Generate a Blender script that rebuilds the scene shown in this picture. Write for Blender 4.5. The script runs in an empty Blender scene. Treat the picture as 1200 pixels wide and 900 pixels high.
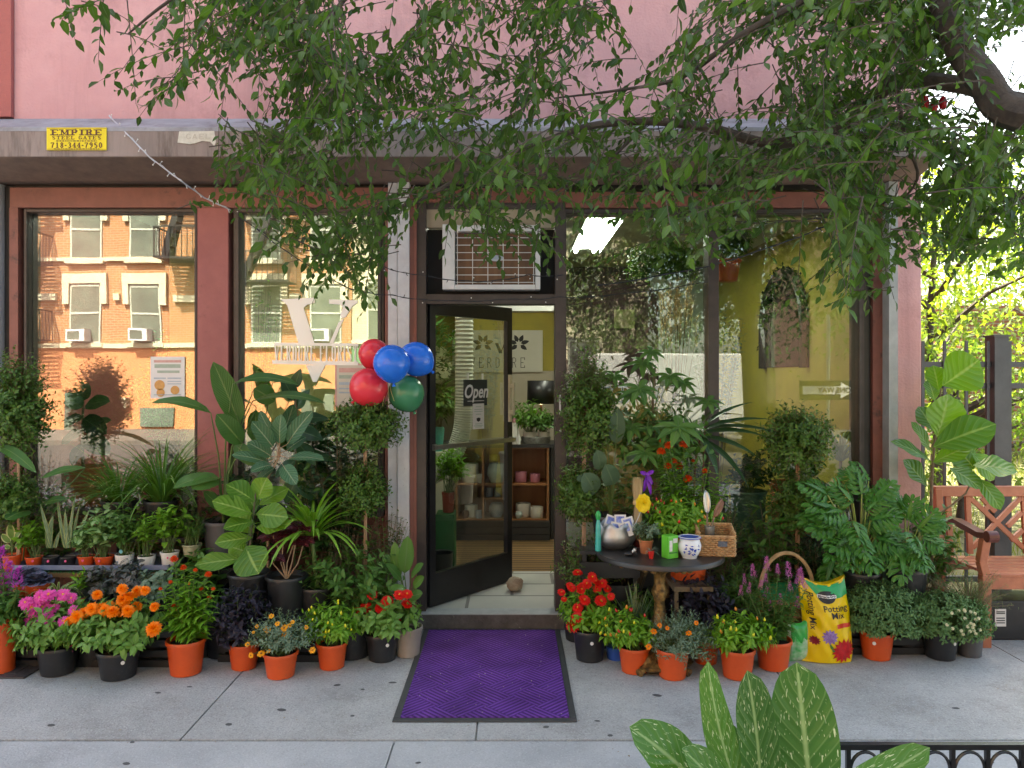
import bpy, math, random
import numpy as np
from mathutils import Vector, Matrix

# ------------------------------------------------------------------ camera, light, exposure
scene = bpy.context.scene
COL = scene.collection
H, CY, F = 1.68, -5.2, 900.0          # eye height, camera distance from the shop front, focal length in photo pixels
R = math.radians

cam_d = bpy.data.cameras.new('camera'); cam = bpy.data.objects.new('camera', cam_d); COL.objects.link(cam)
cam.location = (0, CY, H); cam.rotation_euler = (R(90), 0, 0)
cam_d.sensor_width = 36; cam_d.lens = 36*F/1200; cam_d.shift_y = -10/1200
cam_d.clip_start = 0.05; cam_d.clip_end = 500
scene.camera = cam

SUN_EL, SUN_AZ = 52.0, -14.0          # sun stands behind the shop
w = bpy.data.worlds.new('World'); scene.world = w; w.use_nodes = True
nt = w.node_tree; nt.nodes.clear()
sky = nt.nodes.new('ShaderNodeTexSky'); sky.sky_type = 'NISHITA'; sky.sun_disc = False
sky.sun_elevation = R(SUN_EL); sky.sun_rotation = R(SUN_AZ); sky.air_density = 1.0; sky.dust_density = 4.0; sky.ozone_density = 0.6
bg = nt.nodes.new('ShaderNodeBackground'); bg.inputs['Strength'].default_value = 0.15
wo = nt.nodes.new('ShaderNodeOutputWorld')
nt.links.new(sky.outputs[0], bg.inputs[0]); nt.links.new(bg.outputs[0], wo.inputs[0])

sun_d = bpy.data.lights.new('sun', 'SUN'); sun_d.energy = 4.6; sun_d.angle = R(0.5); sun_d.color = (1.0, 0.95, 0.86)
sun = bpy.data.objects.new('sun', sun_d); COL.objects.link(sun)
sdir = Vector((math.sin(R(SUN_AZ))*math.cos(R(SUN_EL)), math.cos(R(SUN_AZ))*math.cos(R(SUN_EL)), math.sin(R(SUN_EL))))
sun.rotation_euler = sdir.to_track_quat('Z', 'Y').to_euler()

vs = scene.view_settings
vs.view_transform = 'Standard'; vs.look = 'None'; vs.gamma = 1.0; vs.use_curve_mapping = False
vs.exposure = 2.5
try:
    vs.use_white_balance = True; vs.white_balance_temperature = 7700; vs.white_balance_tint = 4
except Exception: pass
scene.cycles.use_denoising = True
scene.cycles.max_bounces = 7; scene.cycles.diffuse_bounces = 3; scene.cycles.glossy_bounces = 3
scene.cycles.transmission_bounces = 4; scene.cycles.transparent_max_bounces = 10
scene.cycles.caustics_reflective = False; scene.cycles.caustics_refractive = False
scene.cycles.sample_clamp_indirect = 6

# ------------------------------------------------------------------ helpers
rng = np.random.default_rng(7)
random.seed(7)
def Wp(px, py, d): return Vector(((px-600)*d/F, CY+d, H-(py-440)*d/F))
def Xp(px, d): return (px-600)*d/F
def Zp(py, d): return H-(py-440)*d/F
def fx(px): return (px-600)*5.2/F
def fz(py): return H-(py-440)*5.2/F

class MB:
    def __init__(s): s.v = []; s.f = []; s.uv = None
    def add(s, vs_, fs_):
        o = len(s.v); s.v += [tuple(v) for v in vs_]; s.f += [tuple(i+o for i in f) for f in fs_]; return s
    def box(s, x0, x1, y0, y1, z0, z1, M=None):
        if x1 < x0: x0, x1 = x1, x0
        if y1 < y0: y0, y1 = y1, y0
        if z1 < z0: z0, z1 = z1, z0
        v = [Vector(p) for p in ((x0,y0,z0),(x1,y0,z0),(x1,y1,z0),(x0,y1,z0),(x0,y0,z1),(x1,y0,z1),(x1,y1,z1),(x0,y1,z1))]
        if M is not None: v = [M @ p for p in v]
        return s.add(v, [(0,3,2,1),(4,5,6,7),(0,1,5,4),(1,2,6,5),(2,3,7,6),(3,0,4,7)])
    def bar(s, a, b, w_, h_, up=(0,0,1)):
        a = Vector(a); b = Vector(b); d = (b-a); L = d.length; d.normalize()
        up = Vector(up); sx = d.cross(up)
        if sx.length < 1e-4: sx = d.cross(Vector((0,1,0)))
        sx.normalize(); uz = sx.cross(d)
        M = Matrix((( sx.x, d.x, uz.x, a.x),(sx.y, d.y, uz.y, a.y),(sx.z, d.z, uz.z, a.z),(0,0,0,1)))
        return s.box(-w_/2, w_/2, 0, L, -h_/2, h_/2, M)
    def tube(s, pts, r, n=6, caps=True):
        pts = [Vector(p) for p in pts]; k = len(pts)
        if not hasattr(r, '__len__'): r = [r]*k
        vs_ = []; prev = None
        for i, p in enumerate(pts):
            t = (pts[min(i+1,k-1)]-pts[max(i-1,0)])
            if t.length < 1e-9: t = Vector((0,0,1))
            t.normalize()
            if prev is None:
                a = t.cross(Vector((0,0,1)))
                if a.length < .1: a = t.cross(Vector((1,0,0)))
            else: a = prev - t*prev.dot(t)
            a.normalize(); prev = a; b = t.cross(a)
            for j in range(n):
                q = 2*math.pi*j/n
                vs_.append(p + (a*math.cos(q)+b*math.sin(q))*r[i])
        fs_ = [(i*n+j, i*n+(j+1)%n, (i+1)*n+(j+1)%n, (i+1)*n+j) for i in range(k-1) for j in range(n)]
        if caps: fs_ += [tuple(range(n-1,-1,-1)), tuple((k-1)*n+j for j in range(n))]
        return s.add(vs_, fs_)
    def lathe(s, prof, c=(0,0,0), n=28, M=None, jit=None):
        vs_ = []; k = len(prof)
        for i, (r, z) in enumerate(prof):
            for j in range(n):
                q = 2*math.pi*j/n; rr = r*(jit(q, z) if jit else 1)
                p = Vector((rr*math.cos(q), rr*math.sin(q), z))
                if M is not None: p = M @ p
                vs_.append(p+Vector(c))
        fs_ = [(i*n+j, i*n+(j+1)%n, (i+1)*n+(j+1)%n, (i+1)*n+j) for i in range(k-1) for j in range(n)]
        if prof[0][0] > 1e-6: fs_.append(tuple(range(n-1,-1,-1)))
        if prof[-1][0] > 1e-6: fs_.append(tuple((k-1)*n+j for j in range(n)))
        return s.add(vs_, fs_)
    def sphere(s, c, rx, ry=None, rz=None, n=16, m=10):
        ry = rx if ry is None else ry; rz = rx if rz is None else rz
        pr = [(max(1e-7, math.sin(math.pi*i/m)), -math.cos(math.pi*i/m)) for i in range(m+1)]
        M = Matrix.Diagonal((rx, ry, rz, 1))
        return s.lathe(pr, c, n, M)
    def poly(s, pts2, y0, y1, f=None):
        """extruded outline given in x,z; f maps (x,y,z) to a place"""
        f = f or (lambda x,y,z: Vector((x,y,z)))
        k = len(pts2)
        a = sum(pts2[i][0]*pts2[(i+1)%k][1]-pts2[(i+1)%k][0]*pts2[i][1] for i in range(k))
        if a < 0: pts2 = pts2[::-1]
        vs_ = [f(x,y0,z) for x,z in pts2]+[f(x,y1,z) for x,z in pts2]
        fs_ = [tuple(range(k)), tuple(range(2*k-1,k-1,-1))]+[(i, k+i, k+(i+1)%k, (i+1)%k) for i in range(k)]
        return s.add(vs_, fs_)

def link_mesh(name, verts, faces, mat, parent, smooth=False, uv=None, root=None):
    me = bpy.data.meshes.new(name)
    off = np.array(root.location) if root is not None else np.zeros(3)
    v = np.asarray(verts, dtype=float).reshape(-1,3) - off
    me.from_pydata(v.tolist(), [], [list(map(int,f)) for f in faces] if not isinstance(faces, list) else faces)
    if uv is not None:
        ul = me.uv_layers.new(name='UVMap'); idx = np.empty(len(me.loops), dtype=np.int32); me.loops.foreach_get('vertex_index', idx)
        ul.data.foreach_set('uv', np.asarray(uv)[idx].astype(np.float32).ravel())
    if mat is not None: me.materials.append(mat)
    if smooth: me.polygons.foreach_set('use_smooth', [True]*len(me.polygons))
    me.update()
    o = bpy.data.objects.new(name, me); COL.objects.link(o)
    if parent is not None: o.parent = parent
    return o
def rootof(p):
    while p is not None and p.parent is not None: p = p.parent
    return p
def part(name, mb, mat, parent=None, smooth=False, label=None, bevel=0):
    r = rootof(parent)
    if isinstance(mb, LV): o = mb.build(name, mat, parent, r)
    else: o = link_mesh(name, mb.v, mb.f, mat, parent, smooth, None, r)
    if label: o['label'] = label
    if bevel:
        m = o.modifiers.new('bevel', 'BEVEL'); m.width = bevel; m.segments = 2; m.limit_method = 'ANGLE'
    if smooth and not isinstance(mb, LV):
        m = o.modifiers.new('edges', 'EDGE_SPLIT'); m.split_angle = R(45)
    return o
def tag(o, label, cat, group=None):
    o['label'] = label; o['category'] = cat
    if group: o['group'] = group
    return o
def thing(name, label, cat, loc=(0,0,0), group=None):
    o = bpy.data.objects.new(name, None); COL.objects.link(o); o.location = loc; o.empty_display_size = .1
    return tag(o, label, cat, group)
def solo(name, mb, mat, label, cat, group=None, smooth=False, bevel=0):
    """a thing that is one mesh, origin at its base"""
    v = np.array(mb.v); c = (v.min(0)+v.max(0))/2; c[2] = v[:,2].min()
    o = link_mesh(name, v-c, mb.f, mat, None, smooth); o.location = c
    if bevel:
        m = o.modifiers.new('bevel', 'BEVEL'); m.width = bevel; m.segments = 2; m.limit_method = 'ANGLE'
    if smooth:
        m = o.modifiers.new('edges', 'EDGE_SPLIT'); m.split_angle = R(45)
    return tag(o, label, cat, group)
def struct(name, mb, mat, kind='structure', smooth=False):
    o = link_mesh(name, mb.v, mb.f, mat, None, smooth); o['kind'] = kind; return o

# ---- leaves, many at a time
def wprof(kind, t):
    if kind == 'ovate': return np.sin(np.pi*np.clip(t,0,1)**0.72)**0.85
    if kind == 'lance': return np.sin(np.pi*np.clip(t,0,1)**0.62)
    if kind == 'fiddle': return (np.sin(np.pi*np.clip(t,0,1)**1.35)**0.7)*0.82+0.18*np.sin(np.pi*t)
    if kind == 'paddle': return np.sin(np.pi*np.clip(t,0,1)**0.9)**0.55
    if kind == 'strap': return np.minimum(1, 0.55+t*3)*(1-t**3.5)
    if kind == 'round': return np.sqrt(np.clip(1-(2*t-1)**2,0,1))
    if kind == 'petal': return np.sin(np.pi*np.clip(t,0,1)**1.5*0.97+0.09)**0.6
    return np.sin(np.pi*t)
def nrm(a): return a/np.maximum(np.linalg.norm(a, axis=-1, keepdims=True), 1e-9)
class LV:
    def __init__(s): s.V = []; s.Fc = []; s.UV = []; s.n = 0
    def add(s, B, D, N=None, L=.1, W=.04, prof='ovate', bend=.4, fold=.25, seg=3, cols=3, wave=0., roll=0.):
        B = np.atleast_2d(np.asarray(B, float)); D = nrm(np.atleast_2d(np.asarray(D, float))); n = len(B)
        if len(D) < n: D = np.repeat(D, n, 0)
        if N is None:
            N = np.tile([0,0,1.], (n,1))
        N = np.atleast_2d(np.asarray(N, float)); N = np.repeat(N, n, 0) if len(N) < n else N
        N = N-(N*D).sum(1, keepdims=True)*D
        bad = np.linalg.norm(N, axis=1) < .05
        N[bad] = np.cross(D[bad], [[1.,.2,0]])
        N = nrm(N); Sd = np.cross(D, N)
        if roll is not 0.:
            ro = np.broadcast_to(np.asarray(roll, float), (n,))[:,None]
            N, Sd = N*np.cos(ro)+Sd*np.sin(ro), Sd*np.cos(ro)-N*np.sin(ro)
        L = np.broadcast_to(np.asarray(L, float), (n,)); W = np.broadcast_to(np.asarray(W, float), (n,))
        bd = np.broadcast_to(np.asarray(bend, float), (n,)); bd = np.where(np.abs(bd) < .02, .02, bd)
        t = np.linspace(0, 1, seg+1); wp = wprof(prof, t)
        th = bd[:,None]*t[None]
        c = B[:,None] + L[:,None,None]*((np.sin(th)/bd[:,None])[...,None]*D[:,None] - ((1-np.cos(th))/bd[:,None])[...,None]*N[:,None])
        nl = np.cos(th)[...,None]*N[:,None] + np.sin(th)[...,None]*D[:,None]
        us = np.linspace(-1, 1, cols)
        half = (W[:,None]*wp[None]/2)[...,None]
        P = np.empty((n, seg+1, cols, 3)); U = np.empty((n, seg+1, cols, 2))
        ph = rng.uniform(0, 6.28, (n,1)) if wave else 0
        for k, u in enumerate(us):
            p = c + half*u*math.cos(fold)*Sd[:,None] + half*abs(u)*math.sin(fold)*nl
            if wave and abs(u) > .3: p = p + (wave*W[:,None]*abs(u)*np.sin(t[None]*11+ph+(2 if u > 0 else 0)))[...,None]*nl*np.minimum(1, wp*1.5)[None,:,None]
            P[:,:,k] = p; U[:,:,k,0] = (u+1)/2; U[:,:,k,1] = t[None]
        m = (seg+1)*cols
        base = np.arange(n)[:,None]*m
        q = np.array([[i*cols+j, i*cols+j+1, (i+1)*cols+j+1, (i+1)*cols+j] for i in range(seg) for j in range(cols-1)])
        s.V.append(P.reshape(-1,3)); s.UV.append(U.reshape(-1,2)); s.Fc.append((base[:,:,None]+q[None]).reshape(-1,4)+s.n); s.n += n*m
        return s
    def build(s, name, mat, parent, root):
        V = np.concatenate(s.V); Fa = np.concatenate(s.Fc); UV = np.concatenate(s.UV)
        off = np.array(root.location) if root is not None else np.zeros(3)
        me = bpy.data.meshes.new(name); V = (V-off).astype(np.float32)
        me.vertices.add(len(V)); me.vertices.foreach_set('co', V.ravel())
        me.loops.add(Fa.size); me.loops.foreach_set('vertex_index', Fa.ravel().astype(np.int32))
        me.polygons.add(len(Fa)); me.polygons.foreach_set('loop_start', np.arange(0, Fa.size, 4, dtype=np.int32))
        me.polygons.foreach_set('use_smooth', np.ones(len(Fa), dtype=bool))
        ul = me.uv_layers.new(name='UVMap'); ul.data.foreach_set('uv', UV[Fa.ravel()].astype(np.float32).ravel())
        me.update(calc_edges=True); me.materials.append(mat)
        o = bpy.data.objects.new(name, me); COL.objects.link(o)
        if parent is not None: o.parent = parent
        return o

# ------------------------------------------------------------------ materials
MATS = {}
def _new(name):
    m = bpy.data.materials.new(name); m.use_nodes = True; n = m.node_tree; n.nodes.clear()
    out = n.nodes.new('ShaderNodeOutputMaterial'); b = n.nodes.new('ShaderNodeBsdfPrincipled'); n.links.new(b.outputs[0], out.inputs[0])
    return m, n, b, out
def C4(c): return (c[0], c[1], c[2], 1)
def nmat(name, c, c2=None, rough=.6, scale=8., detail=6., bump=0., bscale=None, metal=0., spec=.5, dirt=None, streak=False, speck=None, rain=None):
    """surface with two-tone mottling and fine bump"""
    if name in MATS: return MATS[name]
    m, n, b, out = _new(name); c2 = c2 or tuple(x*.82 for x in c)
    tc = n.nodes.new('ShaderNodeTexCoord'); mp = n.nodes.new('ShaderNodeMapping'); n.links.new(tc.outputs['Object'], mp.inputs[0])
    if streak: mp.inputs['Scale'].default_value = (1,1,.12)
    no = n.nodes.new('ShaderNodeTexNoise'); no.inputs['Scale'].default_value = scale; no.inputs['Detail'].default_value = detail; no.inputs['Roughness'].default_value = .65
    n.links.new(mp.outputs[0], no.inputs[0])
    mr = n.nodes.new('ShaderNodeMapRange'); mr.inputs[1].default_value = .35; mr.inputs[2].default_value = .65; n.links.new(no.outputs[0], mr.inputs[0])
    mx = n.nodes.new('ShaderNodeMix'); mx.data_type = 'RGBA'; mx.inputs[6].default_value = C4(c2); mx.inputs[7].default_value = C4(c)
    n.links.new(mr.outputs[0], mx.inputs[0]); col = mx.outputs[2]
    if dirt:
        dc, dsc, lo, hi = dirt
        n2 = n.nodes.new('ShaderNodeTexNoise'); n2.inputs['Scale'].default_value = dsc; n2.inputs['Detail'].default_value = 8; n2.inputs['Roughness'].default_value = .75
        n.links.new(mp.outputs[0], n2.inputs[0])
        r2 = n.nodes.new('ShaderNodeMapRange'); r2.inputs[1].default_value = lo; r2.inputs[2].default_value = hi; n.links.new(n2.outputs[0], r2.inputs[0])
        m2 = n.nodes.new('ShaderNodeMix'); m2.data_type = 'RGBA'; m2.inputs[7].default_value = C4(dc); n.links.new(col, m2.inputs[6]); n.links.new(r2.outputs[0], m2.inputs[0]); col = m2.outputs[2]
    if rain:
        mq = n.nodes.new('ShaderNodeMapping'); mq.inputs['Scale'].default_value = (1,1,.10); n.links.new(tc.outputs['Object'], mq.inputs[0])
        nq = n.nodes.new('ShaderNodeTexNoise'); nq.inputs['Scale'].default_value = rain[1]; nq.inputs['Detail'].default_value = 9; nq.inputs['Roughness'].default_value = .7; n.links.new(mq.outputs[0], nq.inputs[0])
        rq = n.nodes.new('ShaderNodeMapRange'); rq.inputs[1].default_value = rain[2]; rq.inputs[2].default_value = rain[3]; rq.inputs[4].default_value = rain[4]; n.links.new(nq.outputs[0], rq.inputs[0])
        kq = n.nodes.new('ShaderNodeMix'); kq.data_type = 'RGBA'; kq.inputs[7].default_value = C4(rain[0]); n.links.new(col, kq.inputs[6]); n.links.new(rq.outputs[0], kq.inputs[0]); col = kq.outputs[2]
    if speck:
        for sc_, sd_, lo, hi, cc in speck:
            n4 = n.nodes.new('ShaderNodeTexVoronoi'); n4.inputs['Scale'].default_value = sc_; n.links.new(tc.outputs['Object'], n4.inputs[0])
            sx_ = n.nodes.new('ShaderNodeSeparateColor'); n.links.new(n4.outputs['Color'], sx_.inputs[0])
            r4 = n.nodes.new('ShaderNodeMapRange'); r4.inputs[1].default_value = lo; r4.inputs[2].default_value = hi; r4.inputs[4].default_value = sd_; n.links.new(sx_.outputs[0], r4.inputs[0])
            m4 = n.nodes.new('ShaderNodeMix'); m4.data_type = 'RGBA'; m4.inputs[7].default_value = C4(cc); n.links.new(col, m4.inputs[6]); n.links.new(r4.outputs[0], m4.inputs[0]); col = m4.outputs[2]
    n.links.new(col, b.inputs['Base Color']); b.inputs['Roughness'].default_value = rough; b.inputs['Metallic'].default_value = metal
    b.inputs['Specular IOR Level'].default_value = spec
    if bump:
        n3 = n.nodes.new('ShaderNodeTexNoise'); n3.inputs['Scale'].default_value = bscale or scale*6; n3.inputs['Detail'].default_value = 5; n.links.new(tc.outputs['Object'], n3.inputs[0])
        bp = n.nodes.new('ShaderNodeBump'); bp.inputs['Strength'].default_value = bump; bp.inputs['Distance'].default_value = .01
        n.links.new(n3.outputs[0], bp.inputs['Height']); n.links.new(bp.outputs[0], b.inputs['Normal'])
    MATS[name] = m; return m
def leafmat(name, c, c2, rib=None, edge=None, trans=.3, rough=.42, veins=0., edgew=.3, spots=None, back=None, spec=.28):
    if name in MATS: return MATS[name]
    m, n, b, out = _new(name); lk = n.links.new
    ge = n.nodes.new('ShaderNodeNewGeometry'); mx = n.nodes.new('ShaderNodeMix'); mx.data_type = 'RGBA'
    mx.inputs[6].default_value = C4(c); mx.inputs[7].default_value = C4(c2); lk(ge.outputs['Random Per Island'], mx.inputs[0]); col = mx.outputs[2]
    uv = n.nodes.new('ShaderNodeUVMap'); sp = n.nodes.new('ShaderNodeSeparateXYZ'); lk(uv.outputs[0], sp.inputs[0])
    def math_(op, a, b_=None):
        k = n.nodes.new('ShaderNodeMath'); k.operation = op
        for i, x in enumerate((a, b_)):
            if x is None: continue
            if hasattr(x, 'links') or hasattr(x, 'node'): lk(x, k.inputs[i])
            else: k.inputs[i].default_value = x
        return k.outputs[0]
    def blend(col, fac, c3):
        k = n.nodes.new('ShaderNodeMix'); k.data_type = 'RGBA'; lk(col, k.inputs[6]); k.inputs[7].default_value = C4(c3); lk(fac, k.inputs[0]); return k.outputs[2]
    def ramp(x, lo, hi):
        k = n.nodes.new('ShaderNodeMapRange'); k.inputs[1].default_value = lo; k.inputs[2].default_value = hi; lk(x, k.inputs[0]); return k.outputs[0]
    au = math_('ABSOLUTE', math_('SUBTRACT', sp.outputs[0], .5))
    if spots:
        no = n.nodes.new('ShaderNodeTexNoise'); no.inputs['Scale'].default_value = spots[1]; no.inputs['Detail'].default_value = 3
        mp = n.nodes.new('ShaderNodeMapping'); mp.inputs['Scale'].default_value = (1.8,1,1); mp.inputs['Rotation'].default_value = (0,0,.6)
        cmb = n.nodes.new('ShaderNodeCombineXYZ'); lk(au, cmb.inputs[0]); lk(sp.outputs[1], cmb.inputs[1]); lk(ge.outputs['Random Per Island'], cmb.inputs[2])
        mp.inputs['Rotation'].default_value = (0,0,.35)
        lk(cmb.outputs[0], mp.inputs[0]); lk(mp.outputs[0], no.inputs[0]); col = blend(col, ramp(no.outputs[0], spots[2], spots[2]+.04), spots[0])
    if edge: col = blend(col, ramp(au, edgew, edgew+.1), edge)
    if rib:
        if veins:
            sv = math_('SINE', math_('SUBTRACT', math_('MULTIPLY', sp.outputs[1], veins), math_('MULTIPLY', au, veins*.55)))
            col = blend(col, math_('MULTIPLY', ramp(sv, .82, 1.0), .28), rib)
        col = blend(col, ramp(au, .05, .015), rib)
    lk(col, b.inputs['Base Color']); b.inputs['Roughness'].default_value = rough; b.inputs['Specular IOR Level'].default_value = spec
    if veins:
        bp = n.nodes.new('ShaderNodeBump'); bp.inputs['Strength'].default_value = .35; bp.inputs['Distance'].default_value = .004; lk(sv, bp.inputs['Height']); lk(bp.outputs[0], b.inputs['Normal'])
    if trans:
        tr = n.nodes.new('ShaderNodeBsdfTranslucent'); hs = n.nodes.new('ShaderNodeHueSaturation'); hs.inputs['Saturation'].default_value = 1.15; hs.inputs['Value'].default_value = 1.7; hs.inputs['Hue'].default_value = .49
        lk(col, hs.inputs['Color']); lk(hs.outputs[0], tr.inputs[0])
        ms = n.nodes.new('ShaderNodeMixShader'); ms.inputs[0].default_value = trans; lk(b.outputs[0], ms.inputs[1]); lk(tr.outputs[0], ms.inputs[2]); lk(ms.outputs[0], out.inputs[0])
    MATS[name] = m; return m
def glassmat(name, refl, tint=(.92,.97,.94), k=.8):
    if name in MATS: return MATS[name]
    m, n, b, out = _new(name); n.nodes.remove(b)
    tr = n.nodes.new('ShaderNodeBsdfTransparent'); tr.inputs[0].default_value = C4(tint)
    gl = n.nodes.new('ShaderNodeBsdfGlossy'); gl.inputs['Roughness'].default_value = 0.0; gl.inputs[0].default_value = (1,1,1,1)
    fr = n.nodes.new('ShaderNodeLayerWeight'); fr.inputs[0].default_value = .25
    tg = n.nodes.new('ShaderNodeTexCoord'); ng = n.nodes.new('ShaderNodeTexNoise'); ng.inputs['Scale'].default_value = 1.6; ng.inputs['Detail'].default_value = 1.5; n.links.new(tg.outputs['Object'], ng.inputs[0])
    bg_ = n.nodes.new('ShaderNodeBump'); bg_.inputs['Strength'].default_value = 1.0; bg_.inputs['Distance'].default_value = .0007; n.links.new(ng.outputs[0], bg_.inputs['Height']); n.links.new(bg_.outputs[0], gl.inputs['Normal'])
    ad = n.nodes.new('ShaderNodeMath'); ad.operation = 'ADD'; ad.inputs[1].default_value = refl; ad.use_clamp = True
    n.links.new(fr.outputs['Fresnel'], ad.inputs[0])
    mu = n.nodes.new('ShaderNodeMath'); mu.operation = 'MULTIPLY'; mu.inputs[1].default_value = k; n.links.new(ad.outputs[0], mu.inputs[0])
    ms = n.nodes.new('ShaderNodeMixShader'); n.links.new(mu.outputs[0], ms.inputs[0]); n.links.new(tr.outputs[0], ms.inputs[1]); n.links.new(gl.outputs[0], ms.inputs[2]); n.links.new(ms.outputs[0], out.inputs[0])
    MATS[name] = m; return m
def emit(name, c, s):
    if name in MATS: return MATS[name]
    m, n, b, out = _new(name); n.nodes.remove(b); e = n.nodes.new('ShaderNodeEmission'); e.inputs[0].default_value = C4(c); e.inputs[1].default_value = s
    n.links.new(e.outputs[0], out.inputs[0]); MATS[name] = m; return m
def brickmat(name, c1, c2, mortar, scale=1.0, axis='XZ', bw=.5, bh=.25):
    if name in MATS: return MATS[name]
    m, n, b, out = _new(name); lk = n.links.new
    tc = n.nodes.new('ShaderNodeTexCoord'); sp = n.nodes.new('ShaderNodeSeparateXYZ'); cb = n.nodes.new('ShaderNodeCombineXYZ'); lk(tc.outputs['Object'], sp.inputs[0])
    lk(sp.outputs[0 if axis[0] == 'X' else 1], cb.inputs[0]); lk(sp.outputs[2 if axis[1] == 'Z' else 1], cb.inputs[1])
    br = n.nodes.new('ShaderNodeTexBrick'); lk(cb.outputs[0], br.inputs[0]); br.inputs['Color1'].default_value = C4(c1); br.inputs['Color2'].default_value = C4(c2); br.inputs['Mortar'].default_value = C4(mortar)
    br.inputs['Scale'].default_value = scale; br.inputs['Brick Width'].default_value = bw; br.inputs['Row Height'].default_value = bh; br.inputs['Mortar Size'].default_value = .012
    no = n.nodes.new('ShaderNodeTexNoise'); no.inputs['Scale'].default_value = 3; no.inputs['Detail'].default_value = 6; lk(tc.outputs['Object'], no.inputs[0])
    mx = n.nodes.new('ShaderNodeMix'); mx.data_type = 'RGBA'; mx.blend_type = 'MULTIPLY'; mx.inputs[0].default_value = .35; lk(br.outputs[0], mx.inputs[6]); lk(no.outputs[0], mx.inputs[7])
    lk(mx.outputs[2], b.inputs['Base Color']); b.inputs['Roughness'].default_value = .8
    bp = n.nodes.new('ShaderNodeBump'); bp.inputs['Strength'].default_value = .3; bp.inputs['Distance'].default_value = .01; lk(br.outputs['Fac'], bp.inputs['Height']); bp.invert = True; lk(bp.outputs[0], b.inputs['Normal'])
    MATS[name] = m; return m

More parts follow.
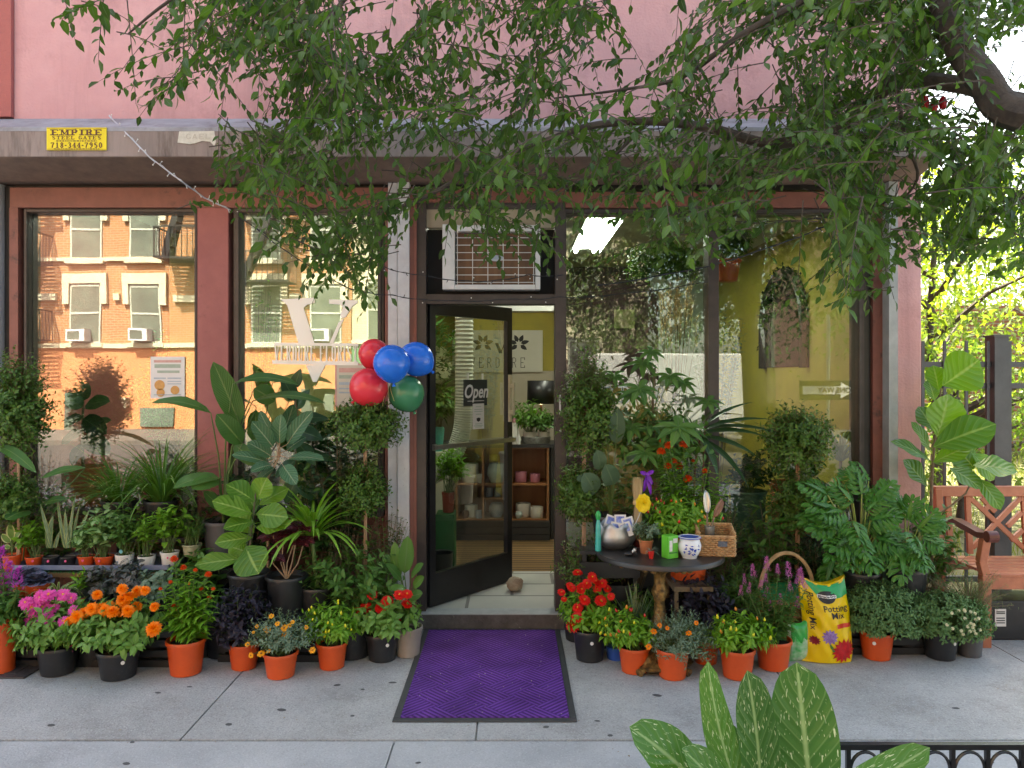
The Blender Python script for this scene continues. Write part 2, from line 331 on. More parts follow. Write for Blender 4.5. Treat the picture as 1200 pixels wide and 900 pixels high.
# ---- lettering
GL = {  # slab-serif capitals: strokes (thick flag, points), serifs (x centre, y) in a 0..1 box
 'V': ([(1,[(.16,1),(.52,0)]),(0,[(.86,1),(.52,0)])],[(.16,1),(.86,1)]),
 'E': ([(1,[(.25,0),(.25,1)]),(0,[(.25,.97),(.9,.97)]),(0,[(.25,.5),(.7,.5)]),(0,[(.25,.03),(.9,.03)]),(0,[(.88,1),(.88,.76)]),(0,[(.88,0),(.88,.24)])],[(.2,0),(.2,1)]),
 'F': ([(1,[(.25,0),(.25,1)]),(0,[(.25,.97),(.9,.97)]),(0,[(.25,.5),(.7,.5)]),(0,[(.88,1),(.88,.76)])],[(.25,0),(.2,1)]),
 'L': ([(1,[(.25,0),(.25,1)]),(0,[(.25,.03),(.9,.03)]),(0,[(.88,0),(.88,.3)])],[(.25,1),(.2,0)]),
 'R': ([(1,[(.25,0),(.25,1)]),(0,[(.25,.97),(.6,.97)]),(1,[(.6,.97),(.78,.88),(.78,.64),(.6,.53)]),(0,[(.25,.52),(.6,.52)]),(1,[(.55,.52),(.82,.02)])],[(.25,0),(.2,1),(.86,0)]),
 'P': ([(1,[(.25,0),(.25,1)]),(0,[(.25,.97),(.6,.97)]),(1,[(.6,.97),(.8,.88),(.8,.6),(.6,.48)]),(0,[(.25,.48),(.6,.48)])],[(.25,0),(.2,1)]),
 'D': ([(1,[(.25,0),(.25,1)]),(0,[(.25,.97),(.55,.97)]),(1,[(.55,.97),(.8,.8),(.8,.2),(.55,.03)]),(0,[(.25,.03),(.55,.03)])],[(.2,0),(.2,1)]),
 'U': ([(1,[(.22,1),(.22,.25),(.4,.04)]),(0,[(.4,.04),(.62,.04),(.8,.25)]),(0,[(.8,.25),(.8,1)])],[(.22,1),(.8,1)]),
 'O': ([(1,[(.5,.97),(.22,.8),(.22,.2),(.5,.03)]),(1,[(.5,.97),(.8,.8),(.8,.2),(.5,.03)])],[]),
 'I': ([(1,[(.5,0),(.5,1)])],[(.5,0),(.5,1)]),
 'S': ([(0,[(.82,.8),(.62,.97),(.35,.97)]),(1,[(.35,.97),(.2,.8),(.3,.58),(.7,.42),(.82,.22),(.65,.03)]),(0,[(.65,.03),(.35,.03),(.18,.22)])],[]),
 'T': ([(1,[(.5,0),(.5,1)]),(0,[(.1,.97),(.9,.97)]),(0,[(.12,1),(.12,.75)]),(0,[(.88,1),(.88,.75)])],[(.5,0)]),
 'M': ([(0,[(.14,0),(.14,1)]),(1,[(.16,1),(.5,.15)]),(0,[(.5,.15),(.84,1)]),(1,[(.86,1),(.86,0)])],[(.12,0),(.86,0),(.1,1),(.9,1)]),
 'G': ([(0,[(.82,.8),(.6,.97),(.45,.97)]),(1,[(.45,.97),(.2,.78),(.2,.22),(.45,.03)]),(0,[(.45,.03),(.8,.1)]),(1,[(.8,.08),(.8,.42)])],[(.78,.42)]),
 'A': ([(0,[(.12,0),(.5,1)]),(1,[(.5,1),(.86,0)]),(0,[(.26,.34),(.74,.34)])],[(.12,0),(.88,0)]),
 'N': ([(0,[(.16,0),(.16,1)]),(1,[(.16,1),(.84,0)]),(0,[(.84,0),(.84,1)])],[(.16,0),(.84,1)]),
 '0': ([(1,[(.5,.97),(.22,.8),(.22,.2),(.5,.03)]),(1,[(.5,.97),(.8,.8),(.8,.2),(.5,.03)])],[]),
 '1': ([(1,[(.5,0),(.5,1)]),(0,[(.5,1),(.28,.82)])],[(.5,0)]),
 '3': ([(0,[(.18,.85),(.4,.97)]),(1,[(.4,.97),(.78,.85),(.74,.6),(.45,.52),(.8,.4),(.78,.12),(.45,.03)]),(0,[(.45,.03),(.18,.15)])],[]),
 '4': ([(1,[(.66,0),(.66,1)]),(0,[(.66,1),(.12,.32),(.9,.32)])],[(.66,0)]),
 '5': ([(0,[(.82,.95),(.28,.95)]),(1,[(.28,.97),(.26,.56)]),(1,[(.26,.56),(.6,.6),(.8,.42),(.76,.12),(.45,.03)]),(0,[(.45,.03),(.18,.14)])],[]),
 '7': ([(0,[(.14,.95),(.86,.95)]),(0,[(.16,1),(.16,.78)]),(1,[(.84,.95),(.5,.4),(.42,0)])],[]),
 '8': ([(1,[(.5,.97),(.25,.85),(.28,.62),(.7,.42),(.78,.15),(.5,.03),(.22,.15),(.3,.42),(.72,.62),(.75,.85),(.5,.97)])],[]),
 '9': ([(1,[(.76,.7),(.5,.48),(.24,.6),(.26,.88),(.52,.97),(.76,.85),(.78,.4),(.6,.1),(.3,.03)])],[]),
 '-': ([(1,[(.15,.45),(.85,.45)])],[]),
}
def letters(mb, text, x0, x1, z0, z1, place, thick=.24, thin=.11, serif=True, depth=.002, gap=.06, space=.6):
    ws = [(space if ch == ' ' else 1.15 if ch == 'M' else .62 if ch in 'I-' else 1) for ch in text]
    u = (x1-x0)/sum(ws); x = x0; k = 0; hh = z1-z0
    for ch, wd in zip(text, ws):
        cw = u*wd
        if ch in GL:
            st, se = GL[ch]; sw = cw*(1-gap*2)
            for big, pts in st:
                th = (thick if big else thin)*u
                P = [(x+cw*gap+p[0]*sw, z0+p[1]*hh) for p in pts]
                for a, b in zip(P[:-1], P[1:]):
                    dx, dz = b[0]-a[0], b[1]-a[1]; L = math.hypot(dx, dz) or 1
                    if abs(dz) > abs(dx)*1.0: ox, oz, = th/2, 0
                    else: ox, oz = 0, th/2
                    k += 1
                    mb.poly([(a[0]-ox, a[1]-oz), (a[0]+ox, a[1]+oz), (b[0]+ox, b[1]+oz), (b[0]-ox, b[1]-oz)], -depth-.0001*(k % 9), 0, place)
            if serif:
                for sx_, sy in se:
                    cx = x+cw*gap+sx_*sw; k += 1; hw = (thick*.5+.16)*u; zz = z0+hh*(.04 if sy < .3 else (.96 if sy > .6 else sy)); q = thin*u*.5
                    mb.poly([(cx-hw, zz-q), (cx+hw, zz-q), (cx+hw, zz+q), (cx-hw, zz+q)], -depth-.0001*(k % 9), 0, place)
        x += cw
    return mb
def font_mb(text, size, place, depth=.002, bold=0., align='CENTER', shear=0., sx=1.):
    cu = bpy.data.curves.new('t', 'FONT'); cu.body = text; cu.size = size; cu.align_x = align; cu.align_y = 'CENTER'; cu.offset = bold; cu.shear = shear; cu.resolution_u = 3; cu.extrude = depth/2
    o = bpy.data.objects.new('t', cu); COL.objects.link(o); dg = bpy.context.evaluated_depsgraph_get()
    me = bpy.data.meshes.new_from_object(o.evaluated_get(dg)); bpy.data.objects.remove(o); bpy.data.curves.remove(cu)
    mb = MB(); mb.add([place(v.co.x*sx, -v.co.z-depth/2, v.co.y) for v in me.vertices], [tuple(p.vertices) for p in me.polygons]); bpy.data.meshes.remove(me)
    return mb
# ------------------------------------------------------------------ materials of the setting
concrete = nmat('concrete', (.44,.435,.425), (.35,.345,.335), .85, 2.2, 10, .5, 90, dirt=((.22,.20,.18), 1.4, .52, .78), speck=((150,.32,.80,.86,(.16,.16,.16)),(170,.4,.88,.92,(.60,.59,.56)),(60,.14,.80,.9,(.2,.19,.18))))
concrete2 = nmat('concrete_pale', (.46,.465,.47), (.37,.375,.38), .8, 3, 10, .4, 90, dirt=((.25,.25,.25), 1.3, .55, .8), speck=((150,.2,.84,.88,(.2,.2,.2)),(170,.25,.88,.92,(.66,.66,.66))))
asphalt = nmat('asphalt', (.06,.06,.062), (.045,.045,.046), .9, 6, 8, .6, 120)
pink = nmat('pink_stucco', (.70,.40,.41), (.62,.33,.34), .85, 1.6, 10, .45, 60, dirt=((.34,.17,.17), .9, .50, .78), rain=((.36,.19,.19), 3.2, .50, .72, .55))
pinkdark = nmat('rose_stucco', (.45,.14,.125), (.38,.12,.11), .85, 2, 8, .4, 60)
pier_m = nmat('red_pier_paint', (.37,.13,.12), (.31,.105,.10), .7, 5, 8, .2, 50, dirt=((.16,.07,.065), 4, .58, .74))
redwood = nmat('red_brown_paint', (.25,.09,.07), (.19,.07,.055), .55, 7, 8, .1, dirt=((.07,.04,.035), 6, .58, .7))
darkframe = nmat('dark_brown_metal', (.055,.042,.040), (.035,.028,.027), .45, 9, 6, .05)
blackmetal = nmat('black_metal', (.018,.018,.02), (.012,.012,.013), .35, 9, 5)
grayhood = nmat('weathered_grey_metal', (.31,.25,.23), (.21,.17,.155), .7, 9, 9, .15, 40, dirt=((.085,.06,.05), 7, .50, .68), streak=True)
hoodtop = nmat('hood_lip_blue_grey', (.34,.35,.39), (.24,.24,.26), .6, 7, 8, .1, dirt=((.13,.11,.11), 5, .52, .72))
soffit = nmat('brown_soffit', (.20,.135,.105), (.13,.09,.075), .7, 10, 8, .1, streak=True)
whitetrack = nmat('whitish_track_paint', (.62,.63,.66), (.50,.51,.55), .5, 9, 8, .1, dirt=((.15,.10,.09), 12, .66, .72))
stone = nmat('step_stone', (.10,.095,.09), (.06,.055,.052), .8, 14, 8, .5, 60, dirt=((.30,.28,.26), 20, .62, .7))
sillm = nmat('sill_stone', (.40,.42,.44), (.30,.32,.34), .5, 9, 8, .1)
yellow = nmat('yellow_wall_paint', (.45,.37,.055), (.36,.31,.06), .7, 2, 4)
creamwall = nmat('cream_wall', (.55,.50,.40), (.5,.45,.36), .8, 2, 4)
purplewall = nmat('purple_wall_paint', (.10,.045,.065), (.08,.036,.05), .7, 2, 4)
tealwall = nmat('pale_teal_wall_paint', (.38,.44,.40), (.32,.38,.35), .7, 2, 4)
ceilm = nmat('ceiling_white', (.55,.56,.52), (.5,.5,.47), .8, 3, 4)
tile = brickmat('floor_tile', (.55,.54,.50), (.47,.47,.44), (.22,.21,.2), 1.0, 'XY', .62, .31)
woodfloor = brickmat('wood_floor', (.30,.17,.06), (.20,.105,.035), (.05,.03,.015), 1.0, 'YX', .9, .075)
glassL = glassmat('shop_glass_left', .20); glassR = glassmat('shop_glass', .085); glassD = glassmat('door_glass', .0, k=.4)

# ------------------------------------------------------------------ ground
g = MB(); g.box(-80, 80, -70, 90, -.5, -.16); struct('street_ground', g, nmat('earth', (.10,.085,.06), (.07,.06,.045), .95, 1, 8))
g = MB(); g.box(-80, 80, -14.6, -6.6, -.159, -.12); struct('road', g, asphalt)
def slab_rows(xs, ys, z0, z1, gap=.009):
    m = MB()
    for i in range(len(xs)-1):
        for j in range(len(ys)-1):
            m.box(xs[i]+gap/2, xs[i+1]-gap/2, ys[j]+gap/2, ys[j+1]-gap/2, z0, z1)
    return m
pit = (1.25, 3.4, -4.3, -2.68)     # tree pit x0 x1 y0 y1
m = slab_rows([-14,-12,-9.5,-7.2,-5,-3.25,-1.53,-.167,1.5,3.0,4.6,6.4,9,14], [-1.66,.12], -.2, 0)
m.box(-14, 14, -1.665, .1, -.21, -.012)
struct('sidewalk', m, concrete)
m = slab_rows([-14,-11.5,-9.2,-6.6,-4.4,-2.35,-.54,1.245], [-3.35,-1.67], -.2, .0)
for bx in ((1.255,3.4,-2.67,-1.67),(3.41,5.2,-3.35,-1.67),(5.21,8,-3.35,-1.67),(8.01,14,-3.35,-1.67),(-14,1.245,-5.0,-3.36),(-14,-3,-6.4,-5.01),(-2.99,1.245,-6.4,-5.01),(3.41,14,-6.4,-3.36),(1.255,3.4,-6.4,-4.31)):
    m.box(bx[0], bx[1], bx[2], bx[3], -.2, 0)
m.box(-14, 1.24, -6.39, -1.68, -.21, -.012); m.box(3.42, 14, -6.39, -1.68, -.21, -.012)
struct('sidewalk_outer_band', m, concrete2)
m = MB(); m.box(-80, -14.01, -6.4, .1, -.2, 0); m.box(14.01, 80, -6.4, .1, -.2, 0); struct('sidewalk_beyond', m, concrete2)
m = MB(); m.box(-80, 80, -6.6, -6.41, -.2, .01); struct('kerb', m, sillm)
m = MB(); m.box(-80, 80, -18.7, -14.6, -.2, 0); struct('far_sidewalk', m, nmat('darkened_far_paving', (.13,.12,.11), (.09,.085,.08), .9, 3, 8))  # base colour darkened to tone down its pale band mirrored in the windows
m = MB(); m.box(pit[0], pit[1], pit[2], pit[3], -.2, -.02); struct('tree_pit_soil', m, nmat('soil_dark', (.05,.035,.025), (.03,.022,.016), .95, 30, 8, .8, 80))
# iron cellar hatch at far left
m = MB(); m.box(-4.6, -2.70, -.95, -.1, .0, .010)
for i in range(9): m.box(-4.55+i*.2, -4.38+i*.2, -.9, -.15, .010, .013)
struct('cellar_hatch', m, nmat('hatch_metal', (.07,.06,.06), (.04,.035,.035), .6, 12, 8, .3))
# gum spots
m = MB()
for px, py in ((185,812),(222,805),(395,803),(413,839),(515,826),(640,852),(155,870),(268,849),(910,879),(148,895),(425,808),(540,842),(1160,893),(880,800),(700,845),(715,862),(60,850),(330,832),(460,800),(1120,830),(770,815),(490,894)):
    d = 1512/(py-440); q = Wp(px, py, d); r0 = .008+.009*random.random()
    m.lathe([(r0, .0008), (r0*.8, .0022)], (q.x, q.y, 0), 10, Matrix.Diagonal((1.5, 1, 1, 1)), jit=lambda a, z: 1+.18*math.sin(2*a+px))
o = struct('gum_spots', m, nmat('gum_grey', (.10,.10,.10), (.07,.07,.07), .8)); o['kind'] = 'stuff'
# fallen leaves and grit
lv = LV(); n_ = 240
B = np.column_stack([rng.uniform(-3.5,4.2,n_), rng.uniform(-3.2,-.4,n_), np.full(n_, .004)])
a_ = rng.uniform(0, 6.28, n_)
lv.add(B, np.column_stack([np.cos(a_), np.sin(a_), .02*np.ones(n_)]), L=rng.uniform(.005,.016,n_), W=rng.uniform(.003,.008,n_), bend=.3)
o = lv.build('sidewalk_litter', leafmat('dry_leaf', (.34,.26,.12), (.22,.13,.06), trans=0), None, None); o['kind'] = 'stuff'

# ------------------------------------------------------------------ the flower shop building
shop = thing('shop_building', 'pink stucco flower shop building with large display windows and open glass door', 'building', (0, 0, 0))
XL, XR = -3.36, 2.72
D = 5.2
m = MB(); m.box(fx(28), XR, -.1, .3, 3.38, 12.5); part('upper_wall', m, pink, shop)
m = MB(); m.box(XL, XR, .3, 12, 3.30, 12.2); part('upper_storeys', m, pinkdark, shop)
# hood
m = MB()
for (x0, x1) in ((-4.6, -.735), (-.73, fx(1062))):
    m.poly([(-.10, 3.385), (-.45, 3.215), (-.452, 3.19), (-.10, 3.36)], x0, x1, lambda x, y, z: Vector((y, x, z)))
part('gate_hood_lip', m, hoodtop, shop)
m = MB(); m.box(-4.6, fx(1060), -.45, -.14, fz(182)*0+3.035, 3.19); part('gate_hood_face', m, grayhood, shop)
m = MB(); m.poly([(-.449, 3.033), (-.449, 3.03), (-.12, 2.965), (-.0, 2.965), (-.0, 3.0)], -4.6, fx(1060), lambda x, y, z: Vector((y, x, z))); part('gate_hood_soffit', m, soffit, shop)
m = MB(); m.box(-4.6, fx(1040), -.02, .25, 2.93, 3.37); part('header_beam', m, blackmetal, shop)
# header band, piers and frames
m = MB(); m.box(fx(20), fx(486), -.075, .1, fz(246), fz(223)); m.box(fx(486.3), fx(661.8), -.06, .1, fz(240)+.002, fz(223)); m.box(fx(662), fx(1030), -.075, .1, fz(246), fz(228)); part('header_band', m, redwood, shop)
m = MB(); m.box(fx(236), fx(272), -.07, .12, .0, fz(246)); o = part('pier', m, pier_m, shop, bevel=.004)
m = MB(); m.box(fx(1041), XR, -.10, .3, 0, 3.37); o = part('pier', m, pink, shop, label='pink stucco corner pier beside the iron fence', bevel=.008)
for bb in ((20,30,-.08,246.3),(482,486,-.085,246.3),(486.2,490,-.085,241),(1019,1030,-.05,246.3),(453,457.3,-.07,246.3)): part('red_post', MB().box(fx(bb[0]), fx(bb[1]), bb[2], .1, 0, fz(bb[3])), redwood, shop)
def track(a, b):
    m = MB(); x0, x1 = fx(a), fx(b); w_ = x1-x0
    m.box(x0, x0+w_*.42, -.10, .02, .0, 2.96); m.box(x0+w_*.46, x1, -.115, .02, .0, 2.96)
    for z in (.95, 1.13, 1.9, 2.4): m.lathe([(.006,-.006),(.006,.0)], (x0+w_*.7, -.12, z), 8, Matrix.Rotation(R(90),4,'X'))
    return m
part('gate_track', track(457.5, 482), whitetrack, shop, label='whitish roll gate track left of the door')
m = MB(); m.box(fx(1030), fx(1041), -.13, .02, 0, 2.96); m.box(fx(1030), fx(1033), -.14, -.13, 0, 2.96)
part('gate_track', m, nmat('grey_track', (.40,.43,.44), (.30,.33,.34), .45, 9, 8, .1, dirt=((.15,.13,.12), 14, .66, .72)), shop, label='grey roll gate track at the right corner')
m = MB(); m.box(fx(10), fx(19.5), -.04, .1, 0, 2.95); part('gate_track', m, blackmetal, shop, label='black roll gate slot at the left end')
# windows
def window(x0, x1, z0, z1, fw, glass, mull=None, label=None):
    m = MB(); a, b = fx(x0), fx(x1); f = fw
    m.box(a-f, a, -.045, .09, z0-f, z1+f); m.box(b, b+f, -.045, .09, z0-f, z1+f)
    m.box(a, b, -.045, .09, z1, z1+f); m.box(a, b, -.045, .09, z0-f, z0)
    m.box(a-f*.55, a-.002, -.062, -.046, z0-f, z1+f*.6); m.box(b+.002, b+f*.55, -.062, -.046, z0-f, z1+f*.6); m.box(a-f*.5, b+f*.5, -.060, -.0462, z1+.004, z1+f*.6)
    if mull: m.box(fx(mull[0]), fx(mull[1]), -.055, .09, z0, z1)
    fr = part('window', m, darkframe, shop, label=label)
    spans = [(a, b)] if not mull else [(a, fx(mull[0])), (fx(mull[1]), b)]
    for p, q in spans:
        g_ = MB(); g_.box(p, q, 0.0, .006, z0, z1); part('pane', g_, glass, fr)
    return fr
window(38, 232, fz(597), fz(251), .030, glassL)
window(283.5, 444, fz(597), fz(251), .040, glassL)
wr = window(663, 1002, fz(640), fz(252), .042, glassR, (828, 840))
m = MB(); m.box(fx(1008), fx(1018.5), -.02, .1, fz(650), fz(246)); part('dark_post', m, blackmetal, shop)
# bulkheads under the windows
m = MB(); m.box(fx(20), fx(456), .02, .12, 0, fz(603)); part('bulkhead', m, redwood, shop, label='red brown wall under the left display windows')
m = MB(); m.box(fx(662), fx(1030), .02, .12, 0, fz(648)); part('bulkhead', m, nmat('grey_bulkhead', (.10,.10,.10), (.07,.07,.07), .6, 5), shop, label='dark grey wall under the right display window')
# door surround
m = MB(); m.box(fx(490), fx(500.5), -.07, .1, .0, fz(240)); m.box(fx(650), fx(661.5), -.07, .1, .0, fz(240)); m.box(fx(500.5), fx(650), -.065, .08, fz(357), fz(346)); m.box(fx(500.5), fx(650), -.05, .08, fz(247), fz(240))
df = part('door_frame', m, darkframe, shop)
m = MB(); m.lathe([(.001,-.01),(.008,-.008),(.008,0)], (fx(656), -.072, 1.31), 10, Matrix.Rotation(R(90),4,'X')); m.box(fx(654.5), fx(656.5), -.076, -.07, 1.42, 1.55); part('bolt', m, whitetrack, df)
m = MB(); m.box(fx(500.5), fx(650), -.04, .0, fz(268), fz(247)); part('transom_panel', m, nmat('beige_panel', (.42,.36,.26), (.36,.30,.22), .7, 8, 8), shop)
m = MB(); m.box(fx(500.5), fx(650), .04, .06, fz(346), fz(268)); part('transom_back', m, nmat('very_dark', (.012,.011,.011), (.01,.01,.01), .8), shop)
# step
m = MB(); m.box(fx(483)+.0, fx(664), -.13, -.07, 0, .098); m.box(fx(483), fx(664), -.0699, .0, 0, .09); st = part('step', m, stone, shop)
m = MB(); m.box(fx(494), fx(660), -.125, .0, .0985, .104); part('threshold', m, sillm, st)
# open door leaf
hx, ux = Vector((fx(501), .02, .106)), Vector((.60, .74, 0)).normalized()
DW, DHt = .885, 2.09
nx_ = Vector((ux.y, -ux.x, 0))
def dl(u, t, z): return hx + ux*u + nx_*t + Vector((0, 0, z))
def dbox(mb, u0, u1, t0, t1, z0, z1):
    v = [dl(u, t, z) for z in (z0, z1) for (u, t) in ((u0,t0),(u1,t0),(u1,t1),(u0,t1))]
    mb.add(v, [(0,3,2,1),(4,5,6,7),(0,1,5,4),(1,2,6,5),(2,3,7,6),(3,0,4,7)])
m = MB(); dbox(m, 0, .055, -.02, .02, 0, DHt); dbox(m, DW-.055, DW, -.02, .02, 0, DHt); dbox(m, .055, DW-.055, -.02, .02, DHt-.1, DHt); dbox(m, .055, DW-.055, -.02, .02, 0, .22)
door = part('door', m, blackmetal, shop, label='open black framed glass door swung inwards')
m = MB(); dbox(m, .055, DW-.055, -.003, .003, .22, DHt-.1); part('pane', m, glassD, door)
m = MB(); dbox(m, .01, DW-.0, .035, .06, 1.07, 1.10); dbox(m, .02, .05, .02, .035, 1.065, 1.105); dbox(m, DW-.04, DW-.01, .02, .035, 1.065, 1.105); part('push_bar', m, nmat('brushed_metal', (.45,.45,.46), (.4,.4,.4), .3, metal=.9), door)
m = MB(); dbox(m, DW-.05, DW-.02, .021, .035, 1.22, 1.58); dbox(m, DW-.045, DW-.025, .035, .06, 1.28, 1.31); dbox(m, DW-.045, DW-.025, .035, .06, 1.48, 1.51); dbox(m, DW-.045, DW-.025, .06, .07, 1.27, 1.52); part('handle', m, nmat('cream_handle', (.65,.60,.45), (.6,.55,.4), .35), door)
# interior shell
def ipart(name, mat, *boxes):
    m = MB()
    for b in boxes: m.box(*b)
    return part(name, m, mat, shop)
ipart('tile_floor', tile, (-3.3, 2.65, 0.005, 1.0, -.05, .100))
ipart('wood_floor', woodfloor, (-3.3, 2.65, 1.0, 4.9, -.05, .101))
ipart('ceiling', ceilm, (-3.3, 2.65, .251, 4.9, 3.05, 3.25))
ipart('back_wall', yellow, (-1.2, .62, 4.52, 4.7, 1.74, 3.05))
ipart('back_wall_lower', creamwall, (-1.2, .62, 4.52, 4.7, .1, 1.738))
ipart('purple_wall', purplewall, (.622, 1.85, 4.50, 4.7, .1, 3.05))
ipart('teal_wall', tealwall, (1.852, 2.62, 4.50, 4.7, .1, 3.05))
ipart('side_wall', yellow, (2.60, 2.71, .13, 4.7, .0, 3.05))
ipart('outer_shell', pinkdark, (2.712, 2.719, .31, 12, .0, 3.3), (XL, 2.7, 11.8, 12, 0, 3.3), (XL, XL+.03, .13, 11.7, 0, 3.3))
ipart('left_room_wall', nmat('dim_green_wall', (.46,.46,.20), (.38,.40,.16), .8, 3), (-3.3, -1.21, 2.2, 2.3, .1, 3.05))
ipart('door_side_partition', nmat('olive_wall', (.30,.28,.06), (.26,.24,.05), .8, 3), (-.60, -.57, 3.2, 4.5, .1, 3.05))
ipart('display_shelf', nmat('display_board', (.10,.085,.07), (.07,.06,.05), .7, 4), (-3.3, -.75, .13, .62, .10, .745), (.40, 2.59, .13, .95, .10, .505))
ipart('ceiling_beam', nmat('white_beam', (.62,.62,.58), (.55,.55,.52), .7), (-1.2, .50, 2.3, 2.5, 2.31, 2.37), (.55,.62,.3,4.4,2.98,3.04))
# roof parapet and upper windows, out of frame but part of the front
m = MB(); m.box(XL-.05, XR+.02, -.2, .28, 12.51, 12.8); part('cornice', m, redwood, shop)
for x in (-2.6, -1.0, .6, 2.0):
    for z in (5.0, 8.4):
        m = MB(); m.box(x-.5, x+.5, -.12, -.101, z, z+1.7); fr = part('window', m, darkframe, shop); g_ = MB(); g_.box(x-.44, x+.44, -.126, -.1205, z+.06, z+1.64); part('pane', g_, glassR, fr)

# neighbour on the left
nb = thing('neighbour_building', 'rose coloured neighbouring building with a whitish pier, cut off at the left edge', 'building', (-4.5, 0, 0))
m = MB(); m.box(-9, fx(27.5), -.13, .3, 3.39, 12.2); m.box(-9, XL-.05, .3, 12, 3.39, 12.2); part('upper_wall', m, pinkdark, nb)
m = MB(); m.box(-9, fx(8.5), -.11, 1, 0, 2.96); part('pier', m, whitetrack, nb)
m = MB(); m.box(-9, -4.61, -.05, .9, 2.97, 3.38); m.box(-9, XL-.04, 1.0, 12, 0, 3.38); part('ground_floor', m, pinkdark, nb)

# ------------------------------------------------------------------ buildings across the street (seen mirrored in the glass)
def RX(px): return (px-600)*24/900.
def RZ(py): return H-(py-440)*24/900.
YO = -18.8
obr = brickmat('orange_brick', (.50,.20,.07), (.42,.15,.05), (.42,.32,.22), 1.0, 'XZ', .22, .075)
opaint = nmat('orange_painted_wall', (.60,.24,.11), (.52,.20,.09), .8, 2, 6)
cream = nmat('cream_stone', (.62,.56,.42), (.52,.47,.36), .8, 4, 6, .3)
wglass = glassmat('far_window_glass', .3); wdark = nmat('dim_room', (.13,.16,.13), (.07,.09,.075), .5, 1.2); wframe = nmat('pale_sash', (.45,.48,.42), (.4,.42,.38), .5)
def box_building(name, label, x0, x1, ztop, wallm, y=YO, depth=9, wins=(), base=None, zb=RZ(405), kind='building'):
    t = thing(name, label, kind, ((x0+x1)/2, y, 0))
    if base is not None:
        m = MB(); m.box(x0, x1, y-depth, y, zb, ztop); part('wall', m, wallm, t)
        m = MB(); m.box(x0-.02, x1+.02, y-depth, y+.03, -.16, zb-.002); part('ground_floor', m, base, t)
        m = MB(); m.box(x0, x1, y+.031, y+.12, zb-.08, zb+.06); part('belt_course', m, cream, t)
    else:
        m = MB(); m.box(x0, x1, y-depth, y, -.16, ztop); part('wall', m, wallm, t)
    m = MB(); m.box(x0-.1, x1+.1, y-.2, y+.35, ztop+.002, ztop+.5); part('cornice', m, redwood, t)
    for (a, b, c, d_, ac) in wins:
        m = MB(); m.box(a-.05, b+.05, y+.002, y+.05, c-.05, d_+.05); fr = part('window', m, wframe, t)
        m = MB(); m.box(a, b, y+.051, y+.054, c, d_); part('pane', m, wdark, fr)
        m = MB(); m.box(a, b, y+.056, y+.075, (c+d_)/2-.03, (c+d_)/2+.03); m.box(a, b, y+.056, y+.07, d_-.05, d_); part('sash', m, wframe, fr)
        m = MB(); m.box(a-.25, b+.25, y+.002, y+.12, d_+.06, d_+.38); m.box(a-.25, a-.06, y+.002, y+.12, d_-.6, d_+.058); m.box(b+.06, b+.25, y+.002, y+.12, d_-.6, d_+.058); m.box(a-.15, b+.15, y+.002, y+.16, c-.18, c-.06); part('surround', m, cream, t)
        if ac:
            m = MB(); m.box(a+.03, a+.62, y+.056, y+.42, c+.0, c+.38); acp = part('air_conditioner', m, whitetrack, t)
            m = MB(); m.box(a+.08, a+.48, y+.421, y+.426, c+.05, c+.32); part('grille', m, wdark, acp)
    return t
wins = []
for (a, b) in ((85,117),(155,187),(297,328),(365,398),(-60,-28),(20,34)):
    for (c, d_, ac) in ((400,335,True),(302,237,False),(205,140,False),(110,50,True)):
        wins.append((RX(a), RX(b), RZ(c), RZ(d_), ac and a not in (297,20)))
ob = box_building('brick_tenement', 'orange brick tenement with cream lintels reflected in the left windows', RX(-180), RX(412), 13.5, obr, wins=wins, base=opaint)
m = MB()
for a, b in ((-100,68),(134,141),(204,285),(340,352)): m.box(RX(a), RX(b), YO+.002, YO+.11, RZ(353), RZ(345))
m.box(RX(-100), RX(285), YO+.002, YO+.11, RZ(306), RZ(302)); part('stone_band', m, cream, ob)
m = MB(); m.box(RX(78), RX(127), YO+.035, YO+.10, -.1, RZ(460)); m.box(RX(165), RX(205), YO+.035, YO+.10, RZ(500), RZ(478)); m.box(RX(353), RX(392), YO+.035, YO+.1, .1, RZ(455)); part('shop_opening', m, wdark, ob)
m = MB(); m.box(RX(135), RX(152), YO+.03, YO+.3, RZ(478), RZ(466)); part('awning', m, cream, ob)
def fire_escape(x0, x1, levels, label):
    m = MB(); y0, y1 = YO+.05, YO+1.1
    for z in levels:
        for k in range(12): m.box(x0, x1, y0+k*.09, y0+k*.09+.035, z, z+.03)
        for yy in (y1,):
            m.box(x0, x1, yy, yy+.04, z+.9, z+.94); m.box(x0, x1, yy, yy+.04, z-.02, z+.05)
            for k in range(int((x1-x0)/.16)+1): m.box(x0+k*.16, x0+k*.16+.02, yy, yy+.02, z, z+.9)
        for xx in (x0, x1-.04):
            m.box(xx, xx+.04, y0, y1, z+.9, z+.94)
            for k in range(7): m.box(xx, xx+.02, y0+k*.16, y0+k*.16+.02, z, z+.9)
    for a, b in zip(levels[:-1], levels[1:]):
        m.bar((x0+.3, y1-.4, a), (x1-.3, y1-.4, b), .04, .18); m.bar((x0+.3, y1-.05, a), (x1-.3, y1-.05, b), .04, .18)
        for k in range(11):
            q = (k+.5)/11; m.box(x0+.3+(x1-x0-.6)*q-.1, x0+.3+(x1-x0-.6)*q+.1, y1-.4, y1-.05, a+(b-a)*q, a+(b-a)*q+.025)
    solo('fire_escape', m, blackmetal, label, 'fire escape', 'fire escapes across the street')
fire_escape(RX(18), RX(64), (RZ(400), RZ(312), RZ(215)), 'black iron fire escape mirrored at the left edge of the leftmost window')
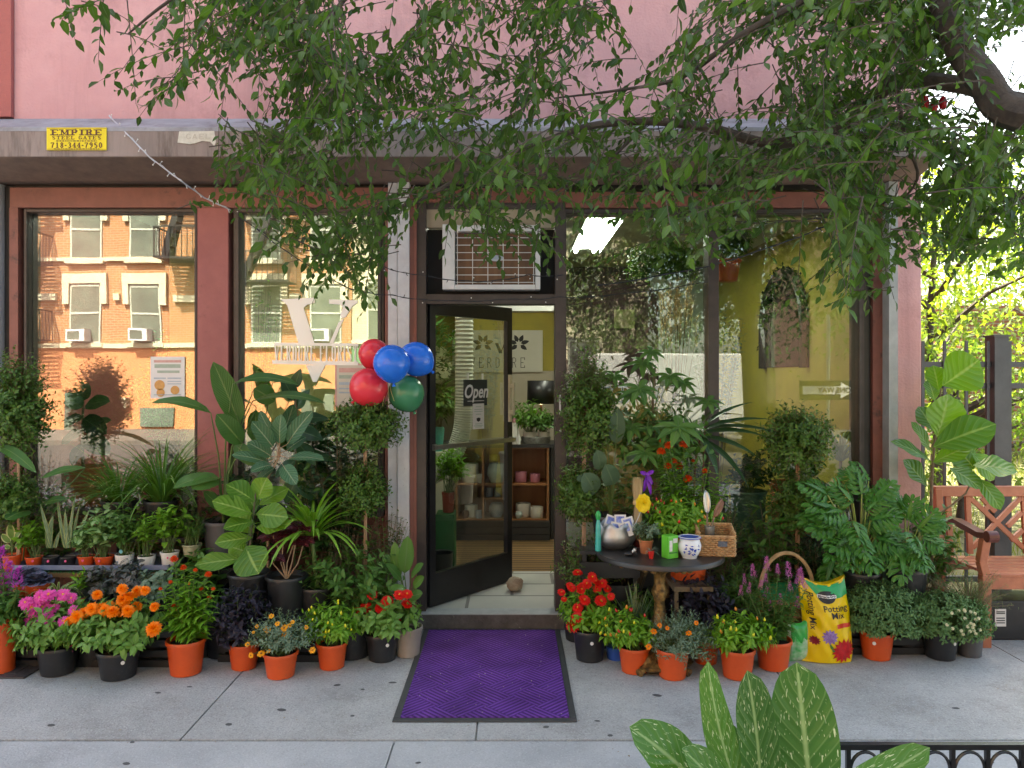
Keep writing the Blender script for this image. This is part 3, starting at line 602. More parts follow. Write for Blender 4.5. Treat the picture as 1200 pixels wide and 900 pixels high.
fire_escape(RX(200), RX(246), (RZ(308), RZ(212)), 'black iron fire escape mirrored beside the red pier, above the poster')
fire_escape(RX(284), RX(350), (RZ(335), RZ(240)), 'black iron fire escape mirrored above the big V window lettering')
wins = [(RX(432), RX(452), RZ(c), RZ(d_), False) for c, d_ in ((398,330),(300,235),(205,140))]
cb_ = box_building('cream_brick_house', 'cream brick house mirrored at the right edge of the lettered window', RX(413), RX(500), 11.5, brickmat('cream_brick', (.62,.58,.42), (.55,.5,.36), (.4,.38,.3), 1.0, 'XZ', .22, .075), wins=wins, base=nmat('green_shopfront', (.10,.22,.12), (.08,.18,.1), .5), zb=RZ(400))
for i, (a, b, h_, c) in enumerate(((RX(505), RX(640), 9.5, (.30,.14,.10)), (RX(645), RX(760), 6.5, (.38,.33,.26)), (RX(1020), RX(1500), 8.5, (.34,.2,.14)))):
    ws = [(x, x+.85, z, z+1.6, False) for x in np.arange(a+.6, b-1.2, 2.0) for z in np.arange(1.2, h_-2, 3.0)]
    box_building('row_house', ('brown brick row house across the street opposite the door', 'low tan row house across the street opposite the right window', 'long brown row house far across the street')[i], a, b, h_, nmat('row_wall_%d' % i, c, tuple(x*.8 for x in c), .8, 3), wins=ws)
# white van parked across the street (mirrored in the right window)
VX = -4.35
van = thing('parked_van', 'white box van parked across the street, mirrored in the right window', 'van', (8.6+VX, -13.4, -.12))
m = MB(); m.box(6.3+VX, 9.9+VX, -14.4, -12.4, .35, 2.2); part('cargo_box', m, nmat('van_white', (.42,.43,.44), (.36,.37,.38), .4), van, bevel=.04)
m = MB(); m.poly([(6.3+VX-(a-9.9), b) for a, b in [(9.92,.3),(11.6,.3),(11.6,1.0),(10.9,1.15),(10.45,1.8),(9.92,1.85)]], -14.3, -12.5); part('cab', m, MATS['van_white'], van, bevel=.05)
m = MB(); m.poly([(6.3+VX-(a-9.9), b) for a, b in [(10.05,1.15),(10.75,1.15),(10.4,1.7),(10.05,1.72)]], -12.499, -12.47); part('window', m, wdark, van)
for x in (8.9+VX, 5.2+VX):
    for y in (-14.35, -12.65):
        m = MB(); m.lathe([(.05,-.11),(.36,-.11),(.38,-.06),(.38,.06),(.36,.11),(.05,.11)], (x, y, .27), 20, Matrix.Rotation(R(90),4,'X')); wh = part('wheel', m, blackmetal, van, smooth=True)
        m = MB(); m.lathe([(.2,-.118),(.2,.118)], (x, y, .27), 16, Matrix.Rotation(R(90),4,'X')); part('rim', m, MATS['brushed_metal'], wh, smooth=True)
# one-way sign
sg = thing('one_way_sign', 'one way street sign on a thin post, mirrored in the right window', 'sign', (9.9, -8.2, 0))
xx = (970-600)*(5.2+6.5)/900; sy = -6.5
sg.location = (xx, sy, 0)
m = MB(); m.tube([(xx, sy, 0), (xx, sy, 2.6)], .03, 8); part('post', m, MATS['brushed_metal'], sg)
m = MB(); m.box(xx-.45, xx+.45, sy+.035, sy+.045, 1.30, 1.60); pl_ = part('sign_plate', m, blackmetal, sg)
m = MB(); m.poly([(.40,1.45),(.18,1.575),(.18,1.51),(-.40,1.51),(-.40,1.39),(.18,1.39),(.18,1.325)], .047, .05, lambda x, y, z: Vector((xx+x, sy+y, z))); part('arrow', m, nmat('sign_white', (.45,.45,.45), (.4,.4,.4), .5), pl_)
part('lettering', font_mb('ONE WAY', .11, lambda x, y, z: Vector((xx-x+.08, sy+.052-y, 1.45+z)), bold=.004), blackmetal, pl_)
# ------------------------------------------------------------------ the street tree hanging over the front
bark = nmat('bark', (.095,.075,.06), (.05,.04,.035), .9, 14, 8, .9, 40)
leaf_tree = leafmat('street_tree_leaf', (.034,.078,.018), (.075,.155,.028), rib=(.09,.15,.06), trans=.42, rough=.40)
def twigs(lv, mb, P, Dr, nleaf, span, L, W, droop=.8):
    """vectorised drooping leafy twigs: P (n,3) starts, Dr (n,3) directions"""
    n = len(P); Dr = nrm(Dr)
    ts = (np.arange(nleaf)+.5)/nleaf
    side = nrm(np.cross(Dr, [[0,0,1.]])+1e-6); side = nrm(side + rng.normal(0,.35,side.shape))
    span = np.broadcast_to(span, (n,))
    c = P[:,None] + Dr[:,None]*ts[None,:,None]*span[:,None,None]; c[...,2] -= (droop*.35*ts[None]**2)*span[:,None]
    tang = np.repeat(Dr[:,None], nleaf, 1).copy(); tang[...,2] -= droop*.7*ts[None]; tang = nrm(tang)
    sg_ = np.where(np.arange(nleaf)%2 == 0, 1., -1.)[None,:,None]
    D = nrm(tang*.75 + side[:,None]*sg_*.8 + rng.normal(0,.22,(n,nleaf,3)) + np.array([0,0,-.35]))
    sz = L*rng.uniform(.75,1.25,(n,1))*rng.uniform(.6,1.15,(n,nleaf))*(1-.25*ts[None]); sz[:, -1] *= 1.1
    N = np.array([0,0,1.]) + rng.normal(0,.45,(n*nleaf,3))
    lv.add(c.reshape(-1,3), D.reshape(-1,3), N, sz.reshape(-1), sz.reshape(-1)*W, 'ovate', rng.uniform(.1,.7,n*nleaf), .22, seg=3)
    for i in range(n):
        pts = [P[i]-Dr[i]*.05]+[c[i, k] for k in range(0, nleaf, 2)]+[c[i, -1]]
        mb.tube(pts, list(np.linspace(.0030,.0008,len(pts))), 3, False)
tree = thing('street_tree', 'leafy street tree whose drooping branches hang over the pink shop front', 'tree', (2.75, -3.5, 0))
m = MB()
m.tube([(2.75,-3.5,-.05),(2.73,-3.48,.3),(2.76,-3.45,1.1),(2.70,-3.4,1.9),(2.62,-3.3,2.15)], [.19,.15,.135,.13,.12], 14); part('trunk', m, bark, tree, smooth=True)
def limb(pts, r0, r1):
    P = [Vector(p) if len(p) == 3 and not isinstance(p[2], str) else p for p in pts]
    Q = []
    for i in range(len(P)-1):
        a = P[max(i-1,0)]; b = P[i]; c = P[i+1]; d_ = P[min(i+2, len(P)-1)]
        for k in range(5):
            t = k/5; Q.append(.5*((2*b)+(c-a)*t+(2*a-5*b+4*c-d_)*t*t+(3*b-a-3*c+d_)*t**3))
    Q.append(P[-1]); n = len(Q)
    return Q, [r0+(r1-r0)*(i/(n-1))**.8 for i in range(n)]
fork = Vector((2.62,-3.3,2.15))
w3 = lambda px, py, d: Wp(px, py, d)
limbs = [
 ([fork, (2.35,-2.7,2.5), w3(1200,135,3.0), w3(1150,90,3.1), w3(1112,30,3.2), w3(1085,-70,3.4), w3(1030,-220,3.6)], .085, .045),
 ([fork, (2.45,-2.5,2.6), w3(1195,120,3.3), w3(1130,100,3.4), w3(1050,97,3.5), w3(1000,140,3.6), w3(955,160,3.7), w3(900,168,3.8), w3(830,150,3.8), w3(760,142,3.9), w3(690,148,3.9), w3(640,165,3.9), w3(595,182,3.8), w3(545,205,3.7), w3(490,235,3.6), w3(430,252,3.5)], .050, .007),
 ([w3(1085,-70,3.4), w3(980,-20,3.3), w3(870,40,3.3), w3(800,90,3.5), w3(730,105,3.7), w3(650,115,3.9)], .022, .004),
 ([w3(1030,-220,3.6), w3(800,-180,3.4), w3(560,-120,3.3), w3(440,-40,3.4), w3(385,25,3.5), w3(345,90,3.6)], .035, .005),
 ([w3(800,-180,3.4), w3(500,-160,3.0), w3(300,-60,3.3), w3(200,0,3.5), w3(150,40,3.6)], .022, .004),
 ([w3(1050,97,3.5), w3(1060,160,3.5), w3(1075,210,3.6), w3(1040,250,3.7)], .014, .004),
 ([w3(1195,120,3.3), w3(1240,200,3.6), w3(1180,240,3.8), w3(1120,265,4.0)], .02, .005),
 ([w3(1085,-70,3.4), (2.2,-1.5,4.6), (2.6,-.9,5.4)], .05, .02),
 ([fork, (3.0,-4.2,2.9), (3.4,-5.4,3.6), (3.2,-6.6,4.1), (2.4,-7.6,4.5)], .09, .02),
 ([(3.0,-4.2,2.9), (2.0,-5.4,3.5), (.9,-6.3,3.9), (-.6,-6.8,4.3)], .05, .01),
 ([fork, (2.7,-3.6,3.4), (2.4,-4.0,4.6), (1.8,-4.4,6.0)], .09, .03),
 ([w3(760,142,3.9), w3(700,200,3.9), w3(650,225,3.9), w3(600,262,3.9)], .010, .003),
 ([w3(385,25,3.5), w3(350,70,3.5), w3(347,120,3.5), w3(330,160,3.6), w3(320,210,3.7)], .008, .002),
]
for pts, r0, r1 in limbs:
    Q, rr = limb(pts, r0, r1); m = MB(); m.tube(Q, rr, 8); part('branch', m, bark, tree, smooth=True)
dens = '''
0 5 8 4 4 6 9 9 9 8 5 6 8 9 3 3 6 5 7 9 9 9 9 7
0 0 5 3 5 3 8 9 8 5 6 6 7 6 2 5 7 6 7 8 9 9 9 7
0 0 0 2 1 1 7 8 7 4 5 5 6 5 4 6 6 5 6 8 9 9 8 7
0 0 0 0 0 4 9 6 4 5 6 6 7 7 7 8 8 8 8 9 9 9 8 8
0 0 0 0 0 1 7 8 7 7 7 7 6 7 6 6 5 6 8 9 9 8 7 7
0 0 0 0 0 0 4 5 5 6 3 3 4 1 1 2 2 3 3 5 6 2 5 6
0 0 0 0 0 0 0 2 3 0 0 0 0 0 0 0 0 0 1 2 3 0 0 0'''.split('\n')[1:]
dens = np.array([[int(c) for c in r.split()] for r in dens])
def dn(px, py):
    i, j = int(py//50), int(px//50)
    if px < 0 or j > 23: return 5 if 0 <= py < 330 and px > 0 else 0
    if py < 0: return dens[0, max(0,min(23,j))]
    return dens[i, j] if i < 7 else 0
P = []; Dd = []
lv = LV(); tw = MB()
rnd = np.random.default_rng(11)
g_ = rnd.normal(0,1,(16,34))
def cl(px, py):      # clumps and gaps
    x, y = (px+300)/62., (py+200)/48.; i, j = int(y), int(x); fy, fx_ = y-i, x-j; i %= 14; j %= 32; fx_ = fx_*fx_*(3-2*fx_); fy = fy*fy*(3-2*fy)
    return (g_[i,j]*(1-fx_)+g_[i,j+1]*fx_)*(1-fy)+(g_[i+1,j]*(1-fx_)+g_[i+1,j+1]*fx_)*fy
def hit(px, py, s=1.0): return rnd.random()*9*s < dn(px, py)*(1+.9*cl(px, py))
for i in range(-2, 7):
    for j in range(0, 26):
        v = dens[max(i,0), min(j,23)] if i < 7 else 0
        if i == 4 and j in (13,14): v = 2
        if i < 0 and j < 1: v = 0
        cnt = v*1.9 if v > 7 else (v*1.5 if v > 6 else v*1.15)
        cnt *= 1.08
        if j >= 17 or (5 <= j <= 10 and i < 5): cnt *= 1.4
        for k in range(int(cnt+rnd.random())):
            px, py = (j+rnd.random())*50, (i+rnd.random())*50
            if cl(px, py) < -.25+.3*(9-v)/9 and rnd.random() < (.88 if j < 17 else .6): continue
            d = rnd.uniform(3.0, 4.45)
            if rnd.random() < .07: d = rnd.uniform(2.3, 3.0)
            for _try in range(6):
                a = rnd.choice([rnd.uniform(-3.5,-2.2), rnd.uniform(-2.2,-1.0), rnd.uniform(-1.0,.3)], p=[.5,.3,.2])
                ln = rnd.uniform(50, 105)*3.6/d
                ex, ey = px+math.cos(a)*ln, py-math.sin(a)*ln*.8+ln*.08
                if hit(ex, ey, .5) and hit((px+ex)/2, (py+ey)/2, .35): break
            else: continue
            s0 = Wp(px, py, d); s1 = Wp(ex, ey, d+rnd.uniform(-.35,.35)); P.append(s0); Dd.append((s1-s0))
P = np.array([tuple(p) for p in P]); Dd = np.array([tuple(p) for p in Dd]); ln = np.linalg.norm(Dd, axis=1)
twigs(lv, tw, P, Dd, 14, ln, .066, .46, droop=.55)
# extra hanging sprays seen against windows and pier
def spray(px, py, ex, ey, d, nl=9, L=.07):
    a = Wp(px, py, d); b = Wp(ex, ey, d+.05); twigs(lv, tw, np.array([tuple(a)]), np.array([tuple(b-a)]), nl, (b-a).length, L, .5)
for s_ in ((1010,235,1050,330,2.9),(985,240,960,330,2.9),(940,250,935,320,3.0),(960,245,985,300,3.1),(385,230,420,315,3.2),(350,240,400,300,3.3),(430,235,460,330,3.4),(330,180,285,200,3.3),(300,230,262,215,3.4),(220,240,240,232,3.4),(560,230,590,300,3.6),(530,240,520,290,3.6),(660,230,640,300,3.4),(100,5,60,12,3.3),(120,10,115,60,3.2),(110,5,165,20,3.3),(235,60,160,115,3.4),(240,60,170,108,3.5),(200,20,130,75,3.4),(120,0,70,8,3.1),(820,200,835,290,3.3),(870,215,905,285,3.2),(1160,200,1110,290,3.5),(1190,230,1170,300,3.4),(150,10,160,105,3.1),(250,25,205,95,3.3)):
    spray(*s_)
print('twigs', len(P))
# crown above and behind the camera (seen mirrored, and from the side)
n_ = 900
P2 = np.column_stack([rng.uniform(-1.5,6.5,n_), rng.uniform(-8.2,-5.0,n_), rng.uniform(2.5,5.2,n_)])
P2 = P2[(P2[:,2] > 2.45+.55*rng.random(n_)) & ((P2[:,1] < -5.9) | (P2[:,2] > 3.3))]
twigs(lv, tw, P2, rng.normal(0,1,P2.shape)+np.array([0,0,-.5]), 9, .5, .10, .5)
n_ = 420
P2 = np.column_stack([rng.uniform(-2.5,5.0,n_), rng.uniform(-5.0,-.6,n_), rng.uniform(3.75,6.5,n_)])
twigs(lv, tw, P2, rng.normal(0,1,P2.shape)+np.array([0,0,-.3]), 9, .5, .09, .5)
part('crown', lv, leaf_tree, tree)
part('twig', tw, bark, tree)
tree.children[-1]['kind'] = 'stuff'

# ------------------------------------------------------------------ trees behind the fence and across the street
def bg_tree(label, x, y, h, rad, nclump, seed, mat, zc=None, lsize=.16, name='park_tree', group='trees behind the iron fence'):
    r_ = np.random.default_rng(seed)
    t = thing(name, label, 'tree', (x, y, 0), group)
    m = MB(); zc = zc or h*.62
    m.tube([(x,y,-.1),(x+.05,y,h*.2),(x-.05,y+.1,h*.45),(x,y,h*.8)], [.2*h/8,.15*h/8,.11*h/8,.03], 9); part('trunk', m, bark, t, smooth=True)
    lv = LV(); bm_ = MB()
    for k in range(7):
        a = r_.uniform(0,6.28); q = r_.uniform(.5,.9)*rad
        bm_.tube([(x,y,h*(.3+.06*k)),(x+math.cos(a)*q*.5,y+math.sin(a)*q*.5,h*(.42+.06*k)),(x+math.cos(a)*q,y+math.sin(a)*q,h*(.48+.06*k))], [.05,.03,.01], 5)
    part('branch', bm_, bark, t); t.children[-1]['kind'] = 'stuff'
    u = nrm(r_.normal(0,1,(nclump,3))); rr = r_.uniform(.35,1,nclump)**.6
    c = np.array([x,y,zc]) + u*rr[:,None]*np.array([rad,rad,h-zc])
    K = 38
    p = c[:,None]+r_.normal(0,.30,(nclump,K,3))*rad*.42
    D_ = r_.normal(0,1,(nclump*K,3)); D_[:,2] -= .4
    lv.add(p.reshape(-1,3), D_, r_.normal(0,.5,(nclump*K,3))+np.array([0,0,1.]), r_.uniform(.7,1.3,nclump*K)*lsize, r_.uniform(.4,.6,nclump*K)*lsize, 'ovate', .5, .2, seg=2)
    part('crown', lv, mat, t); return t
leaf_park = leafmat('park_leaf', (.12,.19,.04), (.19,.26,.05), trans=.5, rough=.5)
leaf_park2 = leafmat('park_leaf_green', (.09,.17,.04), (.15,.22,.05), trans=.48, rough=.5)
leaf_far = leafmat('street_leaf_far', (.06,.12,.03), (.10,.18,.04), trans=.3, rough=.5)
bg_tree('bright yellow green tree right beside the building corner behind the fence', 5.9, 5.5, 4.6, 2.2, 150, 1, leaf_park, zc=2.7, lsize=.12)
bg_tree('tall bright green tree farthest right behind the iron fence', 10.0, 8.5, 6.6, 3.0, 170, 2, leaf_park2, zc=3.6, lsize=.14)
bg_tree('yellow leaved tree in the gap between the two nearer park trees', 9.4, 14.0, 6.5, 3.4, 150, 3, leaf_park, zc=3.6, lsize=.18)
bg_tree('low leafy sapling close behind the iron fence beside the bench', 5.0, 3.4, 2.1, 1.2, 60, 4, leaf_park2, zc=1.2, lsize=.09)
bg_tree('broad shade tree rising over the back garden', 5.5, 17.5, 7.6, 3.8, 150, 5, leaf_park, zc=4.6, lsize=.2)
for i, (x, y, h, r_) in enumerate(((3.2,-16.2,6.5,2.6),(7.6,-17.5,8,3.2),(13.5,-16.5,7.5,3.0))):
    bg_tree(('street tree across the road opposite the door','tall street tree across the road behind the white van','street tree across the road, farthest right')[i], x, y, h, r_, 110, 20+i, leaf_far, lsize=.17, name='roadside_tree', group='street trees across the road')
# garden behind the fence
g = MB(); g.box(2.74, 40, .2, 40, -.15, .004); struct('garden_ground', g, nmat('garden_earth', (.22,.20,.11), (.13,.14,.06), .95, 1.2, 8, .4))
lv = LV(); n_ = 9000; B = np.column_stack([rng.uniform(2.9,12,n_), rng.uniform(.9,12,n_), np.zeros(n_)])
lv.add(B, rng.normal(0,.35,(n_,3))+np.array([0,0,1.]), rng.normal(0,1,(n_,3)), rng.uniform(.08,.30,n_), .012, 'strap', .8, .2, seg=2)
o = lv.build('garden_grass', leafmat('garden_grass_leaf', (.16,.21,.05), (.24,.26,.08), trans=.4), None, None); o['kind'] = 'stuff'
solo('garden_shed', MB().box(9.5, 13, 11, 14, 0, 3.0).box(9.4,13.1,10.9,14.1,3.0,3.15), brickmat('shed_brick', (.42,.15,.10), (.36,.12,.08), (.4,.35,.3), 1.0, 'XZ', .22, .075), 'low red brick building in the garden, glimpsed through the fence', 'building')
# iron fence
fence = thing('iron_fence', 'dark grey iron picket fence with a thick square post', 'fence', (5, .55, 0))
fy = .55; fd = fy-CY
iron = nmat('grey_iron', (.06,.07,.078), (.045,.052,.06), .45, 9, 6, .1)
m = MB(); xp = Xp(1168, fd)
for z in (Zp(427, fd), Zp(452, fd)-.0, .16): m.box(2.73, 9, fy-.018, fy+.018, z-.02, z+.02)
part('rail', m, iron, fence)
k = 0; x = 2.90
while x < 8.6:
    if abs(x-xp) > .06 and abs(x-xp-2.4) > .06:
        m = MB(); m.box(x-.011, x+.011, fy-.031, fy-.0085-.0105, .05, Zp(400, fd)); part('picket', m, iron, fence); k += 1
    x += .162
for q in (xp, xp+2.4):
    m = MB(); m.box(q-.052, q+.052, fy-.06, fy+.06, 0, Zp(395, fd)); m.box(q-.062, q+.062, fy-.07, fy+.07, Zp(395, fd), Zp(393, fd)); part('post', m, iron, fence)
# ------------------------------------------------------------------ plant kit
terra = nmat('orange_plastic_pot', (.62,.085,.016), (.54,.07,.013), .42, 6, 5, .05, dirt=((.26,.08,.035), 11, .58, .74))
clay = nmat('clay_pot', (.50,.17,.07), (.42,.14,.06), .8, 9, 7, .2)
blackpot = nmat('black_plastic_pot', (.022,.023,.026), (.015,.016,.018), .38, 9, 5, .05, dirt=((.085,.075,.065), 10, .58, .76))
greypot = nmat('grey_pot', (.085,.085,.09), (.065,.065,.07), .5, 9, 5)
whitepot = nmat('white_ceramic', (.72,.70,.66), (.66,.64,.60), .3, 9, 5)
greenpot = nmat('dull_green_pot', (.09,.17,.12), (.07,.14,.10), .5, 6, 5)
soil = nmat('potting_soil', (.045,.03,.02), (.02,.014,.01), .95, 40, 6, .8, 120)
stemg = nmat('green_stem', (.10,.17,.04), (.07,.12,.03), .5, 20); stemw = nmat('woody_stem', (.22,.16,.10), (.15,.11,.07), .8, 30, 6, .4); stake = nmat('pale_trunk', (.42,.27,.17), (.33,.21,.13), .7, 20, 6, .3)
G = dict(
 zin=leafmat('zinnia_leaf', (.11,.24,.045), (.17,.32,.07), rib=(.2,.32,.12), trans=.25),
 bright=leafmat('bright_leaf', (.12,.29,.025), (.20,.39,.045), rib=(.24,.38,.1), trans=.3),
 mid=leafmat('mid_leaf', (.055,.14,.03), (.095,.205,.04), rib=(.12,.2,.07), trans=.2),
 dark=leafmat('dark_glossy_leaf', (.022,.06,.022), (.035,.09,.03), rib=(.07,.13,.05), trans=.12, rough=.28),
 box=leafmat('boxwood_leaf', (.045,.11,.02), (.11,.21,.04), trans=.2, rough=.35),
 bluegr=leafmat('blue_green_leaf', (.035,.105,.045), (.055,.14,.06), rib=(.20,.28,.15), veins=52, trans=.12, rough=.35),
 silver=leafmat('silvery_leaf', (.13,.20,.13), (.19,.27,.18), rib=(.25,.3,.22), trans=.15, rough=.5),
 mum=leafmat('mum_leaf', (.08,.17,.06), (.14,.25,.09), trans=.2, rough=.5),
 lime=leafmat('lime_leaf', (.17,.34,.03), (.07,.18,.02), rib=(.28,.42,.10), veins=46, trans=.3, rough=.33),
 fiddle=leafmat('fiddle_leaf', (.06,.16,.02), (.12,.27,.03), rib=(.20,.32,.08), veins=44, trans=.3, rough=.3),
 bop=leafmat('banana_like_leaf', (.045,.13,.03), (.08,.19,.04), rib=(.16,.26,.08), veins=120, trans=.28, rough=.3),
 bopg=leafmat('grey_green_leaf', (.07,.13,.075), (.10,.17,.10), rib=(.14,.22,.12), veins=110, trans=.2, rough=.35),
 black=leafmat('black_purple_leaf', (.022,.020,.032), (.035,.030,.050), trans=.05, rough=.45),
 burg=leafmat('burgundy_leaf', (.09,.018,.028), (.05,.012,.02), rib=(.32,.06,.08), veins=40, trans=.15, rough=.3),
 phil=leafmat('lobed_leaf', (.035,.14,.022), (.07,.21,.03), rib=(.14,.24,.08), trans=.2, rough=.28),
 snake=leafmat('snake_leaf', (.07,.14,.07), (.11,.19,.10), edge=(.42,.45,.14), edgew=.38, trans=.05, rough=.35, spots=((.20,.28,.17), 9, .52)),
 spid=leafmat('white_striped_leaf', (.16,.26,.06), (.20,.32,.08), edge=(.66,.68,.40), edgew=.26, trans=.3, rough=.35),
 drac=leafmat('green_yellow_strap', (.13,.30,.03), (.19,.38,.05), rib=(.42,.52,.14), trans=.25, rough=.3),
 grass=leafmat('palm_blade', (.07,.17,.03), (.13,.27,.05), trans=.3, rough=.35),
 syng=leafmat('pale_mottled_leaf', (.20,.36,.12), (.34,.48,.24), edge=(.10,.24,.05), edgew=.34, trans=.25, rough=.35),
 cream=leafmat('cream_edged_leaf', (.10,.20,.04), (.14,.26,.05), edge=(.55,.55,.25), edgew=.32, trans=.25, rough=.35),
 dief=leafmat('speckled_big_leaf', (.08,.20,.035), (.04,.12,.03), rib=(.26,.38,.15), veins=60, trans=.28, rough=.33, spots=((.55,.62,.36), 17, .625)),
 rust=leafmat('rust_leaf', (.14,.06,.035), (.10,.05,.04), rib=(.25,.12,.07), trans=.12, rough=.3),
 heuch=leafmat('silver_purple_leaf', (.08,.11,.09), (.14,.13,.12), rib=(.05,.03,.05), veins=24, trans=.1, rough=.5),
 cabb=leafmat('blue_purple_cabbage', (.07,.09,.13), (.12,.12,.18), rib=(.25,.16,.26), veins=26, trans=.05, rough=.45),
 juni=leafmat('juniper_needle', (.09,.15,.06), (.15,.21,.07), trans=.1, rough=.6),
 blue=leafmat('grey_strap', (.20,.25,.20), (.28,.32,.25), trans=.15, rough=.4),
 dry=leafmat('dry_grass', (.62,.50,.30), (.50,.38,.22), trans=.2, rough=.8),
)
def pet(name, c, c2, **k): return leafmat(name, c, c2, trans=.25, rough=.5, spec=.3, **k)
PM = dict(pink=pet('pink_petal', (.80,.12,.46), (.66,.08,.36)), hot=pet('magenta_petal', (.62,.05,.45), (.50,.04,.36)), orange=pet('orange_petal', (.85,.27,.01), (.80,.20,.005)),
 red=pet('red_petal', (.68,.018,.008), (.58,.01,.008)), rorange=pet('red_orange_petal', (.72,.10,.01), (.62,.06,.01)), yel=pet('golden_petal', (.85,.42,.02), (.8,.33,.015)), purp=pet('purple_pink_plume', (.50,.12,.36), (.62,.26,.50)),
 cream=pet('white_bud', (.72,.70,.5), (.65,.62,.45)), lilac=pet('lilac_plume', (.48,.08,.42), (.38,.05,.34)))
eye = nmat('yellow_eye', (.70,.42,.03), (.5,.25,.02), .7, 40); eyed = nmat('brown_eye', (.25,.10,.02), (.45,.2,.02), .7, 40)
pepY = nmat('yellow_pepper', (.62,.60,.03), (.55,.50,.02), .25); pepR = nmat('red_pepper', (.55,.03,.015), (.45,.02,.01), .25); pepO = nmat('orange_pepper', (.70,.26,.02), (.6,.2,.02), .25)
sticker = nmat('white_sticker', (.75,.75,.75), (.7,.7,.7), .4); sticker_p = nmat('pink_sticker', (.72,.10,.25), (.7,.1,.25), .4)

def lathe_part(root, name, prof, c, mat, n=30, label=None, parent=None):
    m = MB(); m.lathe(prof, c, n); return part(name, m, mat, parent or root, smooth=True, label=label)
def pot(root, c, rt, rb, h, mat, rim=True, dot=None, n=30, ribs=False, dotside=-1, soilm=None):
    x, y, z = c; rh = min(.022, h*.14)
    if rim: pr = [(rb*.9,0),(rb,.004),(rt*.95,h-rh),(rt*.955,h-rh),(rt*1.02,h-rh+.002),(rt*1.03,h-.004),(rt*1.01,h),(rt*.95,h),(rt*.92,h*.82),(rt*.90,h*.8)]
    else: pr = [(rb*.9,0),(rb,.006),(rb+(rt-rb)*.55,h*.5),(rt*1.0,h-.004),(rt*.985,h),(rt*.93,h),(rt*.90,h*.8)]
    m = MB(); m.lathe([(r_, z_+z) for r_, z_ in pr][:-1]+[(pr[-1][0], pr[-1][1]+z)], (x, y, 0), 48 if ribs else n, jit=(lambda a, zz: 1+.012*math.cos(24*a)) if ribs else None)
    p = part('pot', m, mat, root, smooth=True)
    m = MB(); m.lathe([(rt*.915, z+h*.86),(rt*.5, z+h*.875),(.001, z+h*.885)], (x, y, 0), 16, jit=lambda a, zz: 1+.01*math.sin(5*a)); part('soil', m, soilm or soil, root, smooth=True)
    if dot:
        a = dotside; rr = rb+(rt-rb)*.62; rr = max(rr, rt*.9)+.004
        v = Vector((math.sin(a)*.55, -math.cos(a)*.9, 0)).normalized(); q = Vector((x,y,z+h*.68))+v*(rr*1.0)
        m = MB(); M = v.to_track_quat('Z','Y').to_matrix().to_4x4(); m.lathe([(.008*dot[1],0),(.008*dot[1],.002),(.001,.0025)], q, 12, M); part('sticker', m, dot[0], p)
    return Vector((x, y, z+h*.86))
def rdir(n, hemi=-.3):
    u = nrm(rng.normal(0,1,(n*4,3))); u = u[u[:,2] > hemi][:n]
    while len(u) < n: u = np.concatenate([u, u])[:n]
    return u
def shoots(lv, mb, base, cen, R3, ns, nl, L, W, prof='ovate', frac=.62, out=.8, bend=.5, fold=.25, sr=.002, hemi=-.25, lift=.3, shell=(.72,1.05), jb=.02, droop=0.):
    base = np.array(base); cen = np.array(cen); R3 = np.array(R3)*1.13; L = L*1.25; ns = int(ns*1.35)
    u = rdir(ns, hemi); tip = cen+u*R3*rng.uniform(*shell,(ns,1))
    b = base+rng.normal(0,1,(ns,3))*np.array([jb,jb,.0]); ctrl = (b+tip)/2; ctrl[:,2] += lift*np.abs(R3[2])
    t = 1-frac*(np.arange(nl)[::-1]/max(1,nl-1)); T = t[None,:,None]
    p = (1-T)**2*b[:,None]+2*T*(1-T)*ctrl[:,None]+T*T*tip[:,None]
    tg = nrm(2*(1-T)*(ctrl-b)[:,None]+2*T*(tip-ctrl)[:,None])
    ga = np.arange(nl)[None]*2.4+rng.uniform(0,6.28,(ns,1))
    s1 = nrm(np.cross(tg, np.array([.1,.2,1.]))); s2 = np.cross(tg, s1)
    rad = s1*np.cos(ga)[...,None]+s2*np.sin(ga)[...,None]
    D_ = tg*.55+rad*out+rng.normal(0,.15,p.shape); D_[...,2] -= droop
    sz = L*rng.uniform(.7,1.15,(ns,nl))*np.interp(t,[1-frac,1-frac*.4,1],[.95,1.,.7])[None]
    N = tg+np.array([0,0,.8])+rng.normal(0,.25,p.shape)
    lv.add(p.reshape(-1,3), D_.reshape(-1,3), N.reshape(-1,3), sz.ravel(), sz.ravel()*W, prof, rng.uniform(.5,1.3,ns*nl)*bend, fold, seg=3)
    if mb is not None:
        for i in range(ns):
            mb.tube([b[i], .25*b[i]+.5*ctrl[i]+.25*tip[i], tip[i]], [sr, sr*.8, sr*.45], 4, False)
    return tip, u
def ell(x0, x1, y0, y1, d, sy=.85):
    a = Wp(x0, y1, d); b = Wp(x1, y0, d); return (a+b)/2, Vector(((b.x-a.x)/2, (b.x-a.x)/2*sy, (b.z-a.z)/2))

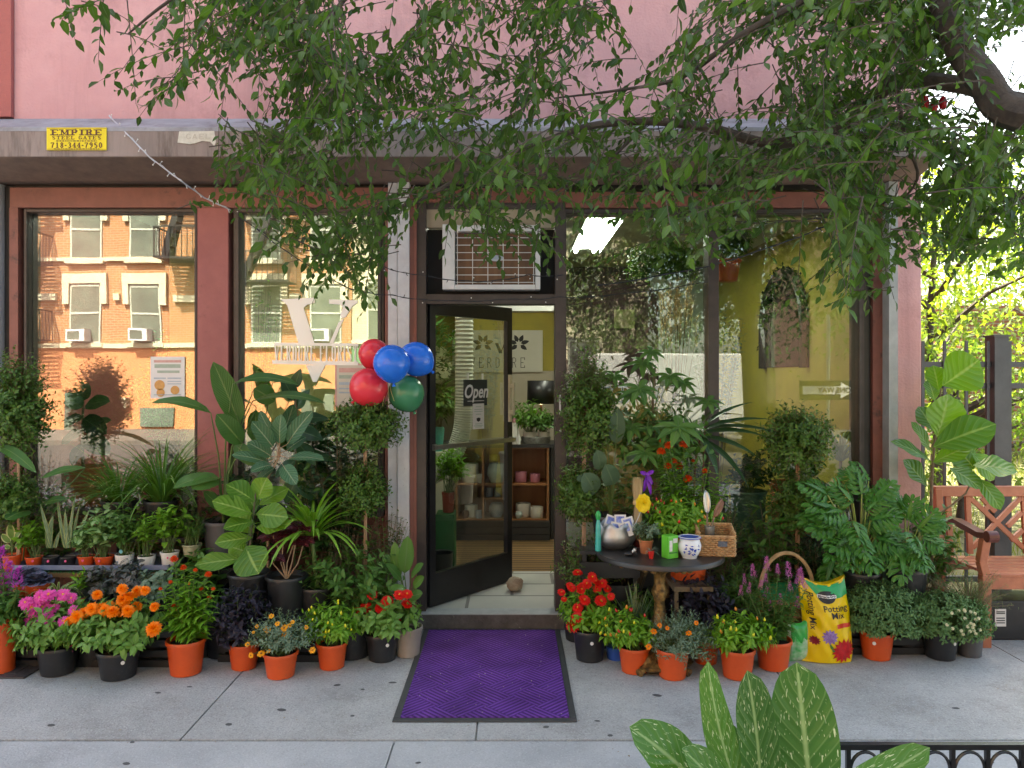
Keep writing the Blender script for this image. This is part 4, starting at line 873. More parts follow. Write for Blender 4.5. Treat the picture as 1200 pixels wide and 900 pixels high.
# ---- blooms, one mesh of each kind, instanced as parts
def bloom_mesh(name, layers, mat, prof='petal', wide=.42):
    lv = LV()
    for n_, r0, L, el, z in layers:
        a = np.arange(n_)*2*np.pi/n_+rng.uniform(0,6)+rng.normal(0,.06,n_)
        B = np.column_stack([np.cos(a)*r0, np.sin(a)*r0, np.full(n_, z)]); e = R(el)+rng.normal(0,.08,n_)
        D_ = np.column_stack([np.cos(a)*np.cos(e), np.sin(a)*np.cos(e), np.sin(e)])
        lv.add(B, D_, None if el < 60 else np.column_stack([-np.cos(a), -np.sin(a), .5*np.ones(n_)]), L*rng.uniform(.88,1.08,n_), L*wide*rng.uniform(.9,1.1,n_), prof, .35, .15, seg=3)
    o = lv.build(name, mat, None, None); me = o.data; bpy.data.objects.remove(o); return me
ZL = [(15,.12,.88,4,0),(13,.10,.72,18,.06),(10,.08,.5,34,.12),(7,.05,.3,50,.16)]
ML = [(16,.1,.85,-8,0),(15,.1,.8,12,.08),(13,.08,.68,32,.16),(10,.05,.55,52,.22),(7,.02,.42,70,.28)]
GLY = [(12,.12,.88,8,0)]
BM = {}
for k, (lay, mt, wd) in dict(zpink=(ZL,'pink',.42), zhot=(ZL,'hot',.42), zred=(ZL,'red',.5), mari=(ML,'orange',.5), gaz=(GLY,'yel',.5), gazo=(GLY,'orange',.5), cel=(ML,'rorange',.3), bud=(ML,'cream',.5)).items():
    BM[k] = bloom_mesh('petals_'+k, lay, PM[mt], wide=wd)
def eye_mesh(m_):
    m = MB(); m.lathe([(.2,.06),(.24,.14),(.15,.22),(.001,.25)], (0,0,0), 10); o = link_mesh('e', m.v, m.f, m_, None, True); me = o.data; bpy.data.objects.remove(o); return me
EYE = eye_mesh(eye); EYED = eye_mesh(eyed)
def pepper_mesh(m_):
    m = MB(); m.lathe([(.001,-.1),(.3,.0),(.42,.3),(.36,.7),(.18,1.1),(.001,1.3)], (0,0,0), 10); o = link_mesh('p', m.v, m.f, m_, None, True); me = o.data; bpy.data.objects.remove(o); return me
PEP = [pepper_mesh(pepY), pepper_mesh(pepR), pepper_mesh(pepO)]
def plume_mesh(m_, spiky=True):
    lv = LV(); n_ = 130; t = rng.uniform(0,1,n_)**.8; a = rng.uniform(0,6.28,n_); r = .16*(1-t)**.7
    B = np.column_stack([np.cos(a)*r, np.sin(a)*r, t]); D_ = np.column_stack([np.cos(a), np.sin(a), 1.1+0*a])
    lv.add(B, D_, None, rng.uniform(.12,.22,n_), .06, 'lance', .2, .3, seg=2)
    m = MB(); o = lv.build('x', m_, None, None); me = o.data; bpy.data.objects.remove(o); return me
PLM = {'hot': plume_mesh(PM['lilac']), 'purp': plume_mesh(PM['purp']), 'ro': plume_mesh(PM['rorange'])}
def inst(root, name, me, pos, dr, size, rot=None, parent=None):
    o = bpy.data.objects.new(name, me); COL.objects.link(o); o.parent = parent or root
    q = Vector(dr).to_track_quat('Z','Y') @ Matrix.Rotation(rng.uniform(0,6.28),3,'Z').to_quaternion()
    o.rotation_mode = 'QUATERNION'; o.rotation_quaternion = q; o.location = Vector(pos)-root.location; o.scale = (size,)*3
    return o
def bloom(root, kind, pos, dr, size, eye_=None, name='flower'):
    o = inst(root, name, BM[kind], pos, dr, size)
    if eye_:
        e = bpy.data.objects.new('flower_centre', eye_); COL.objects.link(e); e.parent = o
    return o
def flowers_px(root, mb, base, kind, pts, d, size, eye_=None, face=(0,-.75,.65)):
    """blooms at photo points: (px, py[, scale])"""
    for q in pts:
        dd = d-rng.uniform(.0,.12); p = Wp(q[0], q[1], dd); s = size*(q[2] if len(q) > 2 else 1)*rng.uniform(.9,1.08)
        dr = Vector(face)+Vector(rng.normal(0,.22,3)); dr.x += (q[0]-600)*0
        bloom(root, kind, p, dr, s, eye_)
        b = Vector(base); mb.tube([b, (b*.45+Vector(p)*.55)+Vector((0,.02,.03)), Vector(p)-dr.normalized()*.005], [.0022,.002,.0016], 4, False)

def bring(px, py, tw, h, mat, bw=None, d=None, z0=0., dot=None, rim=True, ribs=False, dotside=.5):
    """a pot from its photo box: centre px, bottom py, top width and height in photo pixels"""
    if d is None: d = (H-z0)*900/(py-440); r = tw*d/900/2; d = d+r*.8
    r = tw*d/900/2
    return dict(c=(Xp(px,d), CY+d, z0), rt=r, rb=r*(bw or .78), h=h*d/900, mat=mat, d=d, dot=dot, rim=rim, ribs=ribs, dotside=dotside)
def potted(name, label, cat, p, group=None):
    t = thing(name, label, cat, p['c'], group)
    base = pot(t, p['c'], p['rt'], p['rb'], p['h'], p['mat'], p['rim'], p['dot'], ribs=p['ribs'], dotside=p['dotside'])
    return t, base, p['d']
def fin(t, lv, mb, leaf, stem=None, fname='foliage'):
    if lv is not None and lv.n: part(fname, lv, leaf, t)
    if mb is not None and mb.v: part('stem', mb, stem or stemg, t)

def bushy(name, label, cat, p, box, leaf, ns, nl, L, W, group=None, after=None, stem=None, **k):
    t, base, d = potted(name, label, cat, p, group); lv, mb = LV(), MB()
    cen, R3 = ell(*box, d); tip, u = shoots(lv, mb, base, cen, R3, ns, nl, L, W, **k)
    if after: after(t, base, d, tip, u, mb, lv)
    fin(t, lv, mb, G[leaf], stem); return t
def pep_after(cols, n, s=.016):
    def f(t, base, d, tip, u, mb, lv):
        idx = [i for i in np.argsort(-(u[:,2]-.9*u[:,1]))[:n*2]]; rng.shuffle(idx)
        for i in idx[:n]: inst(t, 'pepper', PEP[cols[int(rng.integers(len(cols)))]], tip[i]+np.array([0,-.01,.012]), Vector((rng.normal(0,.3),rng.normal(0,.3)-.2,1)), s*rng.uniform(.8,1.2))
    return f

def flower_after(kind, pts, size, eye_=None, **kw):
    def f(t, base, d, tip, u, mb, lv): flowers_px(t, mb, base, kind, pts, d, size, eye_, **kw)
    return f
def big_leaves(lv, mb, base, specs, d, sr=.006, prof='paddle', bend=.35, fold=.12, wave=.03, nh=(0,-.75,.7), seg=9, petiole=True, ctr=None):
    """specs: (base px, base py, tip px, tip py, width px, depth offset)"""
    for s_ in specs:
        x0, y0, x1, y1, w_ = s_[:5]; dz = s_[5] if len(s_) > 5 else 0
        a = Wp(x0, y0, d+dz*.5); b = Wp(x1, y1, d+dz); v = b-a
        hint = Vector(s_[6]) if len(s_) > 6 else Vector(nh)+Vector(rng.normal(0,.15,3))
        bd = s_[7] if len(s_) > 7 else bend
        lv.add(np.array([tuple(a)]), np.array([tuple(v+hint.normalized()*v.length*bd*.45)]), np.array([tuple(hint)]), v.length*(1+bd*bd/8), w_*d/900, prof, bd, fold, seg=seg, cols=5, wave=wave)
        if petiole:
            bb = Vector(ctr) if ctr is not None else Vector(base); mid = (bb+a)/2; mid.z += .12*(a-bb).length; mid.x += (bb.x-a.x)*.18
            mb.tube([bb, (bb+mid)/2+Vector((0,0,.01)), mid, a, a+v*.2+hint.normalized()*v.length*bd*.08], [sr, sr*.9, sr*.75, sr*.5, sr*.3], 6, False)
def straps(lv, base, n_, L, W, spread=.6, bend=.9, prof='strap', el=(40,85), jr=.02, dirx=None, fold=.3):
    a = rng.uniform(0,6.28,n_) if dirx is None else dirx; e = R(1)*rng.uniform(el[0], el[1], n_)
    D_ = np.column_stack([np.cos(a)*np.cos(e), np.sin(a)*np.cos(e), np.sin(e)])
    B = np.array(base)+np.column_stack([np.cos(a)*jr, np.sin(a)*jr, 0*a])*rng.uniform(.3,1,(n_,1))
    N = np.column_stack([-np.cos(a)*.5, -np.sin(a)*.5, np.full(n_, .7)])
    lv.add(B, D_, N, L*rng.uniform(.65,1.1,n_), W*rng.uniform(.8,1.15,n_), prof, rng.uniform(.6,1.25,n_)*bend, fold, seg=7)
def celosia(t, base, d, tops, mb, lv, plume, psize, Lf=.085, W=.26, crest=False):
    """upright stems with whorled lance leaves, a plume on each top; tops = (px, py)"""
    for q in tops:
        tp = np.array(Wp(q[0], q[1], d+rng.uniform(-.12,.1))); b = np.array(base)+np.append(rng.normal(0,.02,2), 0)
        n_ = max(8, int(np.linalg.norm(tp-b)/.011)); tt = np.linspace(.12,.97,n_)[:,None]; mid = (b+tp)/2+np.array([(b[0]-tp[0])*-.12, 0, .02])
        p_ = (1-tt)**2*b+2*tt*(1-tt)*mid+tt*tt*tp; a = np.arange(n_)*2.4
        D_ = np.column_stack([np.cos(a), np.sin(a), .35+0*a])+rng.normal(0,.12,(n_,3)); s_ = Lf*np.interp(tt[:,0],[0,.5,1],[1.1,1,.45])*rng.uniform(.8,1.15,n_)
        lv.add(p_, D_, None, s_, s_*W, 'lance', .8, .25, seg=4); mb.tube([b, mid, tp], [.0035,.003,.002], 5, False)
        if plume:
            if crest: bloom(t, 'cel', tp, (rng.normal(0,.2), -.3, 1), psize*rng.uniform(.8,1.3)*(q[2] if len(q) > 2 else 1))
            else: inst(t, 'plume', PLM[plume], tp-np.array([0,0,.01]), (rng.normal(0,.12), rng.normal(0,.12)-.1, 1), psize*rng.uniform(.75,1.15)*(q[2] if len(q) > 2 else 1))
            
GRP = 'potted flowers in the front row on the pavement'
W1, W2 = (sticker, 1.3), (sticker_p, .9)
# ------------------------------------------------------------------ front row, left of the mat
p = bring(2, 793, 34, 66, terra); t, base, d = potted('potted_celosia', 'magenta plumed celosia in an orange pot, cut off at the left edge of the pavement', 'potted plant', p, GRP); lv, mb = LV(), MB()
celosia(t, base, d, [(-8,690),(4,668),(14,680),(20,690),(-16,700),(8,700)], mb, lv, 'hot', .13, .10, .3); shoots(lv, mb, base, *ell(-30,34,700,735,d), 18, 10, .08, .35); fin(t, lv, mb, G['mid'])
bushy('potted_zinnia', 'pink zinnias in a black pot at the left end of the front row', 'potted plant', bring(68, 795, 46, 33, blackpot), (18,108,706,772), 'zin', 46, 11, .062, .46, GRP, bend=.8,
  after=flower_after('zpink', [(30,706,.9),(47,700),(38,712,1.25),(57,697,1.1),(74,697),(84,701,.8),(37,726,1.05),(55,726,1.15),(29,741,.75),(74,728,.9),(86,716,.8),(63,713,.9),(82,761,.6),(50,712,1.2)], .045, EYE))
bushy('potted_marigold', 'orange marigolds in a black pot beside the pink zinnias', 'potted plant', bring(139, 800, 48, 33, blackpot, dot=W1, dotside=.9), (78,188,706,772), 'zin', 56, 11, .066, .46, GRP, bend=.8,
  after=flower_after('mari', [(81,728,.9),(90,723),(99,718),(108,714,1.1),(119,713),(128,710,.9),(114,697,.8),(143,690,.9),(145,703,1.2),(152,699),(161,693),(170,692,.8),(132,717,1.1),(141,716),(150,716,1.15),(160,711),(136,740,1.05),(180,737,1.3),(181,711,.8),(123,715)], .040))
p = bring(218, 795, 44, 40, terra); t, base, d = potted('potted_celosia', 'tall leafy celosia with small red orange crests in an orange pot', 'potted plant', p, GRP); lv, mb = LV(), MB()
celosia(t, base, d, [(204,655,1.6),(215,665,1.0),(244,673,1.3),(200,682,.9),(205,712,1.5),(229,668,.8),(220,702,.9),(245,700,.7),(188,690,.6),(222,684,.6),(250,690,.7),(236,690,.7)], mb, lv, 'ro', .020, .095, .27, crest=True)
celosia(t, base, d, [(190,710),(250,716),(212,725),(236,720),(225,712)], mb, lv, None, 0, .10, .3); fin(t, lv, mb, G['bright'])
bushy('potted_black_pepper', 'black purple leaved ornamental pepper in an orange pot between the celosia and golden daisies', 'potted plant', bring(286, 791, 36, 30, terra, d=4.42), (249,316,690,768), 'black', 60, 10, .055, .42, GRP, bend=.7, hemi=-.5)
bushy('potted_golden_daisy', 'mound of small golden daisies in a low orange pot', 'potted plant', bring(329, 798, 40, 29, terra), (290,372,718,774), 'silver', 90, 13, .026, .30, GRP, bend=.5, frac=.7,
  after=flower_after('gaz', [(294,768,1.1),(306,766,1.3),(315,763),(290,755,.9),(313,738,1.25),(301,734,.8),(318,722,.9),(325,731,.9),(333,736,1.1),(339,733),(333,744,1.1),(329,752,1.1),(324,743,.8),(366,762,1.1),(359,735,.8),(343,729,.7),(297,741,.7)], .018, EYED))
bushy('potted_yellow_pepper', 'bright green pepper plant with yellow fruits in an orange pot beside the red zinnias', 'potted plant', bring(389, 787, 36, 30, terra), (356,420,706,764), 'bright', 44, 11, .058, .30, GRP, bend=.9,
  after=lambda t, b, d, tip, u, mb, lv: [inst(t, 'pepper', PEP[0], Wp(x, y, d-rng.uniform(.05,.14)), (rng.normal(0,.3),-.2,1), .015*rng.uniform(.8,1.3)) for x, y in ((365,713),(369,720),(366,727),(396,708),(400,720),(384,731),(390,733),(378,742),(382,742),(385,741),(390,746),(380,747),(405,735),(408,737),(396,705),(362,716),(411,739)) ] and None)
bushy('potted_zinnia', 'scarlet zinnias in a black pot just left of the purple mat', 'potted plant', bring(448, 778, 40, 32, blackpot, dot=W1, dotside=.7), (408,492,692,756), 'zin', 46, 11, .058, .48, GRP, bend=.8,
  after=flower_after('zred', [(436,696,1.05),(429,712,1.15),(419,716),(415,727,.95),(454,704,1.1),(447,711,1.1),(468,697,1.1),(477,696,1.05),(463,728,1.25),(477,708,1.1),(446,713),(470,693,.8)], .037, EYE))
# right of the mat
bushy('potted_zinnia', 'dense scarlet zinnias in a black pot just right of the purple mat', 'potted plant', bring(691, 778, 40, 36, blackpot, dot=W1, dotside=.05), (656,722,686,760), 'bright', 44, 11, .055, .42, GRP, bend=.8,
  after=flower_after('zred', [(677,671,1.1),(688,684,1.15),(694,676,1.05),(670,689),(681,690,1.2),(685,703,1.3),(704,704,1.3),(677,712,1.1),(693,715,1.05),(676,723,1.2),(671,733,1.45),(658,694,.8),(661,702,.7),(706,684,1),(700,690,.9),(712,690,.8),(716,699,.8),(698,681,.9),(668,686,.8),(715,720,.7)], .033, EYE))
bushy('potted_red_pepper', 'compact pepper plant with red and yellow fruits beside the dense scarlet zinnias', 'potted plant', bring(743, 792, 37, 30, terra), (706,764,716,766), 'bright', 44, 11, .055, .30, GRP, bend=.9, after=pep_after([0,1,2,0], 26, .017))
bushy('potted_silver_daisy', 'silvery feathery daisy mound with few orange blooms in an orange pot', 'potted plant', bring(788, 799, 39, 34, terra), (759,838,718,786), 'silver', 120, 14, .026, .28, GRP, bend=.5, frac=.72, hemi=-.6,
  after=flower_after('gazo', [(773,733,1),(766,740,1.2),(782,736,.9),(807,742,1.1),(816,730,.9),(760,758,1.2)], .016, EYED))
bushy('potted_daisy', 'low feathery daisy in an orange pot, half hidden behind the silvery mound', 'potted plant', bring(827, 790, 32, 28, terra, d=4.5), (812,848,735,770), 'silver', 40, 12, .026, .28, GRP, bend=.5)
bushy('potted_yellow_pepper', 'spreading pepper plant with few yellow fruits in an orange pot beside the feathery daisies', 'potted plant', bring(864, 799, 41, 34, terra, dot=None), (832,902,722,772), 'bright', 46, 11, .060, .30, GRP, bend=.9, after=pep_after([0,0,0,2], 13, .018))
p = bring(906, 793, 42, 34, terra, d=4.42); t, base, d = potted('potted_celosia', 'purple pink plumed celosia in an orange pot beside the yellow soil bag', 'potted plant', p, GRP); lv, mb = LV(), MB()
celosia(t, base, d, [(873,684),(884,676),(899,668,1.3),(897,682),(912,672,1.1),(925,676,1.2),(935,686,1.2),(938,680),(868,697),(877,694),(895,700),(927,692,1.1),(914,708),(934,712),(900,718),(890,690),(945,690,.9)], mb, lv, 'purp', .075, .075, .28)
celosia(t, base, d, [(880,722),(930,726),(905,730),(920,705),(888,712)], mb, lv, None, 0, .08, .3); fin(t, lv, mb, G['mid'])
bushy('potted_mum', 'round budding chrysanthemum in an orange pot right of the soil bag', 'potted plant', bring(1027, 776, 39, 32, terra, dot=W1, dotside=-.8), (988,1080,684,752), 'mum', 420, 9, .026, .45, GRP, bend=.5, frac=.30, shell=(.88,1.02), sr=.0012, hemi=-.45)
bushy('potted_mum', 'round chrysanthemum with pale buds in a black pot', 'potted plant', bring(1102, 776, 40, 32, blackpot, dot=W1, dotside=.55), (1064,1154,696,758), 'mum', 400, 9, .026, .45, GRP, bend=.5, frac=.30, shell=(.88,1.02), sr=.0012, hemi=-.45,
  after=lambda t, b, d, tip, u, mb, lv: [bloom(t, 'bud', tip[i], u[i], .011) for i in np.argsort(u[:,1]-.3*u[:,2])[:22]] and None)
# ------------------------------------------------------------------ second row, left
def crate(label, px0, px1, d0, z1, z0=0., mat=None, dy=.3):
    m = MB(); x0, x1 = Xp(px0, d0), Xp(px1, d0); y = CY+d0
    m.box(x0, x1, y, y+dy, z1-.02, z1); 
    for k in range(4):
        zz = z0+(z1-.02-z0)*k/4; m.box(x0, x1, y, y+.012, zz, zz+(z1-z0)*.16); m.box(x0, x1, y+dy-.012, y+dy, zz, zz+(z1-z0)*.16); m.box(x0, x0+.012, y+.013, y+dy-.013, zz, zz+(z1-z0)*.16); m.box(x1-.012, x1, y+.013, y+dy-.013, zz, zz+(z1-z0)*.16)
    for xx in (x0+.013, x1-.04): m.box(xx, xx+.027, y+.0125, y+.035, z0, z1-.021); m.box(xx, xx+.027, y+dy-.035, y+dy-.0125, z0, z1-.021)
    return solo('crate', m, mat or blackpot, label, 'crate')
crate('low black crate under the burgundy and big leaved nursery pots', 255, 385, 4.5, .262)
crate('black crate lifting the grey pot of the tall paddle leaved plant', 225, 300, 4.72, .56, dy=.32)
crate('black crate under the lobed leaf plants at the right', 985, 1086, 4.62, .25)
crate('black crate behind the round table carrying a tall leafy pot', 680, 750, 4.72, .60, dy=.3)
# turf bench with tray
m = MB(); x0, x1 = Xp(-30,4.7), Xp(210,4.7)
bench_t = thing('display_bench', 'low display bench topped with green artificial turf under the small pots', 'bench', ((x0+x1)/2, -.45, 0))
m.box(x0, x1, -.56, -.10, .46, .485); part('bench_top', m, woodfloor, bench_t)
for xx in (x0+.02, (x0+x1)/2, x1-.06):
    for yy in (-.55, -.15): part('leg', MB().box(xx, xx+.04, yy, yy+.04, 0, .459), stemw, bench_t)
lv = LV(); n_ = 9000; lv.add(np.column_stack([rng.uniform(x0,x1,n_), rng.uniform(-.57,-.1,n_), np.full(n_, .486)]), rng.normal(0,.4,(n_,3))+np.array([0,-.1,1.]), None, .014, .004, 'strap', .3, .2, seg=1)
part('turf', lv, leafmat('artificial_turf', (.015,.16,.05), (.02,.24,.07), trans=0), bench_t)
tray = MB(); tx0, tx1 = Xp(30,4.78), Xp(207,4.78); tray.box(tx0, tx1, -.545, -.22, .502, .51); tray.box(tx0, tx1, -.55, -.545, .502, .53); tray.box(tx0, tx1, -.22, -.215, .502, .53); tray.box(tx0-.005, tx0, -.545, -.22, .502, .53); tray.box(tx1, tx1+.005, -.545, -.22, .502, .53)
solo('plant_tray', tray, nmat('blue_grey_tray', (.20,.23,.32), (.17,.19,.27), .4), 'long blue grey tray holding the row of small pots', 'tray')
GS = 'small potted houseplants in the tray and on the turf bench'
def small(name, label, px, py, tw, h, mat, d=None, z0=.511, **k):
    p = bring(px, py, tw, h, mat, d=d or 4.72, z0=z0, **k); return potted(name, label, 'potted plant', p, GS)
t, b, d = small('potted_rubber_plant', 'small cream edged rubber plant at the left end of the turf bench', 14, 658, 20, 19, terra, z0=.486, d=4.7); lv, mb = LV(), MB()
big_leaves(lv, mb, b, [(14,632,11,614,9),(16,634,24,620,9),(12,636,2,626,8),(17,640,28,636,7),(12,642,4,640,6)], d, .002); fin(t, lv, mb, G['cream'])
t, b, d = small('potted_dwarf_ficus', 'tiny green ficus in an orange pot tucked behind the cream edged rubber plant', 28, 652, 16, 17, terra, d=4.95, z0=.486); lv, mb = LV(), MB(); shoots(lv, mb, b, *ell(16,44,612,640,d), 12, 6, .045, .5); fin(t, lv, mb, G['mid'])
t, b, d = small('potted_pothos', 'small bright pothos in a low orange pot, first in the tray', 40, 651, 19, 11, terra, dot=W2, dotside=.6); lv, mb = LV(), MB(); shoots(lv, mb, b, *ell(22,56,613,641,d), 16, 6, .05, .62, bend=.7); fin(t, lv, mb, G['bright'])
for px, lab, xs in ((60,'snake plant in a black pot with one broad pale leaf',[(58,640,62,603,11),(62,640,47,590,5),(56,640,56,612,5),(65,640,70,622,5),(60,640,53,618,6)]),(80,'tall narrow snake plant in a black pot with mottled leaves',[(80,640,76,596,6),(82,640,88,578,6),(84,640,93,590,5),(78,640,70,606,5),(86,640,106,594,5),(80,640,84,604,6),(76,640,66,580,4)])):
    t, b, d = small('potted_snake_plant', lab, px, 650, 18, 11, blackpot, dot=W2, dotside=.3); lv, mb = LV(), MB()
    big_leaves(lv, mb, b, [(x, y+2, a, c, w_) for x, y, a, c, w_ in xs], d, .002, prof='strap', bend=.12, fold=.35, wave=.02, petiole=False); fin(t, lv, None, G['snake'])
t, b, d = small('potted_syngonium', 'pale green arrowhead plant in an orange pot beside the snake plants', 101, 652, 19, 12, terra, dot=W2, dotside=.2); lv, mb = LV(), MB(); shoots(lv, mb, b, *ell(88,116,616,642,d), 18, 5, .05, .7, bend=.7); fin(t, lv, mb, G['syng'])
t, b, d = small('potted_syngonium', 'larger white mottled arrowhead plant in an orange pot, middle of the tray', 122, 652, 22, 12, terra, dot=W2, dotside=.0); lv, mb = LV(), MB(); shoots(lv, mb, b, *ell(100,146,594,644,d), 26, 6, .062, .66, bend=.7); fin(t, lv, mb, G['syng'])
t, b, d = small('potted_peace_lily', 'leafy dark green houseplant in a white pot with a teal mark', 146, 649, 21, 14, whitepot, rim=False); lv, mb = LV(), MB(); shoots(lv, mb, b, *ell(124,166,592,640,d), 24, 7, .05, .42, bend=.8); fin(t, lv, mb, G['mid'])
m = MB(); q = Wp(147, 644, 4.72); m.lathe([(.012,0),(.012,.001)], (q.x, b.y-.0555*21/21-.0, q.z), 8, Matrix.Rotation(R(90),4,'X')); part('printed_mark', m, nmat('teal_mark', (.1,.4,.4), (.1,.35,.4), .4), t)
t, b, d = small('potted_basil', 'small herb in a tapered white pot with red print', 172, 650, 20, 12, whitepot, rim=False); lv, mb = LV(), MB(); shoots(lv, mb, b, *ell(158,190,600,640,d), 18, 8, .036, .5); fin(t, lv, mb, G['bright'])
t, b, d = small('potted_croton', 'broad leaved lime green houseplant in a tall white pot', 199, 650, 21, 17, whitepot, rim=True, dot=(sticker_p,.7), dotside=.3); lv, mb = LV(), MB(); shoots(lv, mb, b, *ell(182,222,590,636,d), 20, 6, .062, .5, bend=.8); fin(t, lv, mb, G['bright'])
t, b, d = small('potted_rosemary', 'needle leaved herb in a cream and olive pot at the right end of the tray', 225, 648, 22, 14, nmat('cream_olive_pot', (.45,.43,.30), (.22,.24,.13), .5, 5), z0=.565, d=4.75); lv, mb = LV(), MB(); shoots(lv, mb, b, *ell(210,240,600,636,d), 34, 16, .022, .16, prof='strap'); fin(t, lv, mb, G['mid'])
# things standing lower between bench and front row
bushy('spider_plant', 'white striped spider plant below the turf bench', 'potted plant', bring(68, 712, 26, 18, terra, d=4.52, z0=.30), (60,76,690,697), 'spid', 2, 2, .02, .4, after=lambda t, b, d, tip, u, mb, lv: (straps(lv, b, 48, .22, .014, bend=2.0, el=(35,85)), None)[1])
bushy('small_green_plant', 'upright narrow leaved green plant beside the spider plant', 'potted plant', bring(92, 712, 16, 16, terra, d=4.5, z0=.30), (84,100,664,690), 'bright', 5, 8, .055, .3)
for lab, px, nn in (('blue purple ornamental cabbage left of the spider plant', 30, 1), ('blue purple ornamental cabbage in an orange pot, smaller and nearer', 44, 2)):
    p = bring(px, 722-4*nn, 28, 22, terra, d=4.62-.06*nn, z0=.36); t, b, d = potted('ornamental_cabbage', lab, 'potted plant', p); lv, mb = LV(), MB()
    for k in range(4):
        n_ = 9; a = np.arange(n_)*.7+k; e = R(15+18*k)
        lv.add(np.array(b)+np.column_stack([np.cos(a)*.012,np.sin(a)*.012,np.full(n_,.01+.008*k)]), np.column_stack([np.cos(a)*math.cos(e),np.sin(a)*math.cos(e),np.full(n_,math.sin(e))]), None, (.10-.016*k)*(1.15 if nn == 1 else .85), (.085-.012*k), 'round', .5, .2, seg=6, cols=5, wave=.10)
    fin(t, lv, None, G['cabb'])
crate('long low crate carrying the silvery purple foliage pots', 5, 205, 4.42, .25, dy=.28)
for i, (lab, x0, x1, y0, y1, lf) in enumerate((('silvery purple foliage plant behind the marigolds, left one',96,140,664,712,'heuch'),('grey purple broad leaved foliage plant behind the marigolds, middle one',128,172,660,706,'heuch'),('dusky green and purple foliage plant behind the tall celosia',160,206,668,716,'silver'),('dull green bushy plant below the tray, behind the cabbage',84,110,688,716,'heuch'))):
    bushy('foliage_plant', lab, 'potted plant', bring((x0+x1)/2, y1+18, 30, 24, blackpot, d=4.56, z0=.251), (x0,x1,y0,y1), lf, 26, 7, .052, .62, 'silvery foliage pots behind the marigolds', bend=.9)
p = bring(232, 730, 34, 30, blackpot, d=4.5, z0=.0); p['c'] = (p['c'][0], p['c'][1], .0); 
bushy('foliage_plant', 'large flat leaved green plant behind the tall celosia', 'potted plant', bring(235, 720, 34, 40, blackpot, d=4.62), (205,262,652,712), 'mid', 20, 6, .10, .5, bend=.8)
# paddle leaved plant
p = bring(262, 650, 46, 37, greypot, d=4.88, z0=.562, bw=.85); t, b, d = potted('bird_of_paradise', 'tall paddle leaved plant in a dark grey pot in front of the red pier', 'potted plant', p); lv, mb = LV(), MB()
big_leaves(lv, mb, b, [(281,497,250,424,28,-.05,(.5,-1,.2),.25),(247,484,184,462,22,-.2,(-.2,-.5,1),.9),(273,450,343,444,19,-.15,(.1,-.6,1),.9),(296,470,376,466,18,-.2,(.1,-.5,1),.8),(257,560,205,566,24,-.3,(-.2,-.6,.8),.8),(256,562,226,570,22,-.3,(.1,-.8,.6),.6),(284,520,255,486,24,-.2,(.3,-1,.3),.5),(298,455,322,470,24,.1,(.3,-1,.2),.4),(290,500,318,520,20,.1,(.3,-1,.2),.4),(275,520,300,545,18,-.1,(0,-1,.4),.4),(300,480,300,520,20,.12,(0,-1,.2),.3),(262,600,240,575,16,-.1),(268,596,285,560,14,0)], d, .007); fin(t, lv, mb, G['bop'])
# ficus with grey-green veined leaves
p = bring(314, 660, 40, 34, greypot, d=4.75, z0=.35); p['c'] = (p['c'][0], p['c'][1], .263); t, b, d = potted('ficus_audrey', 'small ficus tree with oval blue green veined leaves on a pale bare trunk', 'potted plant', p); lv, mb = LV(), MB()
top = Wp(328, 534, d); m = MB(); m.tube([b, Wp(314,600,d), Wp(314,560,d), top, Wp(326,500,d)], [.009,.008,.008,.006,.004], 8); part('trunk', m, stake, t, smooth=True)
big_leaves(lv, mb, b, [(320,524,296,494,20,-.12,(.3,-1,.5)),(328,520,329,486,21,-.05,(-.2,-1,.2)),(337,520,364,482,21,-.1,(.1,-1,.6)),(336,528,358,512,18,.06,(0,-.8,.8)),(338,537,379,538,20,-.15,(0,-.5,1)),(332,546,346,566,19,-.25,(.2,-1,.3)),(318,545,294,552,20,-.12,(0,-.6,1)),(318,535,290,518,19,-.02,(.2,-.9,.7)),(314,542,272,532,17,-.05,(0,-.7,.9)),(332,508,344,474,18,.1,(.6,-1,.1)),(322,548,300,566,15,-.05,(0,-.6,.9)),(322,512,304,482,16,.12,(-.5,-1,.2))], d, .003, prof='paddle', ctr=Wp(326,536,d), bend=.45, fold=.2); fin(t, lv, mb, G['bluegr'], stake)
# dark fig leaves behind
p = bring(345, 650, 44, 40, greypot, d=5.0, z0=.1); t, b, d = potted('rubber_tree', 'dark leaved rubber tree against the lettered window', 'potted plant', p); lv, mb = LV(), MB()
m = MB(); m.tube([b, Wp(345,560,d), Wp(350,500,d), Wp(344,450,d)], [.01,.009,.007,.004], 8); part('trunk', m, stemw, t, smooth=True)
big_leaves(lv, mb, b, [(345,470,330,440,20,-.05),(347,480,362,456,18),(349,500,332,495,16,-.05),(350,505,378,515,20,-.1),(350,520,370,545,18,-.1),(346,540,322,560,18,-.1),(347,545,372,565,16),(350,490,385,490,14,.05),(348,560,335,590,18,-.1),(348,565,380,590,18,-.1),(345,455,352,432,14),(349,530,395,540,14,0)], d, .003, prof='ovate', bend=.4); fin(t, lv, mb, G['dark'])
bushy('potted_shrub', 'dense dark leafy shrub filling the corner under the lettered window', 'potted plant', bring(400, 660, 40, 40, blackpot, d=4.97, z0=.0), (365,440,495,620), 'dark', 46, 9, .075, .5, stem=stemw, bend=.7)
bushy('potted_shrub', 'dark small leaved shrub behind the grassy palm', 'potted plant', bring(215, 660, 40, 40, blackpot, d=4.97, z0=.0), (190,250,560,650), 'mid', 26, 9, .06, .45, stem=stemw, bend=.7)
